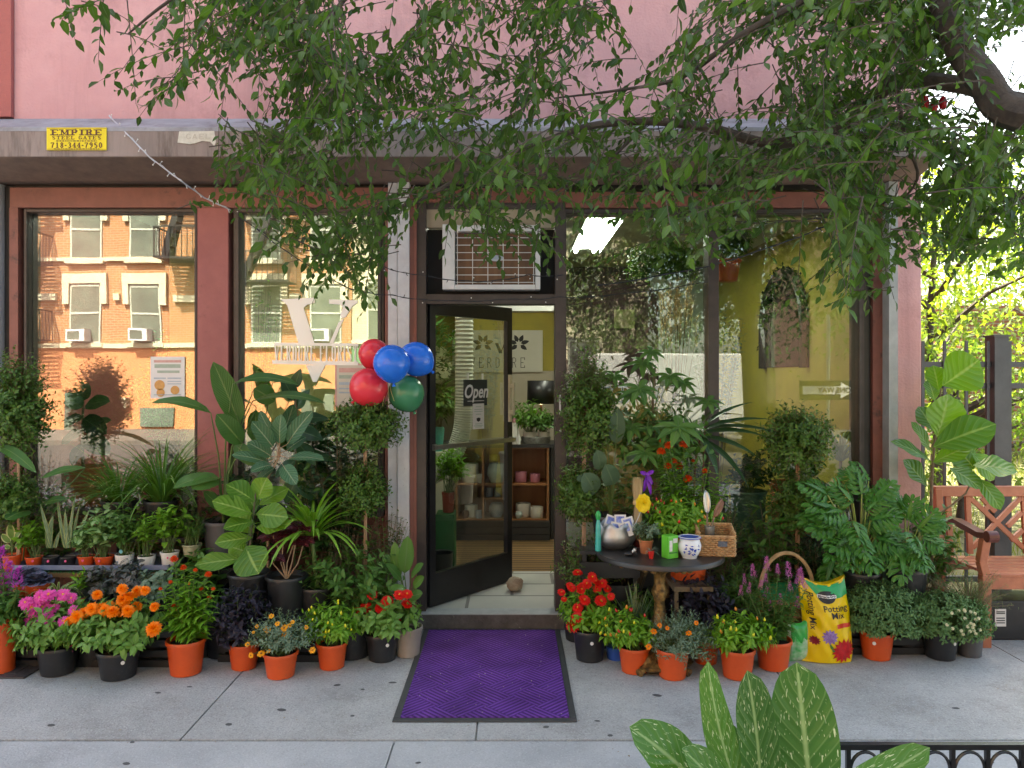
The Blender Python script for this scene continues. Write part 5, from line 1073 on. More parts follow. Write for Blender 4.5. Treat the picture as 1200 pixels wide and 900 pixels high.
# lime green big leaves and its nursery pot
p = bring(292, 722, 48, 46, blackpot, d=4.62, z0=.263, ribs=True); t, b, d = potted('fiddle_leaf_plant', 'lime green plant with big crinkled leaves in a black nursery pot', 'potted plant', p); lv, mb = LV(), MB()
m = MB(); m.tube([b, Wp(293,640,d), Wp(297,600,d), Wp(300,575,d)], [.008,.007,.006,.004], 8); part('trunk', m, stemw, t, smooth=True)
big_leaves(lv, mb, b, [(296,602,250,586,28,-.2),(299,588,266,567,30,-.1),(302,586,312,560,30,0),(303,592,338,572,23,.1),(300,602,336,606,30,-.2),(297,612,262,618,25,-.2),(300,618,340,614,28,-.15),(296,630,252,636,21,-.15),(288,640,302,672,44,-.25,(0,-1,.25),.35),(286,655,228,662,23,-.1),(298,625,276,600,25,0),(300,600,288,575,23,.1),(292,648,268,640,25,0)], d, .003, prof='fiddle', ctr=Wp(296,610,d), wave=.06); fin(t, lv, mb, G['lime'])
# burgundy croton
p = bring(336, 722, 48, 44, blackpot, d=4.6, z0=.263, ribs=True); t, b, d = potted('burgundy_croton', 'burgundy leaved croton on bare branching stems in a black ribbed pot', 'potted plant', p); lv, mb = LV(), MB()
for x, y in ((320,628),(318,650),(334,622),(346,632),(356,636),(350,618)):
    mb.tube([b, Wp((336+x)/2+rng.normal(0,4), 660, d), Wp(x, y, d)], [.005,.004,.003], 5, False); tp = np.array(Wp(x,y,d)); n_ = 9; a = np.arange(n_)*2.4
    lv.add(tp+rng.normal(0,.012,(n_,3)), np.column_stack([np.cos(a),np.sin(a)-.2,.5+.3*np.sin(a*3)]), np.array([0,-.6,1.]), .10, .058, 'ovate', .9, .2, seg=5, cols=5)
fin(t, lv, mb, G['burg'], stake)
# striped strap plant
p = bring(372, 700, 44, 50, blackpot, d=4.66, z0=.15); t, b, d = potted('dracaena', 'green and yellow striped strap leaved plant beside the topiary', 'potted plant', p); lv, mb = LV(), MB()
b2 = Wp(366, 632, d); mb.tube([b, b2], [.014,.011], 8); straps(lv, b2, 64, .46, .028, bend=1.5, el=(30,88), jr=.012); fin(t, lv, mb, G['drac'])
bushy('potted_schefflera', 'round bush of oval dark leaves behind the yellow pepper', 'potted plant', bring(412, 745, 54, 50, blackpot, d=4.62), (360,466,640,712), 'mid', 46, 8, .070, .42, bend=.6)
t_ = None
# canna like plant
p = bring(478, 760, 34, 34, nmat('taupe_ribbed_pot', (.30,.26,.23), (.25,.22,.19), .7, 6), d=4.62, ribs=True); t, b, d = potted('broad_leaf_lily', 'upright broad leaved lily in a taupe ribbed pot beside the door', 'potted plant', p); lv, mb = LV(), MB()
big_leaves(lv, mb, b, [(474,672,478,628,18,-.05,(.2,-1,.1),.15),(466,668,462,636,14),(482,676,495,660,14,-.1),(470,680,454,660,16,-.1),(484,688,496,676,13,-.1),(476,690,458,690,14,-.15),(480,700,494,695,13,-.15),(470,675,452,650,12,.05)], d, .005); fin(t, lv, mb, G['mid'])
# topiaries
def topiary(label, px, d, balls, py0, py1, ptm=terra, stakes=False, dense=1.0, z0=0., ph=28, pw=34):
    c = (Xp(px, d), CY+d, z0); t = thing('topiary_tree', label, 'topiary', c, 'ball topiaries by the shop front'); b = pot(t, c, pw*d/1800, pw*d/2300, ph*d/900, ptm)
    m = MB(); tops = Wp(px+1, py1, d); m.tube([b, b+(tops-b)*.5+Vector((.008,0,0)), tops], [.010,.009,.007], 8); part('trunk', m, stake, t, smooth=True)
    if stakes: m = MB(); m.tube([b+Vector((.02,-.01,0)), tops+Vector((.012,-.01,-.15))], .006, 7); part('stake', m, stake, t)
    for (x0, x1, y0, y1) in balls:
        lv, mb = LV(), MB(); cen, R3 = ell(x0, x1, y0, y1, d, 1.0); R3 = R3*1.08; a_ = (x1-x0)*(y1-y0)/5000.
        shoots(lv, mb, cen, cen, R3, int(260*a_*dense)+60, 12, .030, .5, frac=.62, shell=(.66,1.12), hemi=-1, lift=0, jb=.01, sr=.0015, fold=.3)
        part('foliage_ball', lv, G['box'], t); part('twig', mb, stemw, t); t.children[-1]['kind'] = 'stuff'
    return t
topiary('double ball topiary on a pale trunk under the balloons', 426, 4.80, [(392,468,470,524),(402,450,546,602)], 0, 490, stakes=True)
topiary('tall leafy topiary at the left edge of the photo', 20, 4.72, [(-16,52,424,530),(-22,38,556,612)], 0, 470, stakes=True, dense=.75, z0=0.)
topiary('tall topiary just right of the door jamb', 682, 4.88, [(660,722,425,532),(656,704,545,606)], 0, 450, stakes=True, dense=.8)
topiary('topiary with a fluffy ball against the yellow window', 932, 4.95, [(896,970,478,548),(906,960,560,618)], 0, 480, stakes=True, dense=.8)
# left edge drooping leaf plant
p = bring(22, 690, 36, 36, blackpot, d=4.85, z0=.0); t, b, d = potted('banana_plant', 'arching paddle leaves on long stems at the left edge, above the turf bench', 'potted plant', p); lv, mb = LV(), MB()
big_leaves(lv, mb, b, [(-4,524,38,548,14,-.4,(0,-.6,1),.9),(100,548,50,558,14,-.3,(0,-.6,1),.6),(34,598,8,604,22,-.3,(0,-.9,.5),.6),(50,590,76,584,12,-.2),(30,585,40,560,14,0)], d, .006); fin(t, lv, mb, G['bop'])
bushy('boxwood_shrub', 'small boxwood at the left edge under the tall topiary', 'potted plant', bring(6, 690, 36, 36, blackpot, d=4.98, z0=.0), (-20,40,540,618), 'box', 60, 12, .03, .45, stem=stemw)
# grassy palms
for lab, px, py, L_, n_ in (('bushy grass like palm under the leftmost window', 190, 610, .62, 170), ('second grass like palm farther left under the leftmost window', 140, 612, .50, 130)):
    p = bring(px, 680, 40, 40, blackpot, d=4.95, z0=.0); p['c'] = (p['c'][0], p['c'][1], .66); t, b, d = potted('parlour_palm', lab, 'potted plant', p, 'grass like palms'); lv, mb = LV(), MB()
    straps(lv, b, n_, L_, .012, bend=1.5, el=(45,88), jr=.05); fin(t, lv, None, G['grass'])
m = MB(); m.box(Xp(110,4.9), Xp(225,4.9), -.36, -.01, .63, .658)
for xx in (Xp(112,4.9), Xp(220,4.9)):
    for yy in (-.35, -.04): m.box(xx, xx+.02, yy, yy+.02, 0, .63)
solo('plant_stand', m, blackmetal, 'narrow dark stand behind the small pots carrying the grass like palms', 'stand')
bushy('potted_croton', 'rust and green leaved plant left of the grey pot', 'potted plant', bring(222, 660, 30, 30, blackpot, d=4.95, z0=.0), (200,246,572,618), 'rust', 14, 7, .075, .45, bend=.7)
GM = 'leafy shrubs filling the space under the shop windows'
for lab, px, d, box, lf, ns, L_ in (('mid green leafy shrub behind the tray of small pots at far left', 60, 4.97, (38,92,560,640), 'mid', 40, .06),
  ('bright leafy shrub behind the white pots of the tray', 168, 4.97, (140,205,570,640), 'bright', 34, .06),
  ('dark glossy shrub in the shade between the grey pot and the lime leaves', 290, 4.98, (255,325,540,660), 'dark', 44, .09),
  ('mid green shrub behind the striped strap plant', 375, 5.0, (335,420,540,640), 'mid', 50, .08),
  ('fine leaved green shrub right of the topiary stem beside the white gate track', 450, 4.95, (425,480,600,680), 'box', 60, .03),
  ('dark leafy shrub between the green window pot and the lobed leaves', 905, 4.98, (870,935,590,680), 'mid', 50, .07),
  ('mid green shrub behind the table, under the star leaved tree', 740, 5.0, (700,790,540,640), 'mid', 46, .08),
  ('dark green shrub under the fiddle leaf fig', 1088, 4.95, (1060,1125,600,690), 'mid', 40, .07)):
    bushy('potted_shrub', lab, 'potted plant', bring(px, 700, 36, 36, blackpot, d=d, z0=.0), box, lf, ns, 8, L_, .45, GM, stem=stemw, bend=.7)
# a few more nursery pots deep in shadow to fill the ground line
GN = 'nursery pots in the shade behind the front row'
for i, (px, d, lab) in enumerate(((110,4.5,'plain black nursery pot behind the gap between the two black flower pots at far left'),(262,4.62,'black nursery pot in the shade behind the tall celosia and black pepper'),(400,4.75,'dark nursery pot in the shade behind the yellow pepper'),(978,4.9,'black nursery pot in the shade behind the soil bag'),(745,4.72,'black nursery pot in the shade under the round table'),(1062,4.72,'black nursery pot between the two chrysanthemums'))):
    p = bring(px, 0, 44, 44, blackpot, d=d, ribs=True); bushy('nursery_pot', lab, 'potted plant', p, (px-28,px+28,690+0*i,735), 'mid', 16, 8, .05, .4, GN)

# ------------------------------------------------------------------ right side
p = bring(716, 650, 46, 50, blackpot, d=4.86, z0=.602); p['h'] = .2; t, b, d = potted('bird_of_paradise', 'grey green paddle leaved plant in a black pot behind the silver bowl', 'potted plant', p); lv, mb = LV(), MB()
big_leaves(lv, mb, b, [(700,532,679,490,11,0,(.6,-1,.2),.2),(707,522,706,478,26,.05,(.2,-1,.2),.2),(712,522,715,482,14,-.05,(1,-.6,.1),.1),(722,520,724,478,19,-.1,(0,-1,.1),.1),(727,546,752,526,8,-.1),(704,550,700,528,18,-.1,(.2,-1,.3),.4),(719,568,711,546,22,-.15,(0,-1,.3),.5),(698,578,686,556,24,-.15,(0,-1,.3),.5),(694,560,676,562,14,-.1)], d, .005); fin(t, lv, mb, G['bopg'])
# umbrella leaved tree in the middle of the right window
p = bring(775, 680, 50, 50, blackpot, d=4.98, z0=0); t, b, d = potted('pachira_tree', 'star leaved money tree rising in front of the right window', 'potted plant', p); lv, mb = LV(), MB()
m = MB(); m.tube([b, Wp(768,560,d), Wp(765,470,d), Wp(768,430,d)], [.016,.013,.009,.005], 8); part('trunk', m, stemw, t, smooth=True)
for (x, y, s_, dz) in ((753,425,.14,0),(763,412,.11,-.1),(738,462,.12,-.2),(785,440,.13,-.1),(800,448,.12,0),(795,500,.19,-.35),(750,455,.15,-.25),(740,500,.13,-.15),(775,520,.13,-.2),(720,440,.12,0),(830,470,.12,-.05),(755,530,.13,-.25)):
    c0 = np.array(Wp(x, y, d+dz)); n_ = 7; a = np.arange(n_)*2*np.pi/n_+rng.uniform(0,1)
    D_ = np.column_stack([np.cos(a), np.sin(a)*.7-.35, np.sin(a)*.5-.15]); lv.add(np.repeat(c0[None],n_,0), D_, (0,-.6,1), s_*rng.uniform(.8,1.1,n_), s_*.32, 'ovate', .7, .25, seg=6, cols=5)
    mb.tube([Wp(766,480+(y-430)*.5,d), (Vector(c0)+Wp(766,460,d))/2+Vector((0,0,.04)), c0], [.004,.003,.002], 5, False)
shoots(lv, mb, Wp(768,560,d), *ell(715,830,470,590,d), 50, 7, .085, .36, bend=.8); fin(t, lv, mb, G['bluegr' if False else 'mid'])
# dark strap leaved plant reaching right
p = bring(835, 690, 44, 44, blackpot, d=4.98, z0=0); t, b, d = potted('dark_dracaena', 'dark long leaved dracaena on red brown canes before the window mullion', 'potted plant', p); lv, mb = LV(), MB()
c0 = Wp(822, 505, d); mb.tube([b, Wp(812,600,d), Wp(815,540,d), c0], [.01,.008,.006,.005], 6); mb.tube([b, Wp(822,600,d), Wp(826,500,d)], [.008,.007,.005], 6)
for (x0,y0,x1,y1,w_) in ((822,505,905,488,9),(822,508,898,512,11),(824,512,890,540,11),(824,500,880,470,8),(820,505,760,495,10),(822,500,842,478,12),(824,515,878,570,11),(820,512,775,540,9),(826,502,930,506,8),(822,510,840,560,10)):
    a = Wp(x0,y0,d); e_ = Wp(x1,y1,d-.15); lv.add(np.array([tuple(a)]), np.array([tuple(e_-a+Vector((0,0,.12)))]), (0,-.5,1), (e_-a).length*1.05, w_*d/900, 'lance', .7, .25, seg=8, cols=3)
fin(t, lv, mb, G['dark'], nmat('red_cane', (.14,.05,.03), (.1,.04,.03), .6))
# orange celosia behind the table
p = bring(806, 660, 50, 44, terra, d=4.78, z0=0); p['c'] = (p['c'][0], p['c'][1], .42); t, b, d = potted('potted_celosia', 'tall orange crested celosia behind the round table', 'potted plant', p); lv, mb = LV(), MB()
celosia(t, b, d, [(776,516,1.2),(784,522,1.3),(801,521,1.2),(775,529,1.2),(783,546,1.1),(796,546,1.6),(806,561,1.1),(804,578,1.2),(790,540,1),(826,552,1),(770,545,.7),(812,540,.7)], mb, lv, 'ro', .026, .10, .27, crest=True)
celosia(t, b, d, [(832,540),(845,552),(855,560),(820,560),(770,560),(838,570),(790,565),(852,575)], mb, lv, None, 0, .11, .25); fin(t, lv, mb, G['bright'])
solo('wooden_stool', MB().box(Xp(785,4.7), Xp(830,4.7), -.62, -.28, .39, .418).box(Xp(787,4.7), Xp(791,4.7), -.6, -.57, 0, .39).box(Xp(824,4.7), Xp(828,4.7), -.6, -.57, 0, .39).box(Xp(787,4.7), Xp(791,4.7), -.33, -.30, 0, .39).box(Xp(824,4.7), Xp(828,4.7), -.33, -.30, 0, .39), stemw, 'wooden stool behind the round table under the orange celosia', 'stool')
# plants under and behind the table
bushy('potted_black_pepper', 'black leaved ornamental pepper under the right side of the round table', 'potted plant', bring(822, 770, 40, 34, blackpot, d=4.65), (790,852,674,742), 'black', 56, 10, .062, .40, bend=.7)
p = bring(744, 745, 34, 30, blackpot, d=4.6); t, b, d = potted('potted_yucca', 'spiky narrow yucca under the left side of the round table', 'potted plant', p); lv = LV(); straps(lv, Vector(b)+Vector((0,0,.0)), 34, .30, .02, bend=.3, el=(50,88)); fin(t, lv, None, G['snake'])
bushy('boxwood_shrub', 'boxwood shrub between the door jamb and the round table', 'potted plant', bring(680, 760, 44, 40, blackpot, d=4.9), (652,740,618,700), 'box', 90, 12, .030, .45, stem=stemw)
bushy('potted_shrub', 'feathery dark green shrub behind the basket and round table', 'potted plant', bring(862, 760, 50, 44, blackpot, d=4.88), (830,905,660,735), 'mid', 90, 14, .045, .14, prof='strap', stem=stemw)
bushy('potted_shrub', 'dark small leaved shrub under the right display window', 'potted plant', bring(958, 760, 50, 44, blackpot, d=4.98), (915,1000,618,715), 'dark', 80, 11, .04, .4, stem=stemw)
bushy('fern_plant', 'dark drooping fern beside the dull green window pot', 'potted plant', bring(838, 730, 44, 40, blackpot, d=4.97), (825,870,590,650), 'mid', 46, 14, .05, .16, prof='strap', stem=stemw)
# lobed philodendrons
def lobed(lv, mb, base, px, py, ex, ey, wpx, d, dz, ctr=None):
    a = Wp(px, py, d+dz*.5); b_ = Wp(ex, ey, d+dz); v = b_-a; v = v*rng.uniform(.8,1.0); L = v.length; hint = Vector((rng.normal(0,.25),-.65,.75+rng.normal(0,.2))); n_ = 6
    v.normalize(); side = v.cross(hint).normalized(); nn = side.cross(v).normalized(); t_ = np.linspace(.06,.80,n_)
    B = np.array([tuple(a+v*L*t-nn*.22*L*t*t) for t in t_]); hw = wpx*.8*d/1800*np.sin(np.pi*(t_*.8+.22))**.6
    for sg_ in (-1, 1):
        D_ = np.array([tuple(v*(.15+.75*t+rng.normal(0,.10))+side*sg_-nn*(.1+rng.uniform(0,.25))) for t in t_]); lw = hw*rng.uniform(1.0,1.5,n_)
        lv.add(B, D_, np.array(tuple(nn)), lw, L*rng.uniform(.13,.18,n_), 'fiddle', rng.uniform(.2,.8,n_), .3, seg=6, cols=5, wave=.10)
        e_ = B+nrm(D_)*lw[:,None]*.55; lv.add(e_, nrm(D_)+np.array(tuple(v))*.9, np.array(tuple(nn)), lw*.5, L*.07, 'ovate', .5, .2, seg=3)
    lv.add(B[-1:], np.array([tuple(v-nn*.3)]), np.array(tuple(nn)), L*.32, L*.17, 'fiddle', .4, .2, seg=6, cols=5, wave=.1)
    lv.add(np.array([tuple(a)]), np.array([tuple(v+nn*.17)]), np.array(tuple(nn)), L*.92, L*.17, 'ovate', .42, .12, seg=6)
    bb = Vector(base); mid = (bb+a)/2+Vector((0,0,.3*(a-bb).length*.4)); mb.tube([bb, mid, a], [.006,.005,.0035], 6, False)
def more(qs, k):
    o = list(qs)
    for q in qs:
        for _ in range(k): dx, dy = rng.normal(0,13), rng.normal(0,11); o.append((q[0]+dx*.5, q[1]+dy*.5, q[2]+dx, q[3]+dy, q[4]*rng.uniform(.7,1), q[5]+rng.uniform(0,.2)))
    return o
p = bring(1008, 745, 44, 44, blackpot, d=4.72, z0=.251, ribs=True); t, b, d = potted('split_leaf_philodendron', 'glossy split leaf philodendron in a black pot under the yellow window', 'potted plant', p); lv, mb = LV(), MB()
for q in more(((985,600,945,585,40,-.1),(1000,590,975,560,38,0),(1010,580,1005,545,38,.05),(1020,590,1050,560,38,0),(990,620,948,615,44,-.2),(1000,630,975,640,46,-.3),(1005,640,1030,665,44,-.3),(978,652,966,690,34,-.1),(1020,610,1060,600,40,-.2),(1025,630,1060,640,40,-.25),(1015,600,1035,580,36,-.1),(990,600,965,600,40,-.2),(970,580,935,560,34,-.05),(1000,610,1010,635,38,-.35),(1020,620,1045,620,34,-.1),(975,600,930,600,30,.05),(1010,570,985,545,34,.1)), 1): lobed(lv, mb, b, *q[:5], d, q[5])
fin(t, lv, mb, G['phil'], nmat('yellow_green_stalk', (.28,.34,.08), (.22,.28,.06), .4))
p = bring(1062, 752, 46, 48, blackpot, d=4.72, z0=.251, ribs=True); t, b, d = potted('split_leaf_philodendron', 'split leaf philodendron in a ribbed black pot below the big fiddle leaf fig', 'potted plant', p); lv, mb = LV(), MB()
for q in more(((1055,620,1030,600,38,-.1),(1065,610,1070,575,38,0),(1075,620,1100,595,38,-.1),(1080,630,1108,640,40,-.2),(1070,640,1095,670,42,-.3),(1055,640,1060,680,40,-.3),(1048,630,1028,650,34,-.2),(1085,610,1112,612,32,0),(1060,600,1045,570,32,.1),(1070,625,1085,650,36,-.3)), 1): lobed(lv, mb, b, *q[:5], d, q[5])
fin(t, lv, mb, G['phil'], MATS['yellow_green_stalk'])
# fiddle leaf fig
p = bring(1096, 735, 48, 50, blackpot, d=4.92, z0=0); t, b, d = potted('fiddle_leaf_fig', 'large fiddle leaf fig in front of the corner pier and iron fence', 'potted plant', p); lv, mb = LV(), MB()
m = MB(); m.tube([b, Wp(1090,640,d), Wp(1092,560,d), Wp(1095,520,d), Wp(1103,455,d)], [.014,.012,.010,.008,.005], 8); m.tube([Wp(1091,608,d), Wp(1115,592,d), Wp(1132,578,d), Wp(1142,556,d)], [.008,.007,.006,.004], 7); part('trunk', m, stemw, t, smooth=True)
big_leaves(lv, mb, b, [(1104,452,1148,422,53,-.05,(.1,-1,.25),.3),(1098,512,1112,462,50,-.1,(.2,-1,.2),.25),(1093,524,1167,496,42,-.2,(0,-.9,.6),.4),(1090,540,1046,516,22,-.1,(0,-.7,.8),.4),(1090,530,1070,494,25,0),(1093,542,1138,522,24,-.1),(1112,548,1150,572,34,-.2),(1140,545,1192,552,42,-.2),(1138,530,1166,562,31,0),(1146,560,1173,597,27,-.2),(1086,570,1060,538,31,.05),(1100,458,1094,428,24,.1),(1094,505,1077,476,31,.1),(1098,495,1125,468,28,.1),(1142,550,1118,522,42,.05),(1095,470,1088,445,22,.1),(1103,500,1130,480,31,.05)], d, .003, prof='fiddle', petiole=False, wave=.05); fin(t, lv, mb, G['fiddle'])
# juniper
p = bring(1136, 757, 32, 38, greypot, d=4.62); t, b, d = potted('juniper_shrub', 'spreading juniper in a dark grey pot before the wooden bench', 'potted plant', p); lv, mb = LV(), MB()
for k in range(80):
    a = rng.uniform(0,6.28); tp = np.array(Wp(1132,690,d))+np.array([math.cos(a)*rng.uniform(.08,.30), math.sin(a)*rng.uniform(.05,.2), rng.uniform(-.09,.12)]); n_ = 60; tt = np.linspace(.25,1,n_)[:,None]
    mid = (np.array(b)+tp)/2+np.array([0,0,.06]); pp = (1-tt)**2*np.array(b)+2*tt*(1-tt)*mid+tt*tt*tp+rng.normal(0,.009,(n_,3))*tt
    lv.add(pp, (tp-np.array(b))+rng.normal(0,.17,(n_,3)), None, .022, .005, 'strap', .3, .2, seg=1); mb.tube([b, mid, tp], [.003,.002,.001], 4, False)
fin(t, lv, mb, G['juni'], stemw)
# grey strap tuft inside right window
p = bring(985, 640, 40, 40, whitepot, d=5.55, z0=.506); p['h'] = .2; t, b, d = potted('grey_tillandsia', 'grey green arching strap plant behind the right pane', 'potted plant', p); lv = LV(); bb = Wp(985, 540, 5.5); mb = MB(); mb.tube([b, bb], .01, 6); straps(lv, bb, 46, .42, .016, bend=1.4, el=(35,88)); fin(t, lv, mb, G['blue'], stake)
# ------------------------------------------------------------------ door mat
def matmat():
    m, n, b, out = _new('purple_ribbed_carpet'); lk = n.links.new
    tc = n.nodes.new('ShaderNodeTexCoord'); mp = n.nodes.new('ShaderNodeMapping'); mp.inputs['Rotation'].default_value = (0,0,R(45)); mp.inputs['Scale'].default_value = (5.6,5.6,5.6); lk(tc.outputs['Object'], mp.inputs[0])
    ch = n.nodes.new('ShaderNodeTexChecker'); ch.inputs['Scale'].default_value = 1.0; lk(mp.outputs[0], ch.inputs[0])
    def wave(d):
        w_ = n.nodes.new('ShaderNodeTexWave'); w_.bands_direction = d; w_.inputs['Scale'].default_value = 2.2; w_.inputs['Distortion'].default_value = .15; lk(mp.outputs[0], w_.inputs[0]); return w_.outputs['Fac']
    mx = n.nodes.new('ShaderNodeMix'); mx.data_type = 'FLOAT'; lk(ch.outputs['Fac'], mx.inputs[0]); lk(wave('X'), mx.inputs[2]); lk(wave('Y'), mx.inputs[3])
    no = n.nodes.new('ShaderNodeTexNoise'); no.inputs['Scale'].default_value = 4; no.inputs['Detail'].default_value = 8; lk(tc.outputs['Object'], no.inputs[0])
    rp = n.nodes.new('ShaderNodeMix'); rp.data_type = 'RGBA'; rp.inputs[6].default_value = (.060,.016,.13,1); rp.inputs[7].default_value = (.19,.065,.38,1); lk(mx.outputs[0], rp.inputs[0])
    r2 = n.nodes.new('ShaderNodeMix'); r2.data_type = 'RGBA'; r2.blend_type = 'MULTIPLY'; r2.inputs[0].default_value = .6; lk(rp.outputs[2], r2.inputs[6])
    mr = n.nodes.new('ShaderNodeMapRange'); mr.inputs[1].default_value = .3; mr.inputs[2].default_value = .6; mr.inputs[3].default_value = .35; lk(no.outputs[0], mr.inputs[0]); lk(mr.outputs[0], r2.inputs[7])
    lk(r2.outputs[2], b.inputs['Base Color']); b.inputs['Roughness'].default_value = .9; b.inputs['Specular IOR Level'].default_value = .2
    bp = n.nodes.new('ShaderNodeBump'); bp.inputs['Strength'].default_value = .8; bp.inputs['Distance'].default_value = .006; lk(mx.outputs[0], bp.inputs['Height']); lk(bp.outputs[0], b.inputs['Normal']); return m
mt = thing('door_mat', 'purple ribbed door mat with dark rubber border before the shop door', 'mat', (-.13, -.82, 0))
mx0, mx1, my0, my1 = -.580, .315, -1.485, -.135
m = MB(); m.box(mx0+.035, mx1-.035, my0+.035, my1-.03, .003, .013); part('carpet', m, matmat(), mt)
rub = nmat('dark_rubber', (.05,.053,.055), (.04,.042,.044), .6, 20, 5, .2)
m = MB(); m.box(mx0, mx1, my0, my0+.034, .002, .009); m.box(mx0, mx1, my1-.029, my1, .002, .009); m.box(mx0, mx0+.034, my0+.0345, my1-.0295, .002, .009); m.box(mx1-.034, mx1, my0+.0345, my1-.0295, .002, .009); part('rubber_border', m, rub, mt, bevel=.002)
lv = LV(); n_ = 60; a = rng.uniform(0,6.28,n_)
lv.add(np.column_stack([rng.uniform(mx0+.05,mx1-.05,n_), rng.uniform(my0+.05,my1-.05,n_), np.full(n_,.0155)]), np.column_stack([np.cos(a),np.sin(a),0*a]), L=rng.uniform(.004,.013,n_), W=rng.uniform(.003,.007,n_), bend=.3)
o = lv.build('petal_litter', leafmat('pale_petal_litter', (.60,.52,.50), (.45,.36,.20), trans=0), None, None); o['kind'] = 'stuff'
# ------------------------------------------------------------------ door stop rock
m = MB(); q = Wp(603, 697, 5.62); m.sphere((q.x, q.y, .101+.052), .062, .05, .054, 14, 9)
r_ = np.random.default_rng(3); m.v = [(v[0]+r_.normal(0,.004), v[1]+r_.normal(0,.004), v[2]+r_.normal(0,.003)) for v in m.v]
solo('door_stop_rock', m, nmat('tan_rock', (.42,.35,.27), (.30,.22,.16), .85, 22, 8, .6), 'tan rock on the tiles propping the glass door', 'rock', smooth=True)

# ------------------------------------------------------------------ balloons
def balloon(label, px, py, w_, h_, d, mat, tilt):
    c = Wp(px, py, d); r = w_*d/1800; hh = h_*d/1800; t = thing('balloon', label, 'balloon', c, 'balloon cluster by the door')
    M = Matrix.Rotation(tilt, 4, 'Y'); pr = []
    for i in range(25):
        a = math.pi*i/24; rr = math.sin(a); z = -math.cos(a)
        if z < 0: rr *= 1-.16*z*z
        pr.append((max(rr*r,1e-6), z*hh*(1.06 if z < 0 else 1)))
    m = MB(); m.lathe(pr, c, 32, M); part('skin', m, mat, t, smooth=True)
    m = MB(); m.lathe([(.004,0),(.007,-.006),(.012,-.020),(.009,-.021),(.003,-.008)], c+(M@Vector((0,0,-hh*1.05))), 10, M); part('knot', m, mat, t, smooth=True)
def bmat(n_, c): return nmat(n_, c, tuple(x*.95 for x in c), .24, 2, 2, spec=.5)
Rr, Bb, Gg = bmat('red_latex', (.72,.035,.06)), bmat('blue_latex', (.01,.16,.78)), bmat('green_latex', (.045,.22,.11))
balloon('red balloon at the top left of the balloon cluster', 438, 415, 36, 36, 4.86, Rr, .3)
balloon('red balloon at the bottom left, largest of the cluster', 432, 454, 46, 44, 4.72, Rr, .8)
balloon('blue balloon at the front centre of the balloon cluster', 459, 426, 43, 44, 4.58, Bb, -.1)
balloon('blue balloon at the right beside the whitish gate track', 488, 421, 40, 42, 4.78, Bb, -.9)
balloon('dark green balloon at the bottom right of the cluster', 476, 461, 43, 43, 4.80, Gg, -.4)
m = MB(); q0 = Wp(455, 442, 4.72)
for a, b in ((448,476),(456,478),(462,470)): m.tube([q0, Wp((a+455)/2, 460, 4.7), Wp(a, b, 4.66)], .0012, 4)
m.tube([q0, Wp(466, 442, 5.0), Wp(470, 440, 5.09)], .0015, 4)
solo('balloon_string', m, nmat('yellow_string', (.6,.5,.2), (.5,.4,.15), .6), 'yellow string tying the balloon cluster to the gate track', 'string')

# ------------------------------------------------------------------ signs and window lettering
def plc(x, y, z): return Vector((x, y, z))
yhood = -.452
sg1 = thing('gate_maker_sign', 'yellow metal sign with brown lettering on the grey hood', 'sign', (Xp(90,4.745), yhood, Zp(176,4.745)))
dS = CY and 4.745
x0, x1, z0, z1 = Xp(55,dS), Xp(125,dS), Zp(176,dS), Zp(149.5,dS)
m = MB(); m.box(x0, x1, yhood-.006, yhood-.0005, z0, z1); part('plate', m, nmat('sign_yellow', (.80,.66,.02), (.74,.6,.02), .4, 9), sg1)
brown = nmat('sign_brown', (.10,.03,.015), (.08,.025,.01), .5)
pf = lambda x, y, z: Vector((x, yhood-.0065+y*.5, z))
m = MB(); w_ = x1-x0; h_ = z1-z0
letters(m, 'EMPIRE', x0+w_*.06, x1-w_*.06, z0+h_*.66, z0+h_*.90, pf, .20, .09, gap=.09)
letters(m, 'STEEL GATES', x0+w_*.08, x1-w_*.08, z0+h_*.47, z0+h_*.62, pf, .16, .08, gap=.1)
letters(m, '718-344-7950', x0+w_*.06, x1-w_*.06, z0+h_*.10, z0+h_*.33, pf, .22, .12, gap=.08)
part('lettering', m, brown, sg1)
m = MB()
for zz, a_, b_ in ((z0+h_*.40, x0+w_*.16, x1-w_*.16), (z0+h_*.045, x0+w_*.12, x1-w_*.12)):
    x = a_
    while x < b_: l_ = rng.uniform(.006,.018); m.box(x, min(b_, x+l_), yhood-.0072, yhood-.0066, zz-.003, zz+.003); x += l_+.005
for a_, b_, c, e in ((x0+.003,x1-.003,z1-.006,z1-.004),(x0+.003,x1-.003,z0+.004,z0+.006)): m.box(a_, b_, yhood-.0071, yhood-.0066, c, e)
part('small_print', m, brown, sg1); sg1.children[-1]['kind'] = 'stuff'
# torn paper label
pts = [(210,154),(251,153.5),(253,166),(251,171),(246,166),(237,165),(228,168),(222,169),(208,167)]
m = MB(); m.poly([(Xp(a,dS), Zp(b,dS)) for a, b in pts], yhood-.003, yhood-.0006); tl = solo('torn_notice', m, nmat('old_white_paint', (.68,.66,.58), (.55,.53,.46), .7, 30), 'torn white paper notice with faded letters on the grey hood', 'notice')
m = MB(); letters(m, 'GAEL', Xp(217,dS), Xp(247,dS), Zp(163,dS)-.0, Zp(157,dS), lambda x, y, z: Vector((x, yhood-.0035+y*.3, z)), .16, .12, serif=False)
o = link_mesh('faded_lettering', np.array(m.v)-np.array(tl.location), m.f, nmat('faded_print', (.52,.49,.43), (.5,.47,.4), .8), tl)
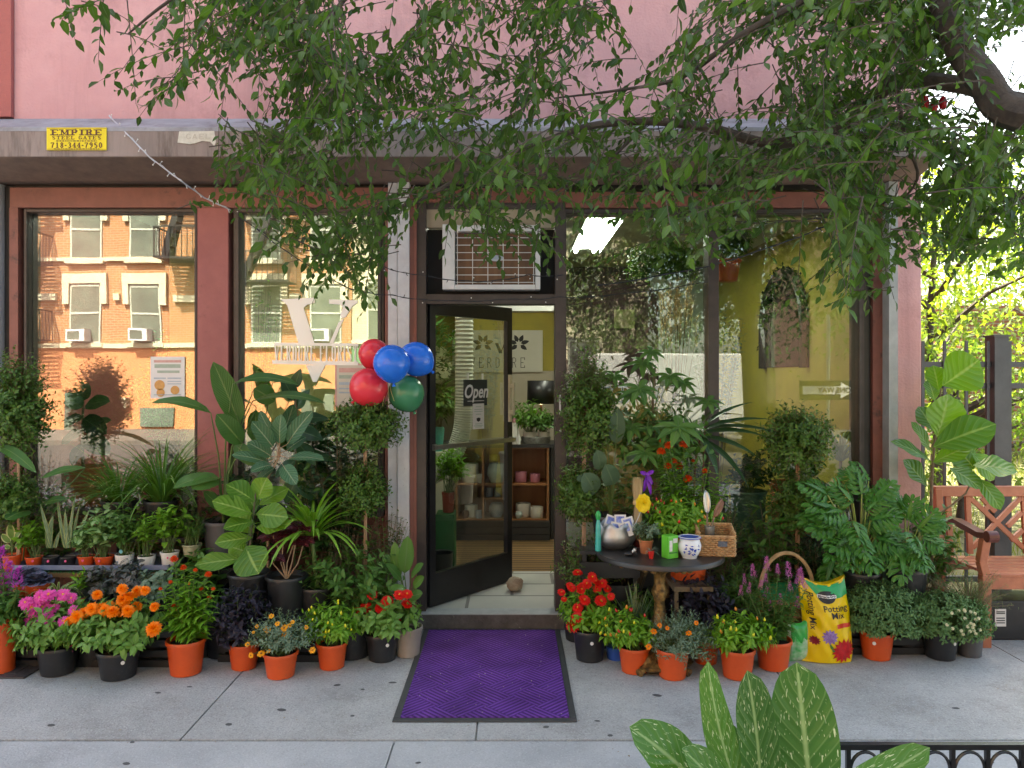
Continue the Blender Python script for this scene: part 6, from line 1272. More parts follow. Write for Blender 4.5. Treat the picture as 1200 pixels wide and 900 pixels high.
# big V window sign
gold = nmat('window_sign_cream', (.98,.96,.90), (.96,.93,.86), .5, 5)
vs_ = thing('window_sign', 'large cream V with a lettered band reading the florist name in the second window', 'sign', (fx(372), -.004, fz(448)))
yv = -.0045
pv = lambda x, y, z: Vector((x, yv+y, z))
def PX(*pts): return [(fx(a), fz(b)) for a, b in pts]
m = MB()
m.poly(PX((329,351),(369,349),(369,355),(360,357),(356,361),(369,403),(350,402),(337,358),(333,354)), -.004, 0, pv)
m.poly(PX((386,351),(419,352),(419,355),(413,359),(405,372),(401,373),(399,370),(402,361),(399,357),(386,356)), -.0042, 0, pv)
m.poly(PX((401,375),(403,374),(395,392),(391,402),(386.5,402),(397,378)), -.004, 0, pv)
m.poly(PX((359,428),(382,427.5),(371,447.5),(367,447.5)), -.004, 0, pv)
part('letter_v', m, gold, vs_)
m = MB(); m.poly(PX((322,401.5),(420,402.5),(420,405.5),(322,405)), -.0045, 0, pv); m.poly(PX((319,422),(420,424),(420,428.5),(320,426.5)), -.0045, 0, pv); part('band', m, gold, vs_)
m = MB(); letters(m, 'VERDURE FLORIST', fx(321), fx(420), fz(424), fz(404), lambda x, y, z: Vector((x, yv-.0005+y, z)), .235, .11, gap=.09); part('lettering', m, gold, vs_)
# posters
def poster(label, x0, x1, y0, y1, cols, border=None, y_=.010, words=None):
    t = thing('window_poster', label, 'poster', (fx((x0+x1)/2), y_, fz(y1)))
    m = MB(); m.box(fx(x0), fx(x1), y_-.008-.010, y_-.008-.0095+.0002, fz(y1), fz(y0)); part('sheet', m, border or sticker, t)
    yy = y_-.0185
    for k, (a, b, c, e, mt_) in enumerate(cols):
        m = MB(); m.box(fx(x0+(x1-x0)*a), fx(x0+(x1-x0)*b), yy-.0006-.0002*k, yy, fz(y0+(y1-y0)*e), fz(y0+(y1-y0)*c)); part('print', m, mt_, t)
    return t, yy
pgr = nmat('print_grey_green', (.40,.48,.40), (.34,.42,.34), .6, 30); ppk = nmat('print_pink', (.70,.42,.38), (.6,.34,.3), .6, 30); por = nmat('print_orange', (.70,.38,.12), (.6,.3,.1), .6, 40); pbl = nmat('print_blue_grey', (.42,.5,.58), (.36,.44,.52), .6, 40); ink = nmat('black_ink', (.02,.02,.02), (.015,.015,.015), .6)
t, yy = poster('white poster with green heading and round pictures in the leftmost window', 177, 217, 418, 467, [(.1,.9,.08,.14,ppk),(.12,.88,.18,.27,pgr),(.2,.85,.33,.39,pgr),(.1,.45,.5,.53,pbl),(.5,.9,.5,.53,pbl),(.5,.9,.58,.60,pbl),(.5,.9,.64,.66,pbl),(.1,.9,.9,.92,pbl)])
for a, b, rr in ((.27,.68,.035),(.72,.8,.03),(.3,.86,.028)):
    m = MB(); m.lathe([(rr,-.001),(rr,.0)], (fx(177+40*a), yy-.002, fz(418+49*b)), 16, Matrix.Rotation(R(90),4,'X')); part('picture', m, por, t)
poster('pink bordered notice behind the balloons in the lettered window', 393, 432, 426, 478, [(.06,.94,.04,.96,nmat('pale_sheet', (.66,.62,.52), (.6,.56,.48), .6)),(.12,.88,.1,.2,ppk),(.12,.88,.26,.34,pgr),(.12,.5,.42,.48,pbl),(.12,.88,.55,.58,pbl),(.12,.88,.64,.67,pbl)], border=ppk)
# white lettering on the right pane
t = thing('window_lettering', 'white painted shop name lettering on the right display window', 'lettering', (fx(732), -.004, fz(472)))
m = MB(); letters(m, 'VERDURE', fx(663), fx(803), fz(472), fz(453), lambda x, y, z: Vector((x, -.0012+y, z)), .13, .09, gap=.16); part('large_letters', m, sticker, t)
m = MB(); letters(m, 'NER', fx(736), fx(756), fz(519), fz(512), lambda x, y, z: Vector((x, -.0012+y, z)), .15, .12, serif=False); part('small_letters', m, sticker, t)

# ------------------------------------------------------------------ transom air conditioner
ac = thing('air_conditioner', 'air conditioner in a white frame with a wire grille above the shop door', 'air conditioner', (fx(577), -.1, fz(340)))
ya = -.06
m = MB(); m.box(fx(520), fx(534), ya-.04, .03, fz(341), fz(266)); m.box(fx(627), fx(632.5), ya-.04, .03, fz(341), fz(266)); m.box(fx(534.2), fx(626.8), ya-.04, .03, fz(341), fz(335.5)); m.box(fx(534.2), fx(626.8), ya-.04, .03, fz(274), fz(267)); part('frame', m, nmat('white_frame', (.68,.68,.68), (.6,.6,.6), .45, 9, dirt=((.3,.28,.25), 20, .68, .75)), ac, bevel=.003)
m = MB(); m.box(fx(536), fx(626), -.045, .035, fz(335), fz(275)); part('body', m, nmat('brown_grille_body', (.20,.10,.05), (.13,.065,.035), .5, 20, streak=True), ac)
m = MB()
for k in range(7): z = fz(281+k*8.6); m.tube([(fx(534), ya-.02, z), (fx(627), ya-.02, z)], .0028, 6)
for k in range(6): x = fx(537+k*17.6); m.tube([(x, ya-.026, fz(335)), (x, ya-.026, fz(274))], .0028, 6)
part('wire_grille', m, nmat('white_wire', (.70,.70,.68), (.6,.6,.58), .4), ac)
m = MB(); m.lathe([(.048,-.0505),(.05,-.046),(.05,-.043)], (fx(582), -.0, fz(304)), 20, Matrix.Rotation(R(90),4,'X')); m.v = [(v[0], -.046-(v[1]+.046)*-.02+0.0-.002*(i % 2 == 9), fz(304)+(v[2]-fz(304))*.42) for i, v in enumerate(m.v)]
m = MB(); m.poly([(fx(582)+.05*math.cos(a*.4), fz(304)+.02*math.sin(a*.4)) for a in range(16)], -.052, -.0455); part('badge', m, pbl, ac)

# ------------------------------------------------------------------ string lights
def cable(name, label, pts, r, d, nb, mat, group=None, sag=.0, bl=.022):
    P = [Wp(*p) for p in pts]; t = thing(name, label, 'string lights', P[0], group); Q = []
    for a, b in zip(P[:-1], P[1:]):
        for k in range(5): q = a.lerp(b, k/5); q.z -= sag*math.sin(math.pi*k/5); Q.append(q)
    Q.append(P[-1]); m = MB(); m.tube(Q, r, 5); 
    tw_ = [q+Vector((0, .006*math.sin(i*2.1), .006*math.cos(i*2.1))) for i, q in enumerate(Q)]; m2 = MB(); m2.tube(tw_, r*.8, 5)
    part('cable', m, mat, t); part('cable', m2, mat, t)
    for k in range(nb):
        i = int((k+.5)/nb*(len(Q)-1)); q = Q[i].lerp(Q[min(i+1,len(Q)-1)], rng.random()); s_ = -1 if k % 2 else .6; v = Vector((rng.normal(0,.5), -.3, s_)).normalized()
        m = MB(); m.tube([q, q+v*bl], [.003,.0022], 5); sk = part('socket', m, mat, t); m = MB(); e = q+v*(bl+.004); m.sphere(e, .0042, n=8, m=6); part('bulb', m, nmat('clear_bulb', (.75,.75,.72), (.7,.7,.66), .1), sk)
    return t
wcab = nmat('grey_white_cable', (.55,.58,.62), (.4,.42,.46), .5); dcab = nmat('dark_cable', (.02,.025,.03), (.02,.02,.025), .5)
cable('string_lights', 'pale string lights slanting down the grey hood near the yellow sign', [(128,136,5.05),(150,158,4.7),(175,184,4.66),(212,212,4.68),(240,232,4.9),(270,246,5.0)], .0042, 4.7, 18, wcab)
cable('string_lights', 'thin dark string lights crossing the lettered window and the door head', [(270,246,5.0),(330,285,4.98),(400,300,4.98),(450,313,4.98),(492,322,4.97),(560,330,4.97),(620,322,4.97),(660,322,4.98)], .0022, 4.9, 18, dcab, sag=.01)
cable('string_lights', 'lower dark string lights drooping across window and door lintel', [(300,268,4.99),(360,310,4.98),(410,338,4.98),(460,346,4.97),(520,352,4.96),(600,350,4.96),(655,348,4.97),(720,345,4.98),(830,330,4.98)], .0022, 4.9, 16, dcab, sag=.01)
cable('string_lights', 'dark string lights rising across the yellow window into the tree', [(700,335,4.98),(830,312,4.97),(900,290,4.95),(960,268,4.9),(1030,240,4.6),(1100,215,4.2),(1200,185,3.8)], .0034, 4.9, 26, dcab, sag=.006)
cable('string_lights', 'dark string lights along the top of the yellow window', [(832,258,4.98),(900,262,4.98),(960,256,4.95),(1010,245,4.9)], .0028, 4.9, 14, dcab)
# red feeder in the tree
t = thing('red_feeder', 'small red hanging feeder among the branches at the upper right', 'feeder', Wp(1094, 128, 3.45)); 
for k, (x, y) in enumerate(((1084,120),(1094,124),(1105,120))):
    m = MB(); m.lathe([(.001,-.03),(.014,-.026),(.018,0),(.012,.02),(.003,.03)], Wp(x, y, 3.45), 12); part('red_cup', m, nmat('red_glass', (.55,.01,.02), (.4,.01,.02), .15), t, smooth=True)
m = MB(); m.tube([Wp(1084,113,3.45), Wp(1105,113,3.45)], .003, 5); m.tube([Wp(1094,113,3.45), Wp(1094,100,3.45)], .0015, 4); part('hanger', m, dcab, t)

# ------------------------------------------------------------------ round table
TD, TZ = 4.42, .668; tc_ = Vector((Xp(773, TD), CY+TD, 0)); TR = .362
tb = thing('round_table', 'round black table on an ornate gilded pedestal', 'table', tc_)
m = MB(); m.lathe([(.001,TZ-.03),(TR-.01,TZ-.03),(TR,TZ-.026),(TR,TZ-.004),(TR-.004,TZ),(.001,TZ)], tc_, 56); part('table_top', m, nmat('chipped_black_top', (.03,.028,.028), (.02,.018,.018), .4, 9, 6, .05, dirt=((.30,.25,.2), 40, .72, .76)), tb, smooth=True)
gilt = nmat('gilded_wood', (.34,.20,.06), (.05,.03,.015), .4, 30, 6, .6, 60, metal=.5)
m = MB(); m.lathe([(.001,.03),(.17,.03),(.18,.05),(.12,.08),(.05,.12),(.032,.17),(.03,.22),(.055,.26),(.035,.30),(.028,.38),(.045,.44),(.03,.48),(.035,.54),(.09,.60),(.15,.625),(.16,TZ-.031),(.001,TZ-.031)], tc_, 24, jit=lambda a, z: 1+.07*math.cos(6*a+z*30)); part('pedestal', m, gilt, tb, smooth=True)
for k in range(4):
    a = R(45+90*k); v = Vector((math.cos(a), math.sin(a), 0)); m = MB(); m.tube([tc_+v*.08+Vector((0,0,.09)), tc_+v*.13+Vector((0,0,.07)), tc_+v*.17+Vector((0,0,.03)), tc_+v*.20+Vector((0,0,.02))], [.03,.026,.020,.024], 8); part('leg', m, gilt, tb, smooth=True)
m = MB()
for k in range(40):
    a = 2*math.pi*k/40; m.sphere(tc_+Vector((math.cos(a)*(TR-.10), math.sin(a)*(TR-.10), TZ-.045+.008*math.cos(a*8))), .020, .020, .016, 8, 5)
part('carved_apron', m, gilt, tb, smooth=True)
def onT(px, d): return Vector((Xp(px, d), CY+d, TZ+.0005))
# silver bowl with pointed rim
q = onT(721, 4.52); t = thing('silver_bowl', 'hammered silver bowl with a pointed crown rim at the left of the table', 'bowl', q)
m = MB(); n_ = 64; prof = [(.062,0),(.066,.006),(.10,.022),(.118,.056),(.116,.088),(.104,.112),(.108,.132)]; v_ = []; f_ = []
for i, (r0, z_) in enumerate(prof):
    for j in range(n_):
        a = 2*math.pi*j/n_; tri = 1-abs(((j/n_*8) % 1)-.5)*2; zz = z_+(.028*tri*max(0,(i-4))/2 if i > 4 else 0); v_.append(q+Vector((r0*math.cos(a), r0*math.sin(a), zz)))
for i in range(len(prof)-1): f_ += [(i*n_+j, i*n_+(j+1)%n_, (i+1)*n_+(j+1)%n_, (i+1)*n_+j) for j in range(n_)]
f_.append(tuple(range(n_-1,-1,-1))); m.add(v_, f_); o = part('bowl_body', m, nmat('hammered_silver', (.55,.55,.54), (.36,.36,.37), .48, 8, 6, .15, 30, metal=1.0), t, smooth=True)
so = o.modifiers.new('thickness', 'SOLIDIFY'); so.thickness = .003; so.offset = -1
m = MB(); m.lathe([(.098,.09),(.001,.095)], q, 20); part('filling', m, soil, t, smooth=True)
card_w = nmat('card_white', (.72,.70,.68), (.66,.64,.62), .5); card_b = nmat('card_blue', (.08,.13,.48), (.35,.42,.70), .5, 40)
for k, (px, py, a) in enumerate(((716,612,.35),(727,611,.0),(736,614,-.25),(722,620,.2),(733,620,-.3))):
    t = thing('gift_card', ('tallest white and blue card at the left inside the silver bowl','upright blue printed card in the middle of the silver bowl','blue printed card leaning right in the silver bowl','small low blue card at the front left of the silver bowl','small low blue card at the front right of the silver bowl')[k], 'card', Wp(px, py, 4.47-.012*k), 'printed cards standing in the silver bowl')
    c = Wp(px, py-1, 4.50-.016*k); M = Matrix.Translation(c) @ Matrix.Rotation(a, 4, 'Y') @ Matrix.Rotation(-.25, 4, 'X')
    m = MB(); m.box(-.034,.034,-.001,.001,-.05,.034, M); part('sheet', m, card_w, t); m = MB(); m.box(-.024,.022,-.0022,-.0012,-.02,.024, M); part('picture', m, card_b, t)
# green topped bottle
q = onT(701, 4.43); t = thing('spray_bottle', 'turquoise bottle with a green cap at the left of the silver bowl', 'bottle', q)
m = MB(); m.lathe([(.017,0),(.018,.01),(.016,.08),(.014,.15),(.008,.18)], q, 14); part('bottle_body', m, nmat('turquoise_plastic', (.05,.42,.36), (.04,.36,.3), .25), t, smooth=True)
m = MB(); m.lathe([(.012,.181),(.014,.19),(.017,.205),(.013,.22),(.004,.232)], q, 12); part('cap', m, nmat('green_cap', (.02,.35,.08), (.02,.3,.07), .3), t, smooth=True)
# knick-knack
q = onT(741, 4.30); t = thing('beaded_ornament', 'small black and white beaded ornament beside the silver bowl', 'ornament', q)
m = MB(); m.sphere(q+Vector((-.02,0,.012)), .026, .016, .012, 12, 8); part('base', m, blackmetal, t, smooth=True)
for k in range(7): m = MB(); m.sphere(q+Vector((.006*math.cos(k)+.012, .008*math.sin(k*2), .012+.005*k)), .0095, n=8, m=6); part('bead', m, whitepot if k % 2 else blackmetal, t, smooth=True)
GT = 'things on the round table'
p = dict(c=onT(757, 4.37), rt=.041, rb=.031, h=.078, mat=clay, d=4.37, dot=None, rim=True, ribs=False, dotside=0); p['c'] = tuple(p['c'])
bushy('small_succulent', 'small bushy succulent in a clay pot beside the silver bowl', 'potted plant', p, (742,775,612,636), 'silver', 26, 9, .026, .55, bend=.3)
p = dict(c=tuple(onT(763, 4.24)), rt=.018, rb=.012, h=.045, mat=nmat('red_glaze', (.55,.03,.02), (.48,.02,.02), .25), d=4.24, dot=None, rim=False, ribs=False, dotside=0)
t, b, d = potted('tiny_air_plant', 'tiny air plant in a little red pot at the table front', 'potted plant', p); lv = LV(); straps(lv, b, 14, .055, .005, bend=1.6, el=(25,80), jr=.003); fin(t, lv, None, G['blue'])
p = dict(c=tuple(onT(798, 4.58)), rt=.085, rb=.062, h=.07, mat=terra, d=4.58, dot=W1, rim=True, ribs=False, dotside=.9)
bushy('table_pepper', 'pepper plant with red, yellow and green fruits in an orange bowl on the round table', 'potted plant', p, (758,842,586,634), 'bright', 46, 10, .062, .30, bend=.9, after=pep_after([0,1,2,0,1], 26, .017))
# seed box
q = onT(785, 4.27); t = thing('green_carton', 'bright green plant food carton on the round table', 'box', q); M = Matrix.Translation(q) @ Matrix.Rotation(.5, 4, 'Z')
gb = nmat('carton_green', (.14,.55,.05), (.10,.48,.04), .35, 9)
m = MB(); m.box(-.035,.035,-.03,.03,0,.125, M); part('carton', m, gb, t, bevel=.002)
m = MB(); m.box(-.028,-.008,-.0312,-.0301,.04,.10, M); m.box(-.002,.028,-.0312,-.0301,.085,.11, M); part('white_panel', m, sticker, t)
m = MB(); m.box(-.03,.03,-.0312,-.0301,.028,.035, M); part('printed_band', m, nmat('print_dark_green', (.03,.22,.03), (.02,.18,.02), .4), t)
m = MB(); m.lathe([(.010,-.0315),(.010,-.0305)], (0,0,0), 10, M @ Matrix.Translation((.016,0,.012)) @ Matrix.Rotation(R(90),4,'X')); m.v = [tuple(v) for v in m.v]; part('printed_dot', m, por, t)
# porcelain cache pot
q = onT(808, 4.27); t = thing('porcelain_pot', 'white porcelain pot with blue painted flowers on the round table', 'pot', q)
porc = nmat('porcelain', (.74,.76,.80), (.70,.72,.77), .15, 9)
m = MB(); m.lathe([(.001,.004),(.040,.0),(.042,.008),(.046,.014),(.062,.045),(.065,.07),(.056,.098),(.052,.104),(.062,.112),(.063,.116),(.055,.118),(.048,.104),(.044,.09)], q, 32); part('pot_body', m, porc, t, smooth=True)
cob = nmat('cobalt_blue', (.02,.045,.34), (.05,.09,.45), .25, 60)
part('blue_line', MB().lathe([(.0635,.111),(.0642,.1135),(.0635,.1155)], q, 32), cob, t, smooth=True)
lv = LV()
for k in range(26):
    a = -math.pi/2+rng.uniform(-.75,.75); z_ = rng.uniform(.032,.078); r0 = np.interp(z_, [.014,.045,.07,.098],[.046,.062,.065,.056])+.001; n0 = np.array([math.cos(a), math.sin(a), 0])
    lv.add(np.array([tuple(q+Vector((r0*math.cos(a), r0*math.sin(a), z_)))]), np.cross(n0, [0,0,1])*rng.normal()+np.array([0,0,1])*rng.normal(), n0, .020, .009, 'ovate', .25, .0, seg=2)
part('painted_flowers', lv, leafmat('cobalt_paint', (.02,.045,.34), (.07,.12,.5), trans=0, rough=.2), t)
# wicker basket
q = onT(838, 4.36); t = thing('wicker_basket', 'rectangular woven wicker basket at the right of the round table', 'basket', q); M = Matrix.Translation(q+Vector((0,0,.003))) @ Matrix.Rotation(-.12, 4, 'Z')
wk = nmat('wicker', (.55,.33,.15), (.30,.16,.07), .7, 40, 5, .6, 90)
def weave(mb, a, b, z0, z1, rows, r=.006):
    a = Vector(a); b = Vector(b); v = b-a; L = v.length; v.normalize(); nn = Vector((v.y, -v.x, 0)); n_ = int(L/.014)
    for k in range(rows):
        z = z0+(z1-z0)*(k+.5)/rows; mb.tube([M@(a+v*L*i/n_+nn*(.004*(1 if (i+k) % 2 else -1))+Vector((0,0,z))) for i in range(n_+1)], r, 5)
m = MB(); bx, by, bz = .098, .075, .12
for a, b, ht in (((-bx,-by,0),(bx,-by,0),.105),((bx,-by,0),(bx,by,0),.135),((bx,by,0),(-bx,by,0),.15),((-bx,by,0),(-bx,-by,0),.135)): weave(m, a, b, 0, ht, int(ht/.0115))
m.box(-bx,bx,-by,by,-.002,.004, M); part('basket_weave', m, wk, t)
m = MB()
for a, b, z0_, z1_ in (((-bx,-by),(bx,-by),.108,.108),((bx,-by),(bx,by),.108,.152),((bx,by),(-bx,by),.152,.152),((-bx,by),(-bx,-by),.152,.108)): m.tube([M@Vector((a[0],a[1],z0_)), M@Vector((b[0],b[1],z1_))], .0085, 7)
part('basket_rim', m, wk, t); m = MB(); m.box(.005,.055,-by-.009,-by-.006,.055,.085, M); part('handle_opening', m, nmat('dim_blue_grey', (.10,.12,.16), (.05,.06,.08), .6), t)
q = M @ Vector((-.03,.0,.02)); m = MB(); m.lathe([(.02,0),(.028,.13),(.029,.135),(.026,.135),(.018,.01),(.001,.01)], q, 20); solo('metal_cup', m, nmat('brushed_cup', (.5,.5,.48), (.4,.4,.38), .35, metal=.9), 'dull metal cup standing inside the wicker basket', 'cup', smooth=True)
for k, (px, py, ex, ey, lab, mt_) in enumerate(((829,616,828,578,'shiny metal garden trowel standing in the metal cup', MATS['brushed_cup']),(832,616,846,588,'brown bladed garden trowel leaning right in the metal cup', nmat('brown_blade', (.20,.09,.05), (.15,.07,.04), .4)))):
    a = Wp(px, py, 4.36); b = Wp(ex, ey, 4.36); v = (b-a); t = thing('garden_trowel', lab, 'trowel', a, 'garden trowels in the metal cup'); m = MB(); m.tube([a-Vector((0,0,.03)), a+v*.35], .006, 8); part('handle', m, stemw, t)
    lv = LV(); lv.add(np.array([tuple(a+v*.35)]), np.array([tuple(v)]), (0,-1,.2), v.length*.75, .045, 'round', .3, .5, seg=8, cols=5); o = part('blade', lv, mt_, t); so = o.modifiers.new('th', 'SOLIDIFY'); so.thickness = .0015
# dried grass bundle in dark red pot
p = dict(c=(Xp(749,4.56), CY+4.56, TZ+.0005), rt=.045, rb=.036, h=.09, mat=nmat('dark_red_pot', (.12,.02,.02), (.09,.015,.015), .4), d=4.56, dot=None, rim=False, ribs=False, dotside=0)
t, b, d = potted('dried_grass_bundle', 'tied bundle of dried straw standing in a dark red pot', 'dried bundle', p); lv = LV(); bc = Wp(746, 575, d-.05); n_ = 260
a = rng.uniform(0,6.28,n_); tpz = .34; r0 = rng.uniform(0,.030,n_); top_ = np.column_stack([np.cos(a)*r0*1.25, np.sin(a)*r0*1.25, np.full(n_, tpz)+rng.normal(0,.01,n_)]); bot = np.column_stack([np.cos(a)*r0*1.3, np.sin(a)*r0*1.3, np.zeros(n_)]); mid_ = np.column_stack([np.cos(a)*r0*.7, np.sin(a)*r0*.7, np.full(n_, .2)])
o0 = np.array(b)+np.array([-.01,0,-.02]); lv.add(o0+bot, mid_-bot, np.column_stack([np.cos(a),np.sin(a),0*a]), .21, .005, 'strap', .02, .1, seg=2); lv.add(o0+mid_, top_-mid_, np.column_stack([np.cos(a),np.sin(a),0*a]), .15, .009, 'strap', .05, .3, seg=2); part('straw', lv, G['dry'], t)
m = MB(); m.lathe([(.026,-.012),(.029,0),(.026,.012)], o0+np.array([0,0,.2]), 16); part('tie', m, nmat('straw_tie', (.6,.42,.2), (.5,.35,.15), .7), t, smooth=True)
# yellow rose
a = Wp(741, 622, 4.45); b = Wp(754, 590, 4.42); t = thing('yellow_rose', 'single ruffled yellow artificial flower on a thin stem rising from the bowl', 'flower', a)
m = MB(); m.tube([a, (a+b)/2+Vector((.004,0,0)), b], .0022, 5); part('stem', m, sticker, t)
lv = LV()
for k, (n_, L_, el) in enumerate(((9,.048,10),(8,.042,35),(7,.034,58),(5,.024,76))):
    aa = np.arange(n_)*2*np.pi/n_+k; e = R(el); lv.add(np.repeat(np.array([[0,0,0.]]),n_,0)+0, np.column_stack([np.cos(aa)*math.cos(e), -np.full(n_, math.sin(e)), np.sin(aa)*math.cos(e)]), np.column_stack([0*aa,-np.ones(n_),0*aa]), L_, L_*.85, 'fiddle', .6, .25, seg=5, cols=5, wave=.08)
lv.V = [v*np.array([1,1,1.25])+np.array(b) for v in lv.V]; part('petals', lv, pet('lemon_petal', (.85,.70,.05), (.78,.62,.03)), t)
# purple ribbon bow
t = thing('purple_ribbon', 'shiny purple ribbon bow hanging behind the yellow flower', 'ribbon', Wp(758, 582, 4.62)); lv = LV(); c = np.array(Wp(758, 556, 4.62))
for D_, L_ in (((.9,-.3,.5),.05),((-.9,-.3,.4),.045),((.25,-.2,-1),.13),((-.15,-.2,-1),.11),((.5,-.3,-.8),.07)): lv.add(c[None], np.array([D_]), (.2,-1,.1), L_, .026, 'paddle', .5, .3, seg=7, cols=5, wave=.12)
part('loops', lv, leafmat('purple_satin', (.22,.03,.50), (.16,.02,.40), trans=.1, rough=.25), t)
m = MB(); m.sphere(c, .012); part('knot', m, nmat('purple_knot', (.2,.03,.45), (.16,.02,.38), .3), t, smooth=True)

# ------------------------------------------------------------------ pots in the right display window
zp = .506
def disp(label, px, d, tw, h, mat, box, leaf, ns, nl, L, W_, name='potted_plant', **k):
    p = bring(px, 0, tw, h, mat, d=d, z0=zp, bw=.85, rim=True); return bushy(name, label, 'potted plant', p, box, leaf, ns, nl, L, W_, 'pots standing inside the display windows', **k)
disp('large dull green pot with a dark plant inside the right window', 877, 5.55, 42, 56, greenpot, (855,905,530,585), 'dark', 30, 9, .06, .45)
t = disp('round orange clay pot with leafy plant inside the right window', 935, 5.75, 66, 58, clay, (905,965,515,580), 'mid', 34, 9, .065, .42)
disp('dark leaved plant in a pale pot in the corner inside the right window', 795, 5.7, 40, 40, whitepot, (765,830,530,600), 'dark', 30, 9, .07, .42)
t_ = bushy('hanging_plant', 'bushy hanging plant in a pale pot near the ceiling of the right window', 'hanging plant', dict(c=(Xp(773,6.0), CY+6.0, Zp(340,6.0)), rt=.085, rb=.065, h=.14, mat=nmat('pale_green_pot', (.42,.48,.38), (.36,.42,.32), .4), d=6.0, dot=None, rim=True, ribs=False, dotside=0), (733,818,285,338), 'box', 110, 10, .05, .55, bend=.8, hemi=-.6)
m = MB(); q = Wp(773, 312, 6.0); m.tube([q, (q.x, q.y, 3.05)], .003, 5); part('hanger', m, sticker, t_)
t_ = bushy('hanging_plant', 'trailing plant in an orange hanging pot beside the window mullion', 'hanging plant', dict(c=(Xp(853,6.0), CY+6.0, Zp(330,6.0)), rt=.10, rb=.07, h=.17, mat=terra, d=6.0, dot=None, rim=True, ribs=False, dotside=0), (832,876,266,306), 'mid', 50, 9, .06, .5, bend=.8)
m = MB(); q = Wp(853, 300, 6.0); m.tube([q, (q.x, q.y, 3.05)], .003, 5); part('hanger', m, sticker, t_)
# pampas bouquet
p = bring(790, 0, 36, 60, whitepot, d=6.2, z0=.506); p['h'] = .45; t, b, d = potted('pampas_grass', 'dry pampas grass and branches standing inside the right window', 'dried bundle', p); lv = LV(); mb = MB()
for k in range(22):
    tp = Wp(772+rng.uniform(0,50), 345+rng.uniform(0,50), d+rng.uniform(-.15,.15)); mb.tube([b, (Vector(b)+tp)/2+Vector((0,0,.05)), tp], .003, 4); n_ = 60; tt = rng.uniform(-.12,.12,n_)
    lv.add(np.array(tp)+np.column_stack([0*tt,0*tt,tt]), rng.normal(0,.35,(n_,3))+np.array([0,0,1.]), None, .07, .006, 'strap', .8, .2, seg=2)
fin(t, lv, mb, G['dry'], stemw)
t, b, d = potted('eucalyptus_bunch', 'dark drooping branches beside the pampas grass in the right window', 'dried bundle', bring(838, 0, 34, 50, greypot, d=6.0, z0=.506)); lv, mb = LV(), MB()
shoots(lv, mb, b, *ell(815,872,350,470,d), 22, 22, .05, .45, frac=.6, bend=.6); fin(t, lv, mb, G['silver'], stemw)
# wreath mirror on the yellow side wall
t = thing('arched_mirror', 'arched mirror in a dark leafy frame on the yellow wall inside the shop', 'mirror', (2.58, 2.1, 1.9)); lv = LV(); n_ = 1600; a = rng.uniform(0,math.pi,n_)
cy_, cz_ = 2.1, 2.15; B = np.column_stack([np.full(n_,2.56)+rng.normal(0,.012,n_), cy_+.55*np.cos(a)+rng.normal(0,.035,n_), cz_+.50*np.sin(a)+rng.normal(0,.03,n_)-.25*(np.abs(np.cos(a))>.97)*rng.random(n_)]); lv.add(B, rng.normal(0,1,(n_,3)), None, .05, .02, 'ovate', .4, .2, seg=2); part('twigs', lv, leafmat('dark_wreath_leaf', (.02,.03,.02), (.03,.035,.03), trans=0), t)
m = MB(); m.tube([(2.565, cy_+.55, 1.75)]+[(2.565, cy_+.55*math.cos(a_), cz_+.50*math.sin(a_)) for a_ in np.linspace(0, math.pi, 24)]+[(2.565, cy_-.55, 1.75)], .045, 8); part('frame', m, blackmetal, t)
m = MB(); m.poly([(cy_+.52*math.cos(a_), cz_+.47*math.sin(a_)) for a_ in np.linspace(0, math.pi, 20)]+[(cy_-.52, 1.76),(cy_+.52, 1.76)], 2.585, 2.59, lambda x, y, z: Vector((y, x, z))); part('mirror_glass', m, nmat('mirror_silver', (.7,.72,.75), (.68,.7,.73), .05, 2, metal=1.), t)
# inside the left windows
p = bring(98, 0, 50, 44, clay, d=5.6, z0=.746); t, b, d = potted('fig_tree', 'dark big leaved fig silhouetted inside the leftmost window', 'potted plant', p, 'pots standing inside the display windows'); lv, mb = LV(), MB()
m = MB(); m.tube([b, Wp(96,520,d), Wp(98,470,d)], [.012,.010,.006], 8); part('trunk', m, stemw, t, smooth=True)
big_leaves(lv, mb, b, [(96,478,74,462,22,-.1),(100,475,128,470,22,-.05),(97,488,70,500,20,-.1),(98,490,124,508,24,-.1),(97,470,96,445,20,0),(96,505,72,520,20,-.1),(98,510,128,532,24,-.12),(98,520,84,545,20,-.1),(100,500,130,492,18,.05)], d, .003, prof='paddle', bend=.4, ctr=Wp(97,500,d)); fin(t, lv, mb, G['dark'])
for lab, px, d, box, leaf, ns, L_ in (('pale green climbing plant inside the leftmost window beside the red pier', 200, 5.45, (158,232,395,560), 'syng', 120, .045),('green leafy plant inside the lettered window', 390, 5.6, (300,440,490,590), 'dark', 60, .10),('light green vine inside the lettered window at its left edge', 300, 5.5, (284,330,330,480), 'bright', 40, .04)):
    p = bring(px, 0, 60, 44, clay if px == 0 else whitepot, d=d, z0=.746); bushy('potted_plant', lab, 'potted plant', p, box, leaf, ns, 9, L_, .45, 'pots standing inside the display windows', bend=.6, stem=stemw)
m = MB(); m.box(Xp(70,5.45), Xp(134,5.45), .2, .34, .746, Zp(571,5.45)); m.box(Xp(68,5.45), Xp(136,5.45), .19, .35, Zp(573,5.45)+.012, Zp(571,5.45)+.013)
solo('planter_trough', m, clay, 'long orange planter trough on the sill inside the leftmost window', 'planter')

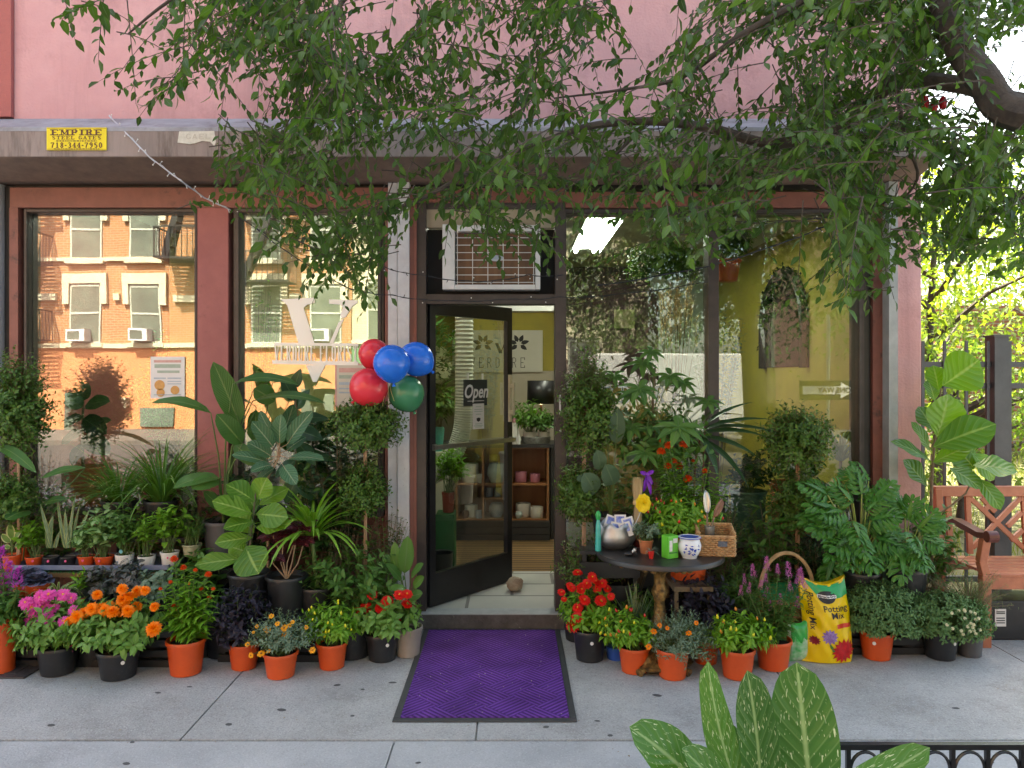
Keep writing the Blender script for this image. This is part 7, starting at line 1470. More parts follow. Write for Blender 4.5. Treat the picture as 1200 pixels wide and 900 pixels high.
# ------------------------------------------------------------------ soil bag, green bag and big basket
dB = 4.47; bx0, bx1 = Xp(944, dB), Xp(1001, dB); BH = .49
def bagp(u, v, off=0.):
    """u 0..1 across, v 0..1 up"""
    x = bx0+(bx1-bx0)*(.02+.96*u)+.010*math.sin(v*5); x += .008*(1-v)*(1 if u > .5 else -1)*abs(u-.5)*2
    z = .004+BH*v*(1-.03*math.sin(u*math.pi)); z -= .03*(v**6)*math.sin(u*math.pi)
    bul = .075*math.sin(math.pi*min(1,max(0,u)))**.45*(math.sin(math.pi*min(1,.08+v*.88))**.5)
    if u < .32: bul *= (u/.32)**.6
    y = CY+dB+.04-bul+.05*(1-v)*0+.02*math.sin(u*9+v*13)*.12+.006*math.sin(u*23+v*7)*math.sin(v*17)
    return Vector((x, y+v*.05-off, z))
bag = thing('soil_bag', 'yellow and green potting mix bag with flower pictures standing on the pavement', 'bag', ((bx0+bx1)/2, CY+dB+.04, 0))
def sheet(u0, u1, v0, v1, nu, nv, off, f=None):
    m = MB(); vs2 = []
    for j in range(nv+1):
        for i in range(nu+1):
            u = u0+(u1-u0)*i/nu; v = v0+(v1-v0)*j/nv
            if f: v = v0+((f(u))-v0)*j/nv if False else v
            vs2.append(bagp(u, v, off))
    m.add(vs2, [(j*(nu+1)+i, j*(nu+1)+i+1, (j+1)*(nu+1)+i+1, (j+1)*(nu+1)+i) for j in range(nv) for i in range(nu)]); return m
m = sheet(0, 1, 0, 1, 28, 40, 0)
nb_ = len(m.v); back = [(p_[0], CY+dB+.06+.05*(i//29)/40+.05*math.sin(math.pi*(i % 29)/28)*math.sin(math.pi*(i//29)/40), p_[2]) for i, p_ in enumerate(m.v)]
m.add(back, [(j*29+i+1, j*29+i, (j+1)*29+i, (j+1)*29+i+1) for j in range(40) for i in range(28)])
for j in range(40): m.f.append((j*29, (j+1)*29, nb_+(j+1)*29, nb_+j*29)); m.f.append((j*29+28, nb_+j*29+28, nb_+(j+1)*29+28, (j+1)*29+28))
for i in range(28): m.f.append((i, nb_+i, nb_+i+1, i+1)); m.f.append((40*29+i, 40*29+i+1, nb_+40*29+i+1, nb_+40*29+i))
ymat = nmat('glossy_yellow_film', (.80,.58,.01), (.76,.50,.01), .28, 3, 4, .35, 16)
part('film', m, ymat, bag, smooth=True)
def curved(pts, off=.0015):   # polygon in (u,v) laid on the bag
    m = MB(); c = (sum(p_[0] for p_ in pts)/len(pts), sum(p_[1] for p_ in pts)/len(pts)); v = [bagp(c[0], c[1], off)]; n_ = len(pts); rings = 4
    for k in range(1, rings+1):
        for p_ in pts: v.append(bagp(c[0]+(p_[0]-c[0])*k/rings, c[1]+(p_[1]-c[1])*k/rings, off))
    f = [(0, 1+i, 1+(i+1)%n_) for i in range(n_)]
    for k in range(rings-1): f += [(1+k*n_+i, 1+(k+1)*n_+i, 1+(k+1)*n_+(i+1)%n_, 1+k*n_+(i+1)%n_) for i in range(n_)]
    m.add(v, f); return m
def dense(pts, k=6): return [(pts[i][0]+(pts[(i+1)%len(pts)][0]-pts[i][0])*j/k, pts[i][1]+(pts[(i+1)%len(pts)][1]-pts[i][1])*j/k) for i in range(len(pts)) for j in range(k)]
part('green_header', curved(dense([(.08,.985),(.97,.975),(.985,.80),(.72,.79),(.42,.76),(.26,.86)]), .0028), nmat('bag_green', (.01,.36,.10), (.008,.30,.08), .28), bag, smooth=True)
part('logo_disc', curved([(.50+.19*math.cos(a), .815+.085*math.sin(a)) for a in np.linspace(0,6.2,30)], .0045), ink, bag, smooth=True)
part('logo_band', curved(dense([(.30,.845),(.70,.835),(.70,.795),(.30,.805)]), .0058), sticker, bag, smooth=True)
def bagtext(txt, u, v, size, rot=0., mt_=ink, off=.0050, bold=.0, name='lettering'):
    def pl(x, y, z):
        x2, z2 = (x, z) if not rot else (z, -x)
        return bagp(u+x2/(bx1-bx0), v+z2/BH, off+(-y if False else 0)+max(0,-y)*.2)
    part(name, font_mb(txt, size, pl, depth=.0006, bold=bold), mt_, bag)
bagtext('Miracle-Gro', .50, .82, .021, bold=.0006, off=.0070, name='logo_lettering')
bagtext('Potting', .635, .665, .053, bold=.0003); bagtext('Mix', .66, .580, .053, bold=.0003)
bagtext('Potting Mix', .16, .62, .048, rot=1, bold=.0003)
part('red_strip', curved(dense([(.60,.485),(.93,.485),(.93,.435),(.60,.435)]), .004), nmat('bag_red', (.65,.05,.02), (.6,.04,.02), .3), bag, smooth=True)
def bagflower(u, v, r, n_, mt_, nm):
    pts = []
    for k in range(n_*2): a = math.pi*k/n_; q = r if k % 2 == 0 else r*.68; pts.append((u+q*math.cos(a), v+q*.58*math.sin(a)))
    part(nm, curved(pts, .0045), mt_, bag, smooth=True)
bagflower(.76,.155,.27,15,nmat('print_red_flower', (.60,.015,.02), (.35,.01,.015), .3, 40),'printed_red_flower'); bagflower(.45,.33,.17,12,nmat('print_purple_flower', (.16,.05,.28), (.35,.25,.5), .3, 50),'printed_purple_flower'); bagflower(.17,.27,.10,10,nmat('print_maroon_flower', (.30,.02,.04), (.2,.02,.03), .3, 50),'printed_maroon_flower')
part('printed_leaf', curved(dense([(.44,.26),(.50,.22),(.60,.14),(.54,.14),(.46,.2)],3), .004), nmat('print_leaf', (.10,.25,.06), (.06,.18,.04), .3), bag, smooth=True)
# green and white bag behind it
m = MB(); q = Wp(934, 782, 4.52); M = Matrix.Translation((q.x, q.y, 0)) @ Matrix.Rotation(.15, 4, 'Z')
t = thing('fertiliser_bag', 'small green and white plastic bag slumped beside the yellow soil bag', 'bag', (q.x, q.y, 0))
def pillow(x0, x1, z0, z1, th, M, n_=12):
    m = MB(); vv = []; 
    for s_ in (-1, 1):
        for j in range(n_+1):
            for i in range(n_+1):
                u, v = i/n_, j/n_; b_ = (math.sin(math.pi*u)*math.sin(math.pi*v))**.4; vv.append(M@Vector((x0+(x1-x0)*u, s_*th/2*b_+.004*math.sin(u*17+v*9)*b_, z0+(z1-z0)*v-.03*math.sin(math.pi*u)*v)))
    k = (n_+1)**2; f = []
    for j in range(n_):
        for i in range(n_): a = j*(n_+1)+i; f.append((a, a+1, a+n_+2, a+n_+1)); f.append((k+a, k+a+n_+1, k+a+n_+2, k+a+1))
    m.add(vv, f); return m
part('film', pillow(-.06,.07,.0,.25,.07,M), nmat('white_green_film', (.62,.68,.60), (.05,.45,.10), .25, 9, 3), t, smooth=True)
m = MB(); part('green_panel', pillow(-.055,.065,.09,.252,.078,M), nmat('leaf_green_film', (.04,.42,.08), (.03,.35,.06), .25), t, smooth=True)
# tall handled basket with green cloth behind the celosia
q = Wp(921, 740, 4.78); t = thing('handled_basket', 'wicker basket with a tall arched handle and green lining behind the purple celosia', 'basket', (q.x, q.y, 0))
m = MB()
for k in range(16): z_ = .02+k*.019; r0 = .125+.045*k/16; m.tube([(q.x+(r0+.004*(1 if (i+k) % 2 else -1))*math.cos(i*math.pi/15), q.y+(r0*.8)*math.sin(i*math.pi/15), z_) for i in range(31)], .0095, 5)
part('basket_body', m, wk, t)
m = MB()
for o_ in (0, .012): m.tube([(q.x+(.165)*math.cos(a)*1.0, q.y-.02+o_, .34+.24*math.sin(a)) for a in np.linspace(0, math.pi, 17)], .011, 7)
part('handle', m, nmat('pale_wicker', (.60,.42,.24), (.45,.29,.15), .7, 30, 5, .4), t, smooth=True)
m = MB(); m.lathe([(.17,.31),(.185,.345),(.175,.355),(.12,.33),(.001,.32)], (q.x, q.y, 0), 26, Matrix.Diagonal((1,.82,1,1)), jit=lambda a, z: 1+.04*math.sin(7*a)); part('green_cloth', m, nmat('green_cloth', (.02,.30,.12), (.015,.24,.09), .7), t, smooth=True)
# blue object behind pepper pot
q = Wp(719, 772, 4.55); m = MB(); m.lathe([(.001,0),(.055,0),(.062,.07),(.064,.074),(.055,.072),(.001,.07)], (q.x+.02, q.y+.02, 0), 20); solo('blue_tub', m, nmat('blue_plastic', (.03,.10,.45), (.02,.08,.38), .35), 'small blue plastic tub peeking out behind the red pepper plant', 'tub', smooth=True)

# ------------------------------------------------------------------ garden bench
bw_ = nmat('bench_wood', (.45,.16,.085), (.36,.115,.06), .35, 12, 6, .1, dirt=((.22,.07,.05), 16, .64, .72)); bdk = nmat('bench_arm_wood', (.12,.03,.022), (.09,.025,.018), .3, 12)
yF, yB = -.47, .02; BX0 = 2.90; BX1 = 4.15; bn = thing('garden_bench', 'reddish wooden garden bench with a lattice back, cut off at the right edge', 'bench', ((BX0+BX1)/2, -.2, 0))
zb = lambda py: Zp(py, yB-CY)
for xx in (BX0, BX1-.055):
    m = MB(); m.box(xx, xx+.055, yF, yF+.055, 0, .45); m.bar((xx+.0275, yF+.0275, .45), (xx+.0275-.02, yF+.03, .53), .05, .05, (0,1,0)); m.bar((xx+.0075, yF+.03, .525), (xx+.0275, yF+.02, .675), .05, .05, (0,1,0)); part('leg', m, bw_, bn, bevel=.004)
    m = MB(); m.box(xx, xx+.05, yB, yB+.045, 0, .46); m.bar((xx+.025, yB+.022, .46), (xx+.025, yB+.06, .90), .05, .045, (0,1,0)); part('leg', m, bw_, bn, bevel=.004)
    m = MB(); P_ = [(xx+.03, yB+.02, .70), (xx+.03, -.14, .72), (xx+.03, -.3, .70), (xx+.03, yF+.06, .685), (xx+.03, yF-.03, .70)]
    for a, b in zip(P_[:-1], P_[1:]): m.bar(a, b, .062, .036)
    m.lathe([(.03,-.033),(.036,-.03),(.036,.03),(.03,.033)], (xx+.03, yF-.035, .695), 16, Matrix.Rotation(R(90),4,'Y')); part('armrest', m, bdk, bn)
    m = MB(); m.box(xx+.012, xx+.042, yF+.056, yB-.001, .16, .20); part('stretcher', m, bw_, bn)
m = MB()
for k in range(6): m.box(BX0+.056, BX1-.056, yF+.005+k*.083, yF+.075+k*.083, .435, .455)
part('seat', m, bw_, bn, bevel=.003)
m = MB(); m.box(BX0+.056, BX1-.056, yF+.01, yF+.035, .36, .434); m.box(BX0+.056, BX1-.056, yB+.005, yB+.03, .36, .434); part('apron', m, bw_, bn)
m = MB(); m.box(BX0-.0, BX1, yB+.04, yB+.085, .85, .92); part('top_rail', m, bw_, bn, bevel=.005)
yl = lambda z: yB+.02+(z-.46)*.085
def lat(mb, x0, z0, x1, z1, w_=.030): mb.bar((x0, yl(z0)+.015, z0), (x1, yl(z1)+.015, z1), w_, .022, (0,1,0))
m = MB()
xs = [BX0+.11, BX0+.30, BX0+.64, BX0+.80, BX1-.30, BX1-.1]
for x in (BX0+.10, BX0+.235, BX0+.62, BX0+.755, BX1-.10): lat(m, x, .46, x, .85, .034)
for c_ in (BX0+.43,):
    lat(m, c_-.18, .84, c_+.17, .50); lat(m, c_+.17, .84, c_-.18, .50); lat(m, c_-.10, .84, c_-.01, .745); lat(m, c_+.0, .84, c_-.085, .755); lat(m, c_+.17, .74, c_+.07, .645); lat(m, c_+.17, .62, c_+.09, .55)
for c_ in (BX0+.94,): lat(m, c_-.18, .84, c_+.17, .50); lat(m, c_+.17, .84, c_-.18, .50)
part('back_lattice', m, bw_, bn)
# black box under the bench with label
m = MB(); m.box(3.02, 3.55, -.33, -.08, .0, .25); t = solo('black_storage_box', m, blackpot, 'black storage box with a white label under the wooden bench', 'box', bevel=.01)
m = MB(); m.box(3.06, 3.13, -.335, -.3305, .09, .2); link_mesh('label_sticker', np.array(m.v)-np.array(t.location), m.f, card_w, t)
m = MB(); [m.box(3.068, 3.122, -.3365, -.3352, z_, z_+.006) for z_ in (.11,.125,.14,.17,.18)]; link_mesh('label_print', np.array(m.v)-np.array(t.location), m.f, ink, t)

# ------------------------------------------------------------------ foreground railing and speckled plant
rl = thing('tree_pit_railing', 'low black iron railing with rounded arches around the street tree pit', 'railing', (2.2, -2.66, 0)); yR = CY+2.56
zt = Zp(873, 2.56)
m = MB(); m.box(1.085, 3.45, yR-.012, yR+.012, zt-.012, zt+.006); m.box(1.085, 3.45, yR-.010, yR+.010, .10, .12); part('rail', m, nmat('glossy_black_iron', (.02,.022,.028), (.015,.016,.02), .25, 9, 5), rl)
iron2 = MATS['glossy_black_iron']; x = 1.12; k = 0
while x < 3.4:
    m = MB(); m.box(x-.007, x+.007, yR-.007, yR+.007, 0, zt-.0125); part('baluster', m, iron2, rl); 
    m = MB(); m.tube([(x+.058+.050*math.cos(a), yR, zt-.085+.062*math.sin(a)) for a in np.linspace(0,math.pi,13)]+[(x+.008, yR, .121)], .0055, 6); m.tube([(x+.108, yR, zt-.085), (x+.108, yR, .121)], .0055, 6); part('arch', m, iron2, rl, smooth=True)
    x += .116; k += 1
t = thing('dumb_cane', 'large speckled dumb cane with broad upright leaves in the foreground tree pit', 'plant', (.72, -2.85, 0)); lv, mb = LV(), MB(); dF = 2.42; b = Vector((Xp(905,dF), CY+dF, 0))
m = MB(); m.tube([b, b+Vector((.01,0,.2)), b+Vector((0,0,.42))], [.024,.022,.016], 10); part('cane', m, stemg, t, smooth=True)
big_leaves(lv, mb, b, [(952,950,934,778,77,.05,(-.35,-1,.15),.3),(892,950,878,788,55,-.05,(.3,-1,.2),.3),(870,940,824,784,42,.0,(-.9,-.8,.5),.5),(845,950,756,850,68,-.15,(-.2,-.6,1),.5),(870,970,820,878,53,-.2,(0,-.6,1),.5),(945,980,1082,874,46,-.1,(0,-.7,1),.6),(880,960,852,846,37,.12,(.2,-1,.1),.2),(935,965,952,846,46,.12,(0,-1,.2),.3),(910,1010,1010,990,55,-.1),(860,1010,784,990,55,-.1)], dF, .009, prof='lance' if False else 'round', ctr=b+Vector((0,0,.40)), nh=(0,-.8,.6), seg=14, wave=.045); fin(t, lv, mb, G['dief'], nmat('pale_petiole', (.22,.34,.14), (.18,.3,.1), .4))
lv = LV(); n_ = 900; lv.add(np.column_stack([rng.uniform(1.3,3.3,n_), rng.uniform(-4.2,-2.75,n_), np.full(n_,-.02)]), rng.normal(0,.6,(n_,3))+np.array([0,0,1.]), None, rng.uniform(.04,.12,n_), .02, 'ovate', .8, .2, seg=3); o = lv.build('pit_ground_cover', G['mid'], None, None); o['kind'] = 'stuff'
# ------------------------------------------------------------------ inside the shop, seen through the door
# lit fluorescent fixtures: one visible, two added out of view
def fixture(label, x0, x1, y0, y1):
    t = thing('ceiling_light', label, 'light', ((x0+x1)/2, (y0+y1)/2, 3.05), 'fluorescent ceiling lights in the shop')
    m = MB(); m.box(x0, x1, y0, y1, 3.01, 3.049); part('housing', m, nmat('fixture_white', (.7,.7,.7), (.65,.65,.65), .4), t)
    for xx in (x0+.07, x1-.07):
        m = MB(); m.tube([(xx, y0+.03, 2.985), (xx, y1-.03, 2.985)], .020, 10); part('lamp_tube', m, emit('fluorescent_glow', (.92,1.0,.97), 11), t, smooth=True)
    for k in range(1): m = MB(); m.box(x0, x0+.008, y0, y1, 2.965, 3.009); m.box(x1-.008, x1, y0, y1, 2.965, 3.009); part('reflector', m, nmat('reflector_green', (.5,.62,.58), (.45,.55,.5), .4), t)
fixture('lit fluorescent fixture on the ceiling seen through the right window', .60, .93, 1.2, 2.9)
fixture('added fluorescent fixture on the ceiling just inside the door, out of view, lighting the duct', -.55, -.2, .45, 1.35)  # added out of view so the duct is lit from the front
fixture('added fluorescent fixture out of view, brightening the left display windows', -2.7, -2.35, .3, .85)  # added above the window heads, unseen, to brighten the left room
wd = nmat('orange_shelf_wood', (.36,.16,.06), (.27,.11,.04), .45, 8, 6, .1, streak=True); cab = nmat('charcoal_cabinet', (.035,.037,.04), (.028,.03,.032), .5, 9)
dSf = 7.35; ys = CY+dSf
cb = thing('shelf_cabinet', 'charcoal counter cabinet with open orange wood cubbies facing the door', 'cabinet', (-.1, ys, .1))
z0, z1, zm, ztp = .101, Zp(610,dSf), Zp(568,dSf), Zp(526,dSf)
xa, xb, xc_, xd = Xp(535,dSf), Xp(566,dSf), Xp(598,dSf), Xp(642,dSf)
m = MB(); m.box(xa-.25, xd+.02, ys, ys+.42, z0, z1); m.box(xa-.27, xd+.22, ys-.02, ys+.44, ztp+.012, ztp+.045); part('carcass', m, cab, cb)
m = MB(); m.box(xd+.03, xd+.2, ys+.05, ys+.4, z0, ztp+.011); part('side_panel', m, cab, cb)
for k in range(3): m = MB(); h_ = (z1-z0)/3; m.box(xa-.24, xd+.01, ys-.014, ys-.001, z0+h_*k+.004, z0+h_*(k+1)-.004); part('drawer', m, cab, cb)
m = MB(); m.box(xa, xd, ys+.36, ys+.38, z1+.001, ztp+.011); part('back_panel', m, wd, cb)
m = MB()
for x in (xa, xb, xc_-.012, xc_+.012, xd): m.box(x-.010, x+.010, ys+.0, ys+.359, z1+.001, ztp+.011)
for a, b in ((xa,xb),(xb,xc_-.012),(xc_+.012,xd)): m.box(a+.0105, b-.0105, ys+.004, ys+.359, zm-.008, zm+.008); m.box(a+.0105, b-.0105, ys+.004, ys+.359, z1+.001, z1+.014); m.box(a+.0105, b-.0105, ys+.004, ys+.359, ztp-.004, ztp+.0105)
part('cubby', m, wd, cb); m = MB(); zq = Zp(585,dSf); m.box(xb+.0105, xc_-.0225, ys+.004, ys+.359, zq-.006, zq+.006); part('shelf_board', m, wd, cb)
ribw = nmat('ribbed_white', (.66,.63,.56), (.6,.57,.5), .5); celad = nmat('celadon', (.45,.52,.48), (.38,.45,.41), .3); pinkp = nmat('pink_glaze', (.52,.20,.26), (.46,.17,.22), .35); ylwp = nmat('yellow_glaze', (.6,.45,.03), (.5,.38,.02), .3); bluep = nmat('blue_white_glaze', (.10,.18,.30), (.5,.5,.48), .3, 6); brownp = nmat('brown_glaze', (.18,.09,.06), (.12,.06,.04), .4)
def vase(label, px, py, w_, h_, mat, z=None, d=None, name='ceramic_pot', shape='cyl'):
    d = d or dSf+.12; x = Xp(px, d); r = w_*d/1800; hh = h_*d/900; z = z if z is not None else Zp(py, d); zz = z
    pr = {'cyl':[(.001,.0),(r*.9,0),(r,hh*.1),(r,hh*.97),(r*.97,hh),(r*.88,hh*.98),(r*.85,hh*.3),(.001,hh*.28)], 'taper':[(.001,0),(r*.7,0),(r*.8,hh*.3),(r,hh*.97),(r*.96,hh),(r*.88,hh*.97),(.001,hh*.6)], 'round':[(.001,0),(r*.6,0),(r,hh*.4),(r*.95,hh*.75),(r*.75,hh),(r*.68,hh*.97),(.001,hh*.5)]}[shape]
    m = MB(); m.lathe(pr, (x, CY+d, zz+.0005), 24, jit=(lambda a, z_: 1+.02*math.cos(18*a)) if mat is ribw else None); return solo(name, m, mat, label, 'pot', 'ceramic pots on the shop shelves', smooth=True)
ZT, ZB = zm+.0085, z1+.0145; ZQ = zq+.0065
vase('large cream ribbed pot in the upper left cubby', 551, 0, 19, 22, ribw, ZT); vase('small cream pot beside the large ribbed one in the upper left cubby', 562, 0, 9, 10, ribw, ZT, d=7.42)
vase('large celadon round pot in the upper middle cubby', 582, 0, 22, 22, celad, ZT, shape='round'); vase('small yellow pot behind the celadon pot', 578, 0, 10, 30, ylwp, ZT, d=7.6)
vase('black and white patterned cup on the middle shelf, left one', 573.5, 0, 8, 10, bluep, ZQ); vase('black and white patterned cup on the middle shelf, right one', 583, 0, 8, 10, bluep, ZQ)
vase('cream cylinder pot in the lower left cubby', 552, 0, 15, 14, ribw, ZB); vase('brown glazed small pot in the lower left cubby', 546, 0, 8, 9, brownp, ZB, d=7.4, shape='round'); vase('tiny black and cream cup beside the middle divider', 561, 0, 8, 9, bluep, ZB, d=7.4)
vase('blue and white banded bowl in the lower middle cubby', 582, 0, 18, 16, bluep, ZB, shape='round')
vase('pink glazed pot in the upper right cubby, left one', 610.5, 0, 14, 12, pinkp, ZT); vase('pink glazed pot in the upper right cubby, smaller right one', 627, 0, 12, 10, pinkp, ZT)
vase('tall white ribbed pot in the lower right cubby', 613, 0, 17, 16, ribw, ZB); vase('white ribbed pot at the far right of the lower cubbies', 629, 0, 15, 13, ribw, ZB, d=7.42); vase('little grey footed pot at the front of the lower right cubby', 608, 0, 9, 8, celad, ZB, d=7.39, shape='round')
# on the counter
zc = ztp+.0455; dc = 7.45
q = Vector((Xp(603,dc-.1), CY+dc-.1, zc)); t = thing('spray_can', 'white aerosol can with a pink cap on the counter', 'can', q); m = MB(); m.lathe([(.001,0),(.030,0),(.031,.19),(.02,.205),(.001,.207)], q, 18); part('can_body', m, whitepot, t, smooth=True); m = MB(); m.lathe([(.021,.206),(.021,.235),(.012,.25),(.001,.252)], q, 14); part('cap', m, pinkp, t, smooth=True)
q = Vector((Xp(608,dc-.12), CY+dc-.12, zc)); m = MB(); m.lathe([(.001,0),(.016,0),(.018,.06),(.004,.10),(.003,.13),(.001,.131)], q, 12); solo('glue_bottle', m, sticker, 'small white nozzle bottle beside the aerosol can', 'bottle', smooth=True)
q = Vector((Xp(628,dc), CY+dc, zc)); m = MB(); m.lathe([(.001,0),(.13,0),(.145,.06),(.14,.065),(.13,.06),(.12,.02),(.001,.015)], q, 26, Matrix.Diagonal((1,.7,1,1))); solo('speckled_tray', m, nmat('speckled_grey', (.25,.25,.23), (.12,.12,.11), .6, 60), 'grey speckled oval tray under two white plant pots on the counter', 'tray', smooth=True)
for lab, px, w_, box, lf in (('fern in a white pot at the left of the speckled counter tray', 621, 16, (596,642,470,508), 'grass'),('leafy plant in a smaller white pot at the right of the counter tray', 637, 14, (622,652,486,508), 'mid')):
    p = dict(c=(Xp(px,dc), CY+dc, zc+.022), rt=w_*dc/1800, rb=w_*dc/2100, h=.09, mat=whitepot, d=dc, dot=None, rim=False, ribs=False, dotside=0)
    bushy('counter_plant', lab, 'potted plant', p, box, lf, 26, 9, .065, .35, 'plants on the counter', bend=.8)
# table lamp
q = Vector((Xp(634,7.7), CY+7.7, zc)); t = thing('table_lamp', 'table lamp with a wide black drum shade at the back of the counter', 'lamp', q)
zs0, zs1 = Zp(473,7.7), Zp(446,7.7); r = 16*7.7/900
m = MB(); m.lathe([(r*1.02,zs0),(r,zs1)], (q.x, q.y, 0), 30); m.f = [f for f in m.f if len(f) == 4]; o = part('lamp_shade', m, blackmetal, t, smooth=True); so = o.modifiers.new('th','SOLIDIFY'); so.thickness = .003
m = MB(); m.lathe([(.06,0),(.06,.012),(.015,.03),(.025,.08),(.012,.14),(.010,zs1-zc-.05)], q, 16); part('lamp_base', m, brownp, t, smooth=True)
m = MB(); m.sphere((q.x, q.y, zs0+.02), .028, n=12, m=8); part('bulb', m, emit('warm_bulb', (1.0,.72,.42), 6), t, smooth=True)
# banner on the yellow wall
db = 9.68; yb = CY+db; bn_ = thing('shop_banner', 'white banner with leaf emblem and shop name on the yellow wall', 'banner', (Xp(580,db), yb, Zp(436,db)))
m = MB(); m.box(Xp(530,db), Xp(636,db), yb, yb+.006, Zp(436,db), Zp(387,db)); part('cloth', m, nmat('banner_cloth', (.66,.64,.56), (.62,.6,.52), .7, 3), bn_)
m = MB(); letters(m, 'VERDURE', Xp(549,db), Xp(617,db), Zp(431,db), Zp(419,db), lambda x, y, z: Vector((x, yb-.002+y, z)), .07, .07, serif=False, gap=.14); part('lettering', m, ink, bn_)
m = MB(); letters(m, 'V', Xp(579,db), Xp(594,db), Zp(414,db), Zp(402,db), lambda x, y, z: Vector((x, yb-.002+y, z)), .25, .08, serif=False); part('letter_v', m, ink, bn_)
lv, mb = LV(), MB()
for cx in (566, 608):
    for L_, r_ in ((.10,-2.2),(.11,-1.3),(.10,-.45),(.10,.45),(.11,1.3),(.10,2.2)):
        c = Wp(cx+2.5*math.sin(r_), 403-2.5*math.cos(r_), db); lv.add(np.array([[c.x, yb-.004, c.z]]), np.array([[math.sin(r_),0,math.cos(r_)]]), (0,-1,0), L_, .055, 'ovate', .02, 0, seg=4)
part('leaf_emblem', lv, leafmat('ink_leaf', (.03,.03,.03), (.02,.02,.02), trans=0), bn_)
# flexible duct
t = thing('flexible_duct', 'white corrugated air duct curving down behind the open door', 'duct', Wp(543, 540, 6.3)); dD = 6.25
P_ = [Wp(544,340,dD), Wp(544,380,dD), Wp(544,430,dD), Wp(544,470,dD), Wp(542,500,dD), Wp(535,525,dD), Wp(522,545,dD), Wp(508,556,dD-.05), Wp(492,562,dD-.1)]
Q, _ = limb([tuple(p_) for p_ in P_], 1, 1); QQ = []; rr = []
for i in range(len(Q)-1):
    for k in range(4): QQ.append(Q[i].lerp(Q[i+1], k/4)); rr.append(.078 if k % 2 else .070)
m = MB(); m.tube(QQ, rr, 18); part('hose', m, nmat('duct_white', (.66,.64,.56), (.6,.58,.5), .5), t, smooth=True)
# signs hanging on the door glass
def dplace(u, z, off=-.03):
    return lambda x, y, zz: hx + ux*(u+x) + nx_*(-off+ -y) + Vector((0, 0, z-hx.z+zz))
op = thing('open_sign', 'black square Open sign hanging inside the door glass', 'sign', dl(.48, .01, 1.35))
uc, zc2 = .475, 1.555
m = MB(); dbox(m, uc-.125, uc+.125, .006, .013, zc2-.095-hx.z, zc2+.095-hx.z); part('board', m, nmat('chalk_black', (.03,.04,.04), (.025,.03,.03), .6), op)
part('lettering', font_mb('Open', .135, lambda x, y, z: hx+ux*(uc+x)+nx_*(.0135+.001-y*.3)+Vector((0,0,zc2-hx.z+z+.005)), bold=.003, shear=.25, sx=.85), sticker, op)
m = MB(); dbox(m, uc-.09, uc+.09, .0132, .0142, zc2-.062-hx.z, zc2-.058-hx.z); dbox(m, uc-.085, uc-.075, .006, .012, zc2+.0955-hx.z, zc2+.14-hx.z); dbox(m, uc+.075, uc+.085, .006, .012, zc2+.0955-hx.z, zc2+.14-hx.z); part('underline_and_hooks', m, sticker, op)
nt_ = thing('mask_notice', 'narrow white notice with small print and a black face mask symbol under the Open sign', 'notice', dl(.5, .016, 1.2)); un = .50
m = MB(); dbox(m, un-.062, un+.062, .0150, .0165, 1.29-hx.z, 1.475-hx.z); part('sheet', m, card_w, nt_)
m = MB(); m.poly([(-.022,.006),(0,.012),(.022,.006),(.018,-.012),(0,-.02),(-.018,-.012)], .0167, .0172, lambda x, y, z: hx+ux*(un+x)+nx_*y+Vector((0,0,1.362-hx.z+z))); part('mask_symbol', m, ink, nt_)
m = MB(); [dbox(m, un-w_, un+w_, .0167, .0170, z_-hx.z, z_+.005-hx.z) for z_, w_ in ((1.45,.03),(1.43,.045),(1.415,.045),(1.395,.03),(1.325,.04),(1.312,.05),(1.302,.035))]; part('small_print', m, pgr, nt_)
# green bin and black bin, plant on bin, hydrangea
q = Wp(524, 690, 5.95); m = MB(); m.box(q.x-.09, q.x+.055, q.y, q.y+.22, .101, Zp(603,5.95)); solo('green_crate', m, nmat('bright_green_box', (.01,.13,.03), (.008,.10,.02), .5, 9), 'tall dark green box seen through the door glass', 'box', bevel=.004)
p = dict(c=(q.x+.0, q.y+.1, Zp(603,5.95)+.001), rt=.05, rb=.042, h=.16, mat=nmat('brick_red_pot', (.32,.05,.03), (.26,.04,.02), .5), d=6.05, dot=None, rim=True, ribs=False, dotside=0)
bushy('palm_plant', 'green leafy plant in a red pot standing on the dark green box', 'potted plant', p, (508,545,525,575), 'bright', 22, 10, .08, .25, bend=.8)
m = MB(); q2 = Wp(516, 705, 5.6); m.lathe([(.001,0),(.075,0),(.088,.24),(.09,.245),(.08,.24),(.07,.02),(.001,.02)], (q2.x-.01, q2.y+.2, .101), 22); solo('waste_bin', m, blackpot, 'small black waste bin behind the lower door glass', 'bin', smooth=True)
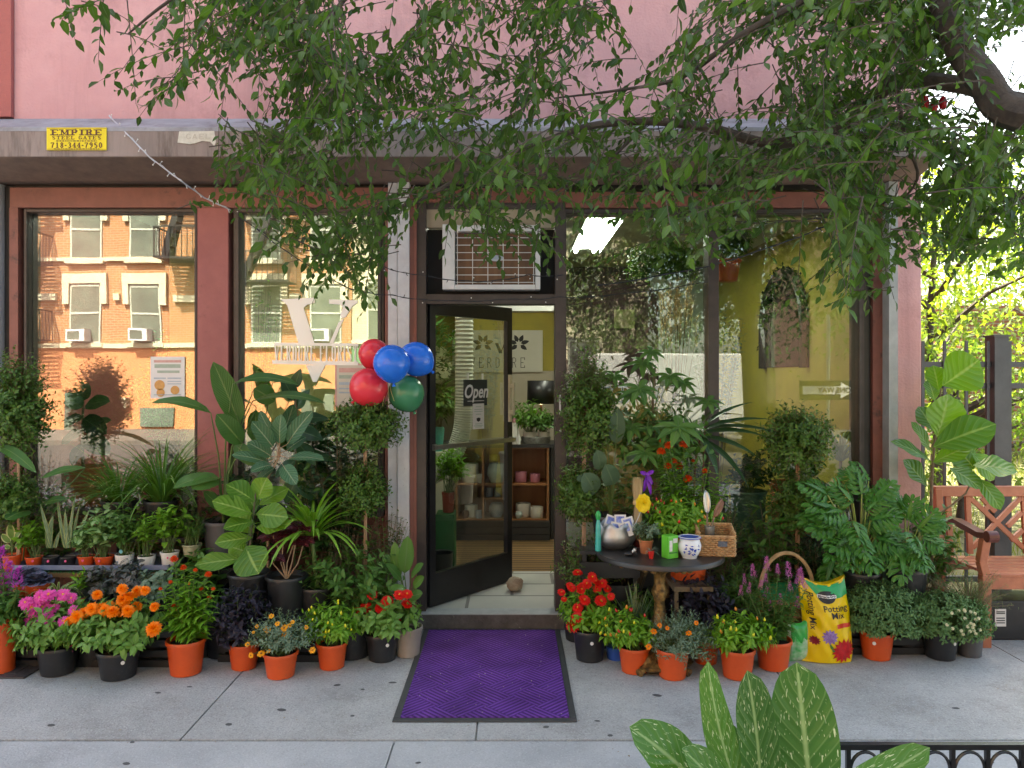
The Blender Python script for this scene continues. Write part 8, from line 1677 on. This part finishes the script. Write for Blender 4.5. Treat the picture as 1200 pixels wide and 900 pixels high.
q = Vector((Xp(512,6.9), CY+6.9, .101)); t = thing('flower_stand', 'tall stand with cream hydrangea bouquet and leaves behind the door glass', 'bouquet', q)
m = MB(); m.lathe([(.001,0),(.11,0),(.11,.9),(.001,.9)], q, 20); part('pedestal', m, creamwall, t, smooth=True); m = MB(); m.lathe([(.001,.9),(.05,.9),(.07,1.1),(.06,1.12),(.001,1.1)], q, 20); part('vase', m, nmat('teal_vase', (.08,.35,.30), (.06,.3,.25), .3), t, smooth=True)
lv = LV(); n_ = 700; u = rdir(n_, -1.0); c = np.array(Wp(513, 428, 6.9)); lv.add(c+u*np.array([.10,.10,.14]), u+rng.normal(0,.2,u.shape), None, .04, .035, 'round', .3, .1, seg=3); part('hydrangea', lv, pet('cream_flower', (.66,.64,.5), (.58,.58,.42)), t)
lv, mb = LV(), MB(); b_ = q+Vector((0,0,1.1)); shoots(lv, mb, b_, *ell(500,535,370,420,6.9), 20, 8, .13, .28, bend=.7); shoots(lv, mb, b_, *ell(500,535,450,510,6.9), 20, 8, .10, .4, bend=.7); fin(t, lv, mb, G['mid'], stemw)
# stacked wall calendar on door side wall and side shelf
m = MB(); q = Wp(568, 483, 9.6); m.box(Xp(566,9.6), Xp(577,9.6), CY+9.60, CY+9.61, Zp(504,9.6), Zp(478,9.6)); solo('wall_keypad', m, nmat('grey_panel', (.4,.4,.36), (.3,.3,.27), .5, 40), 'small pale gridded panel on the yellow wall behind the Open sign', 'panel')
# purple wall poster and gold wall lamp in right room
m = MB(); m.box(Xp(721,9.5), Xp(745,9.5), CY+9.60, CY+9.62, Zp(384,9.5), Zp(362,9.5)); solo('olive_picture', m, nmat('olive_print', (.30,.28,.13), (.2,.2,.08), .6, 12), 'small olive framed picture on the purple wall inside', 'picture')
m = MB(); m.box(1.05, 1.85, 3.6, 4.2, .101, 1.55); solo('tall_cabinet', m, nmat('olive_cabinet', (.25,.17,.05), (.2,.14,.04), .5, 6), 'olive brown cabinet against the purple wall inside the right room', 'cabinet', bevel=.01)
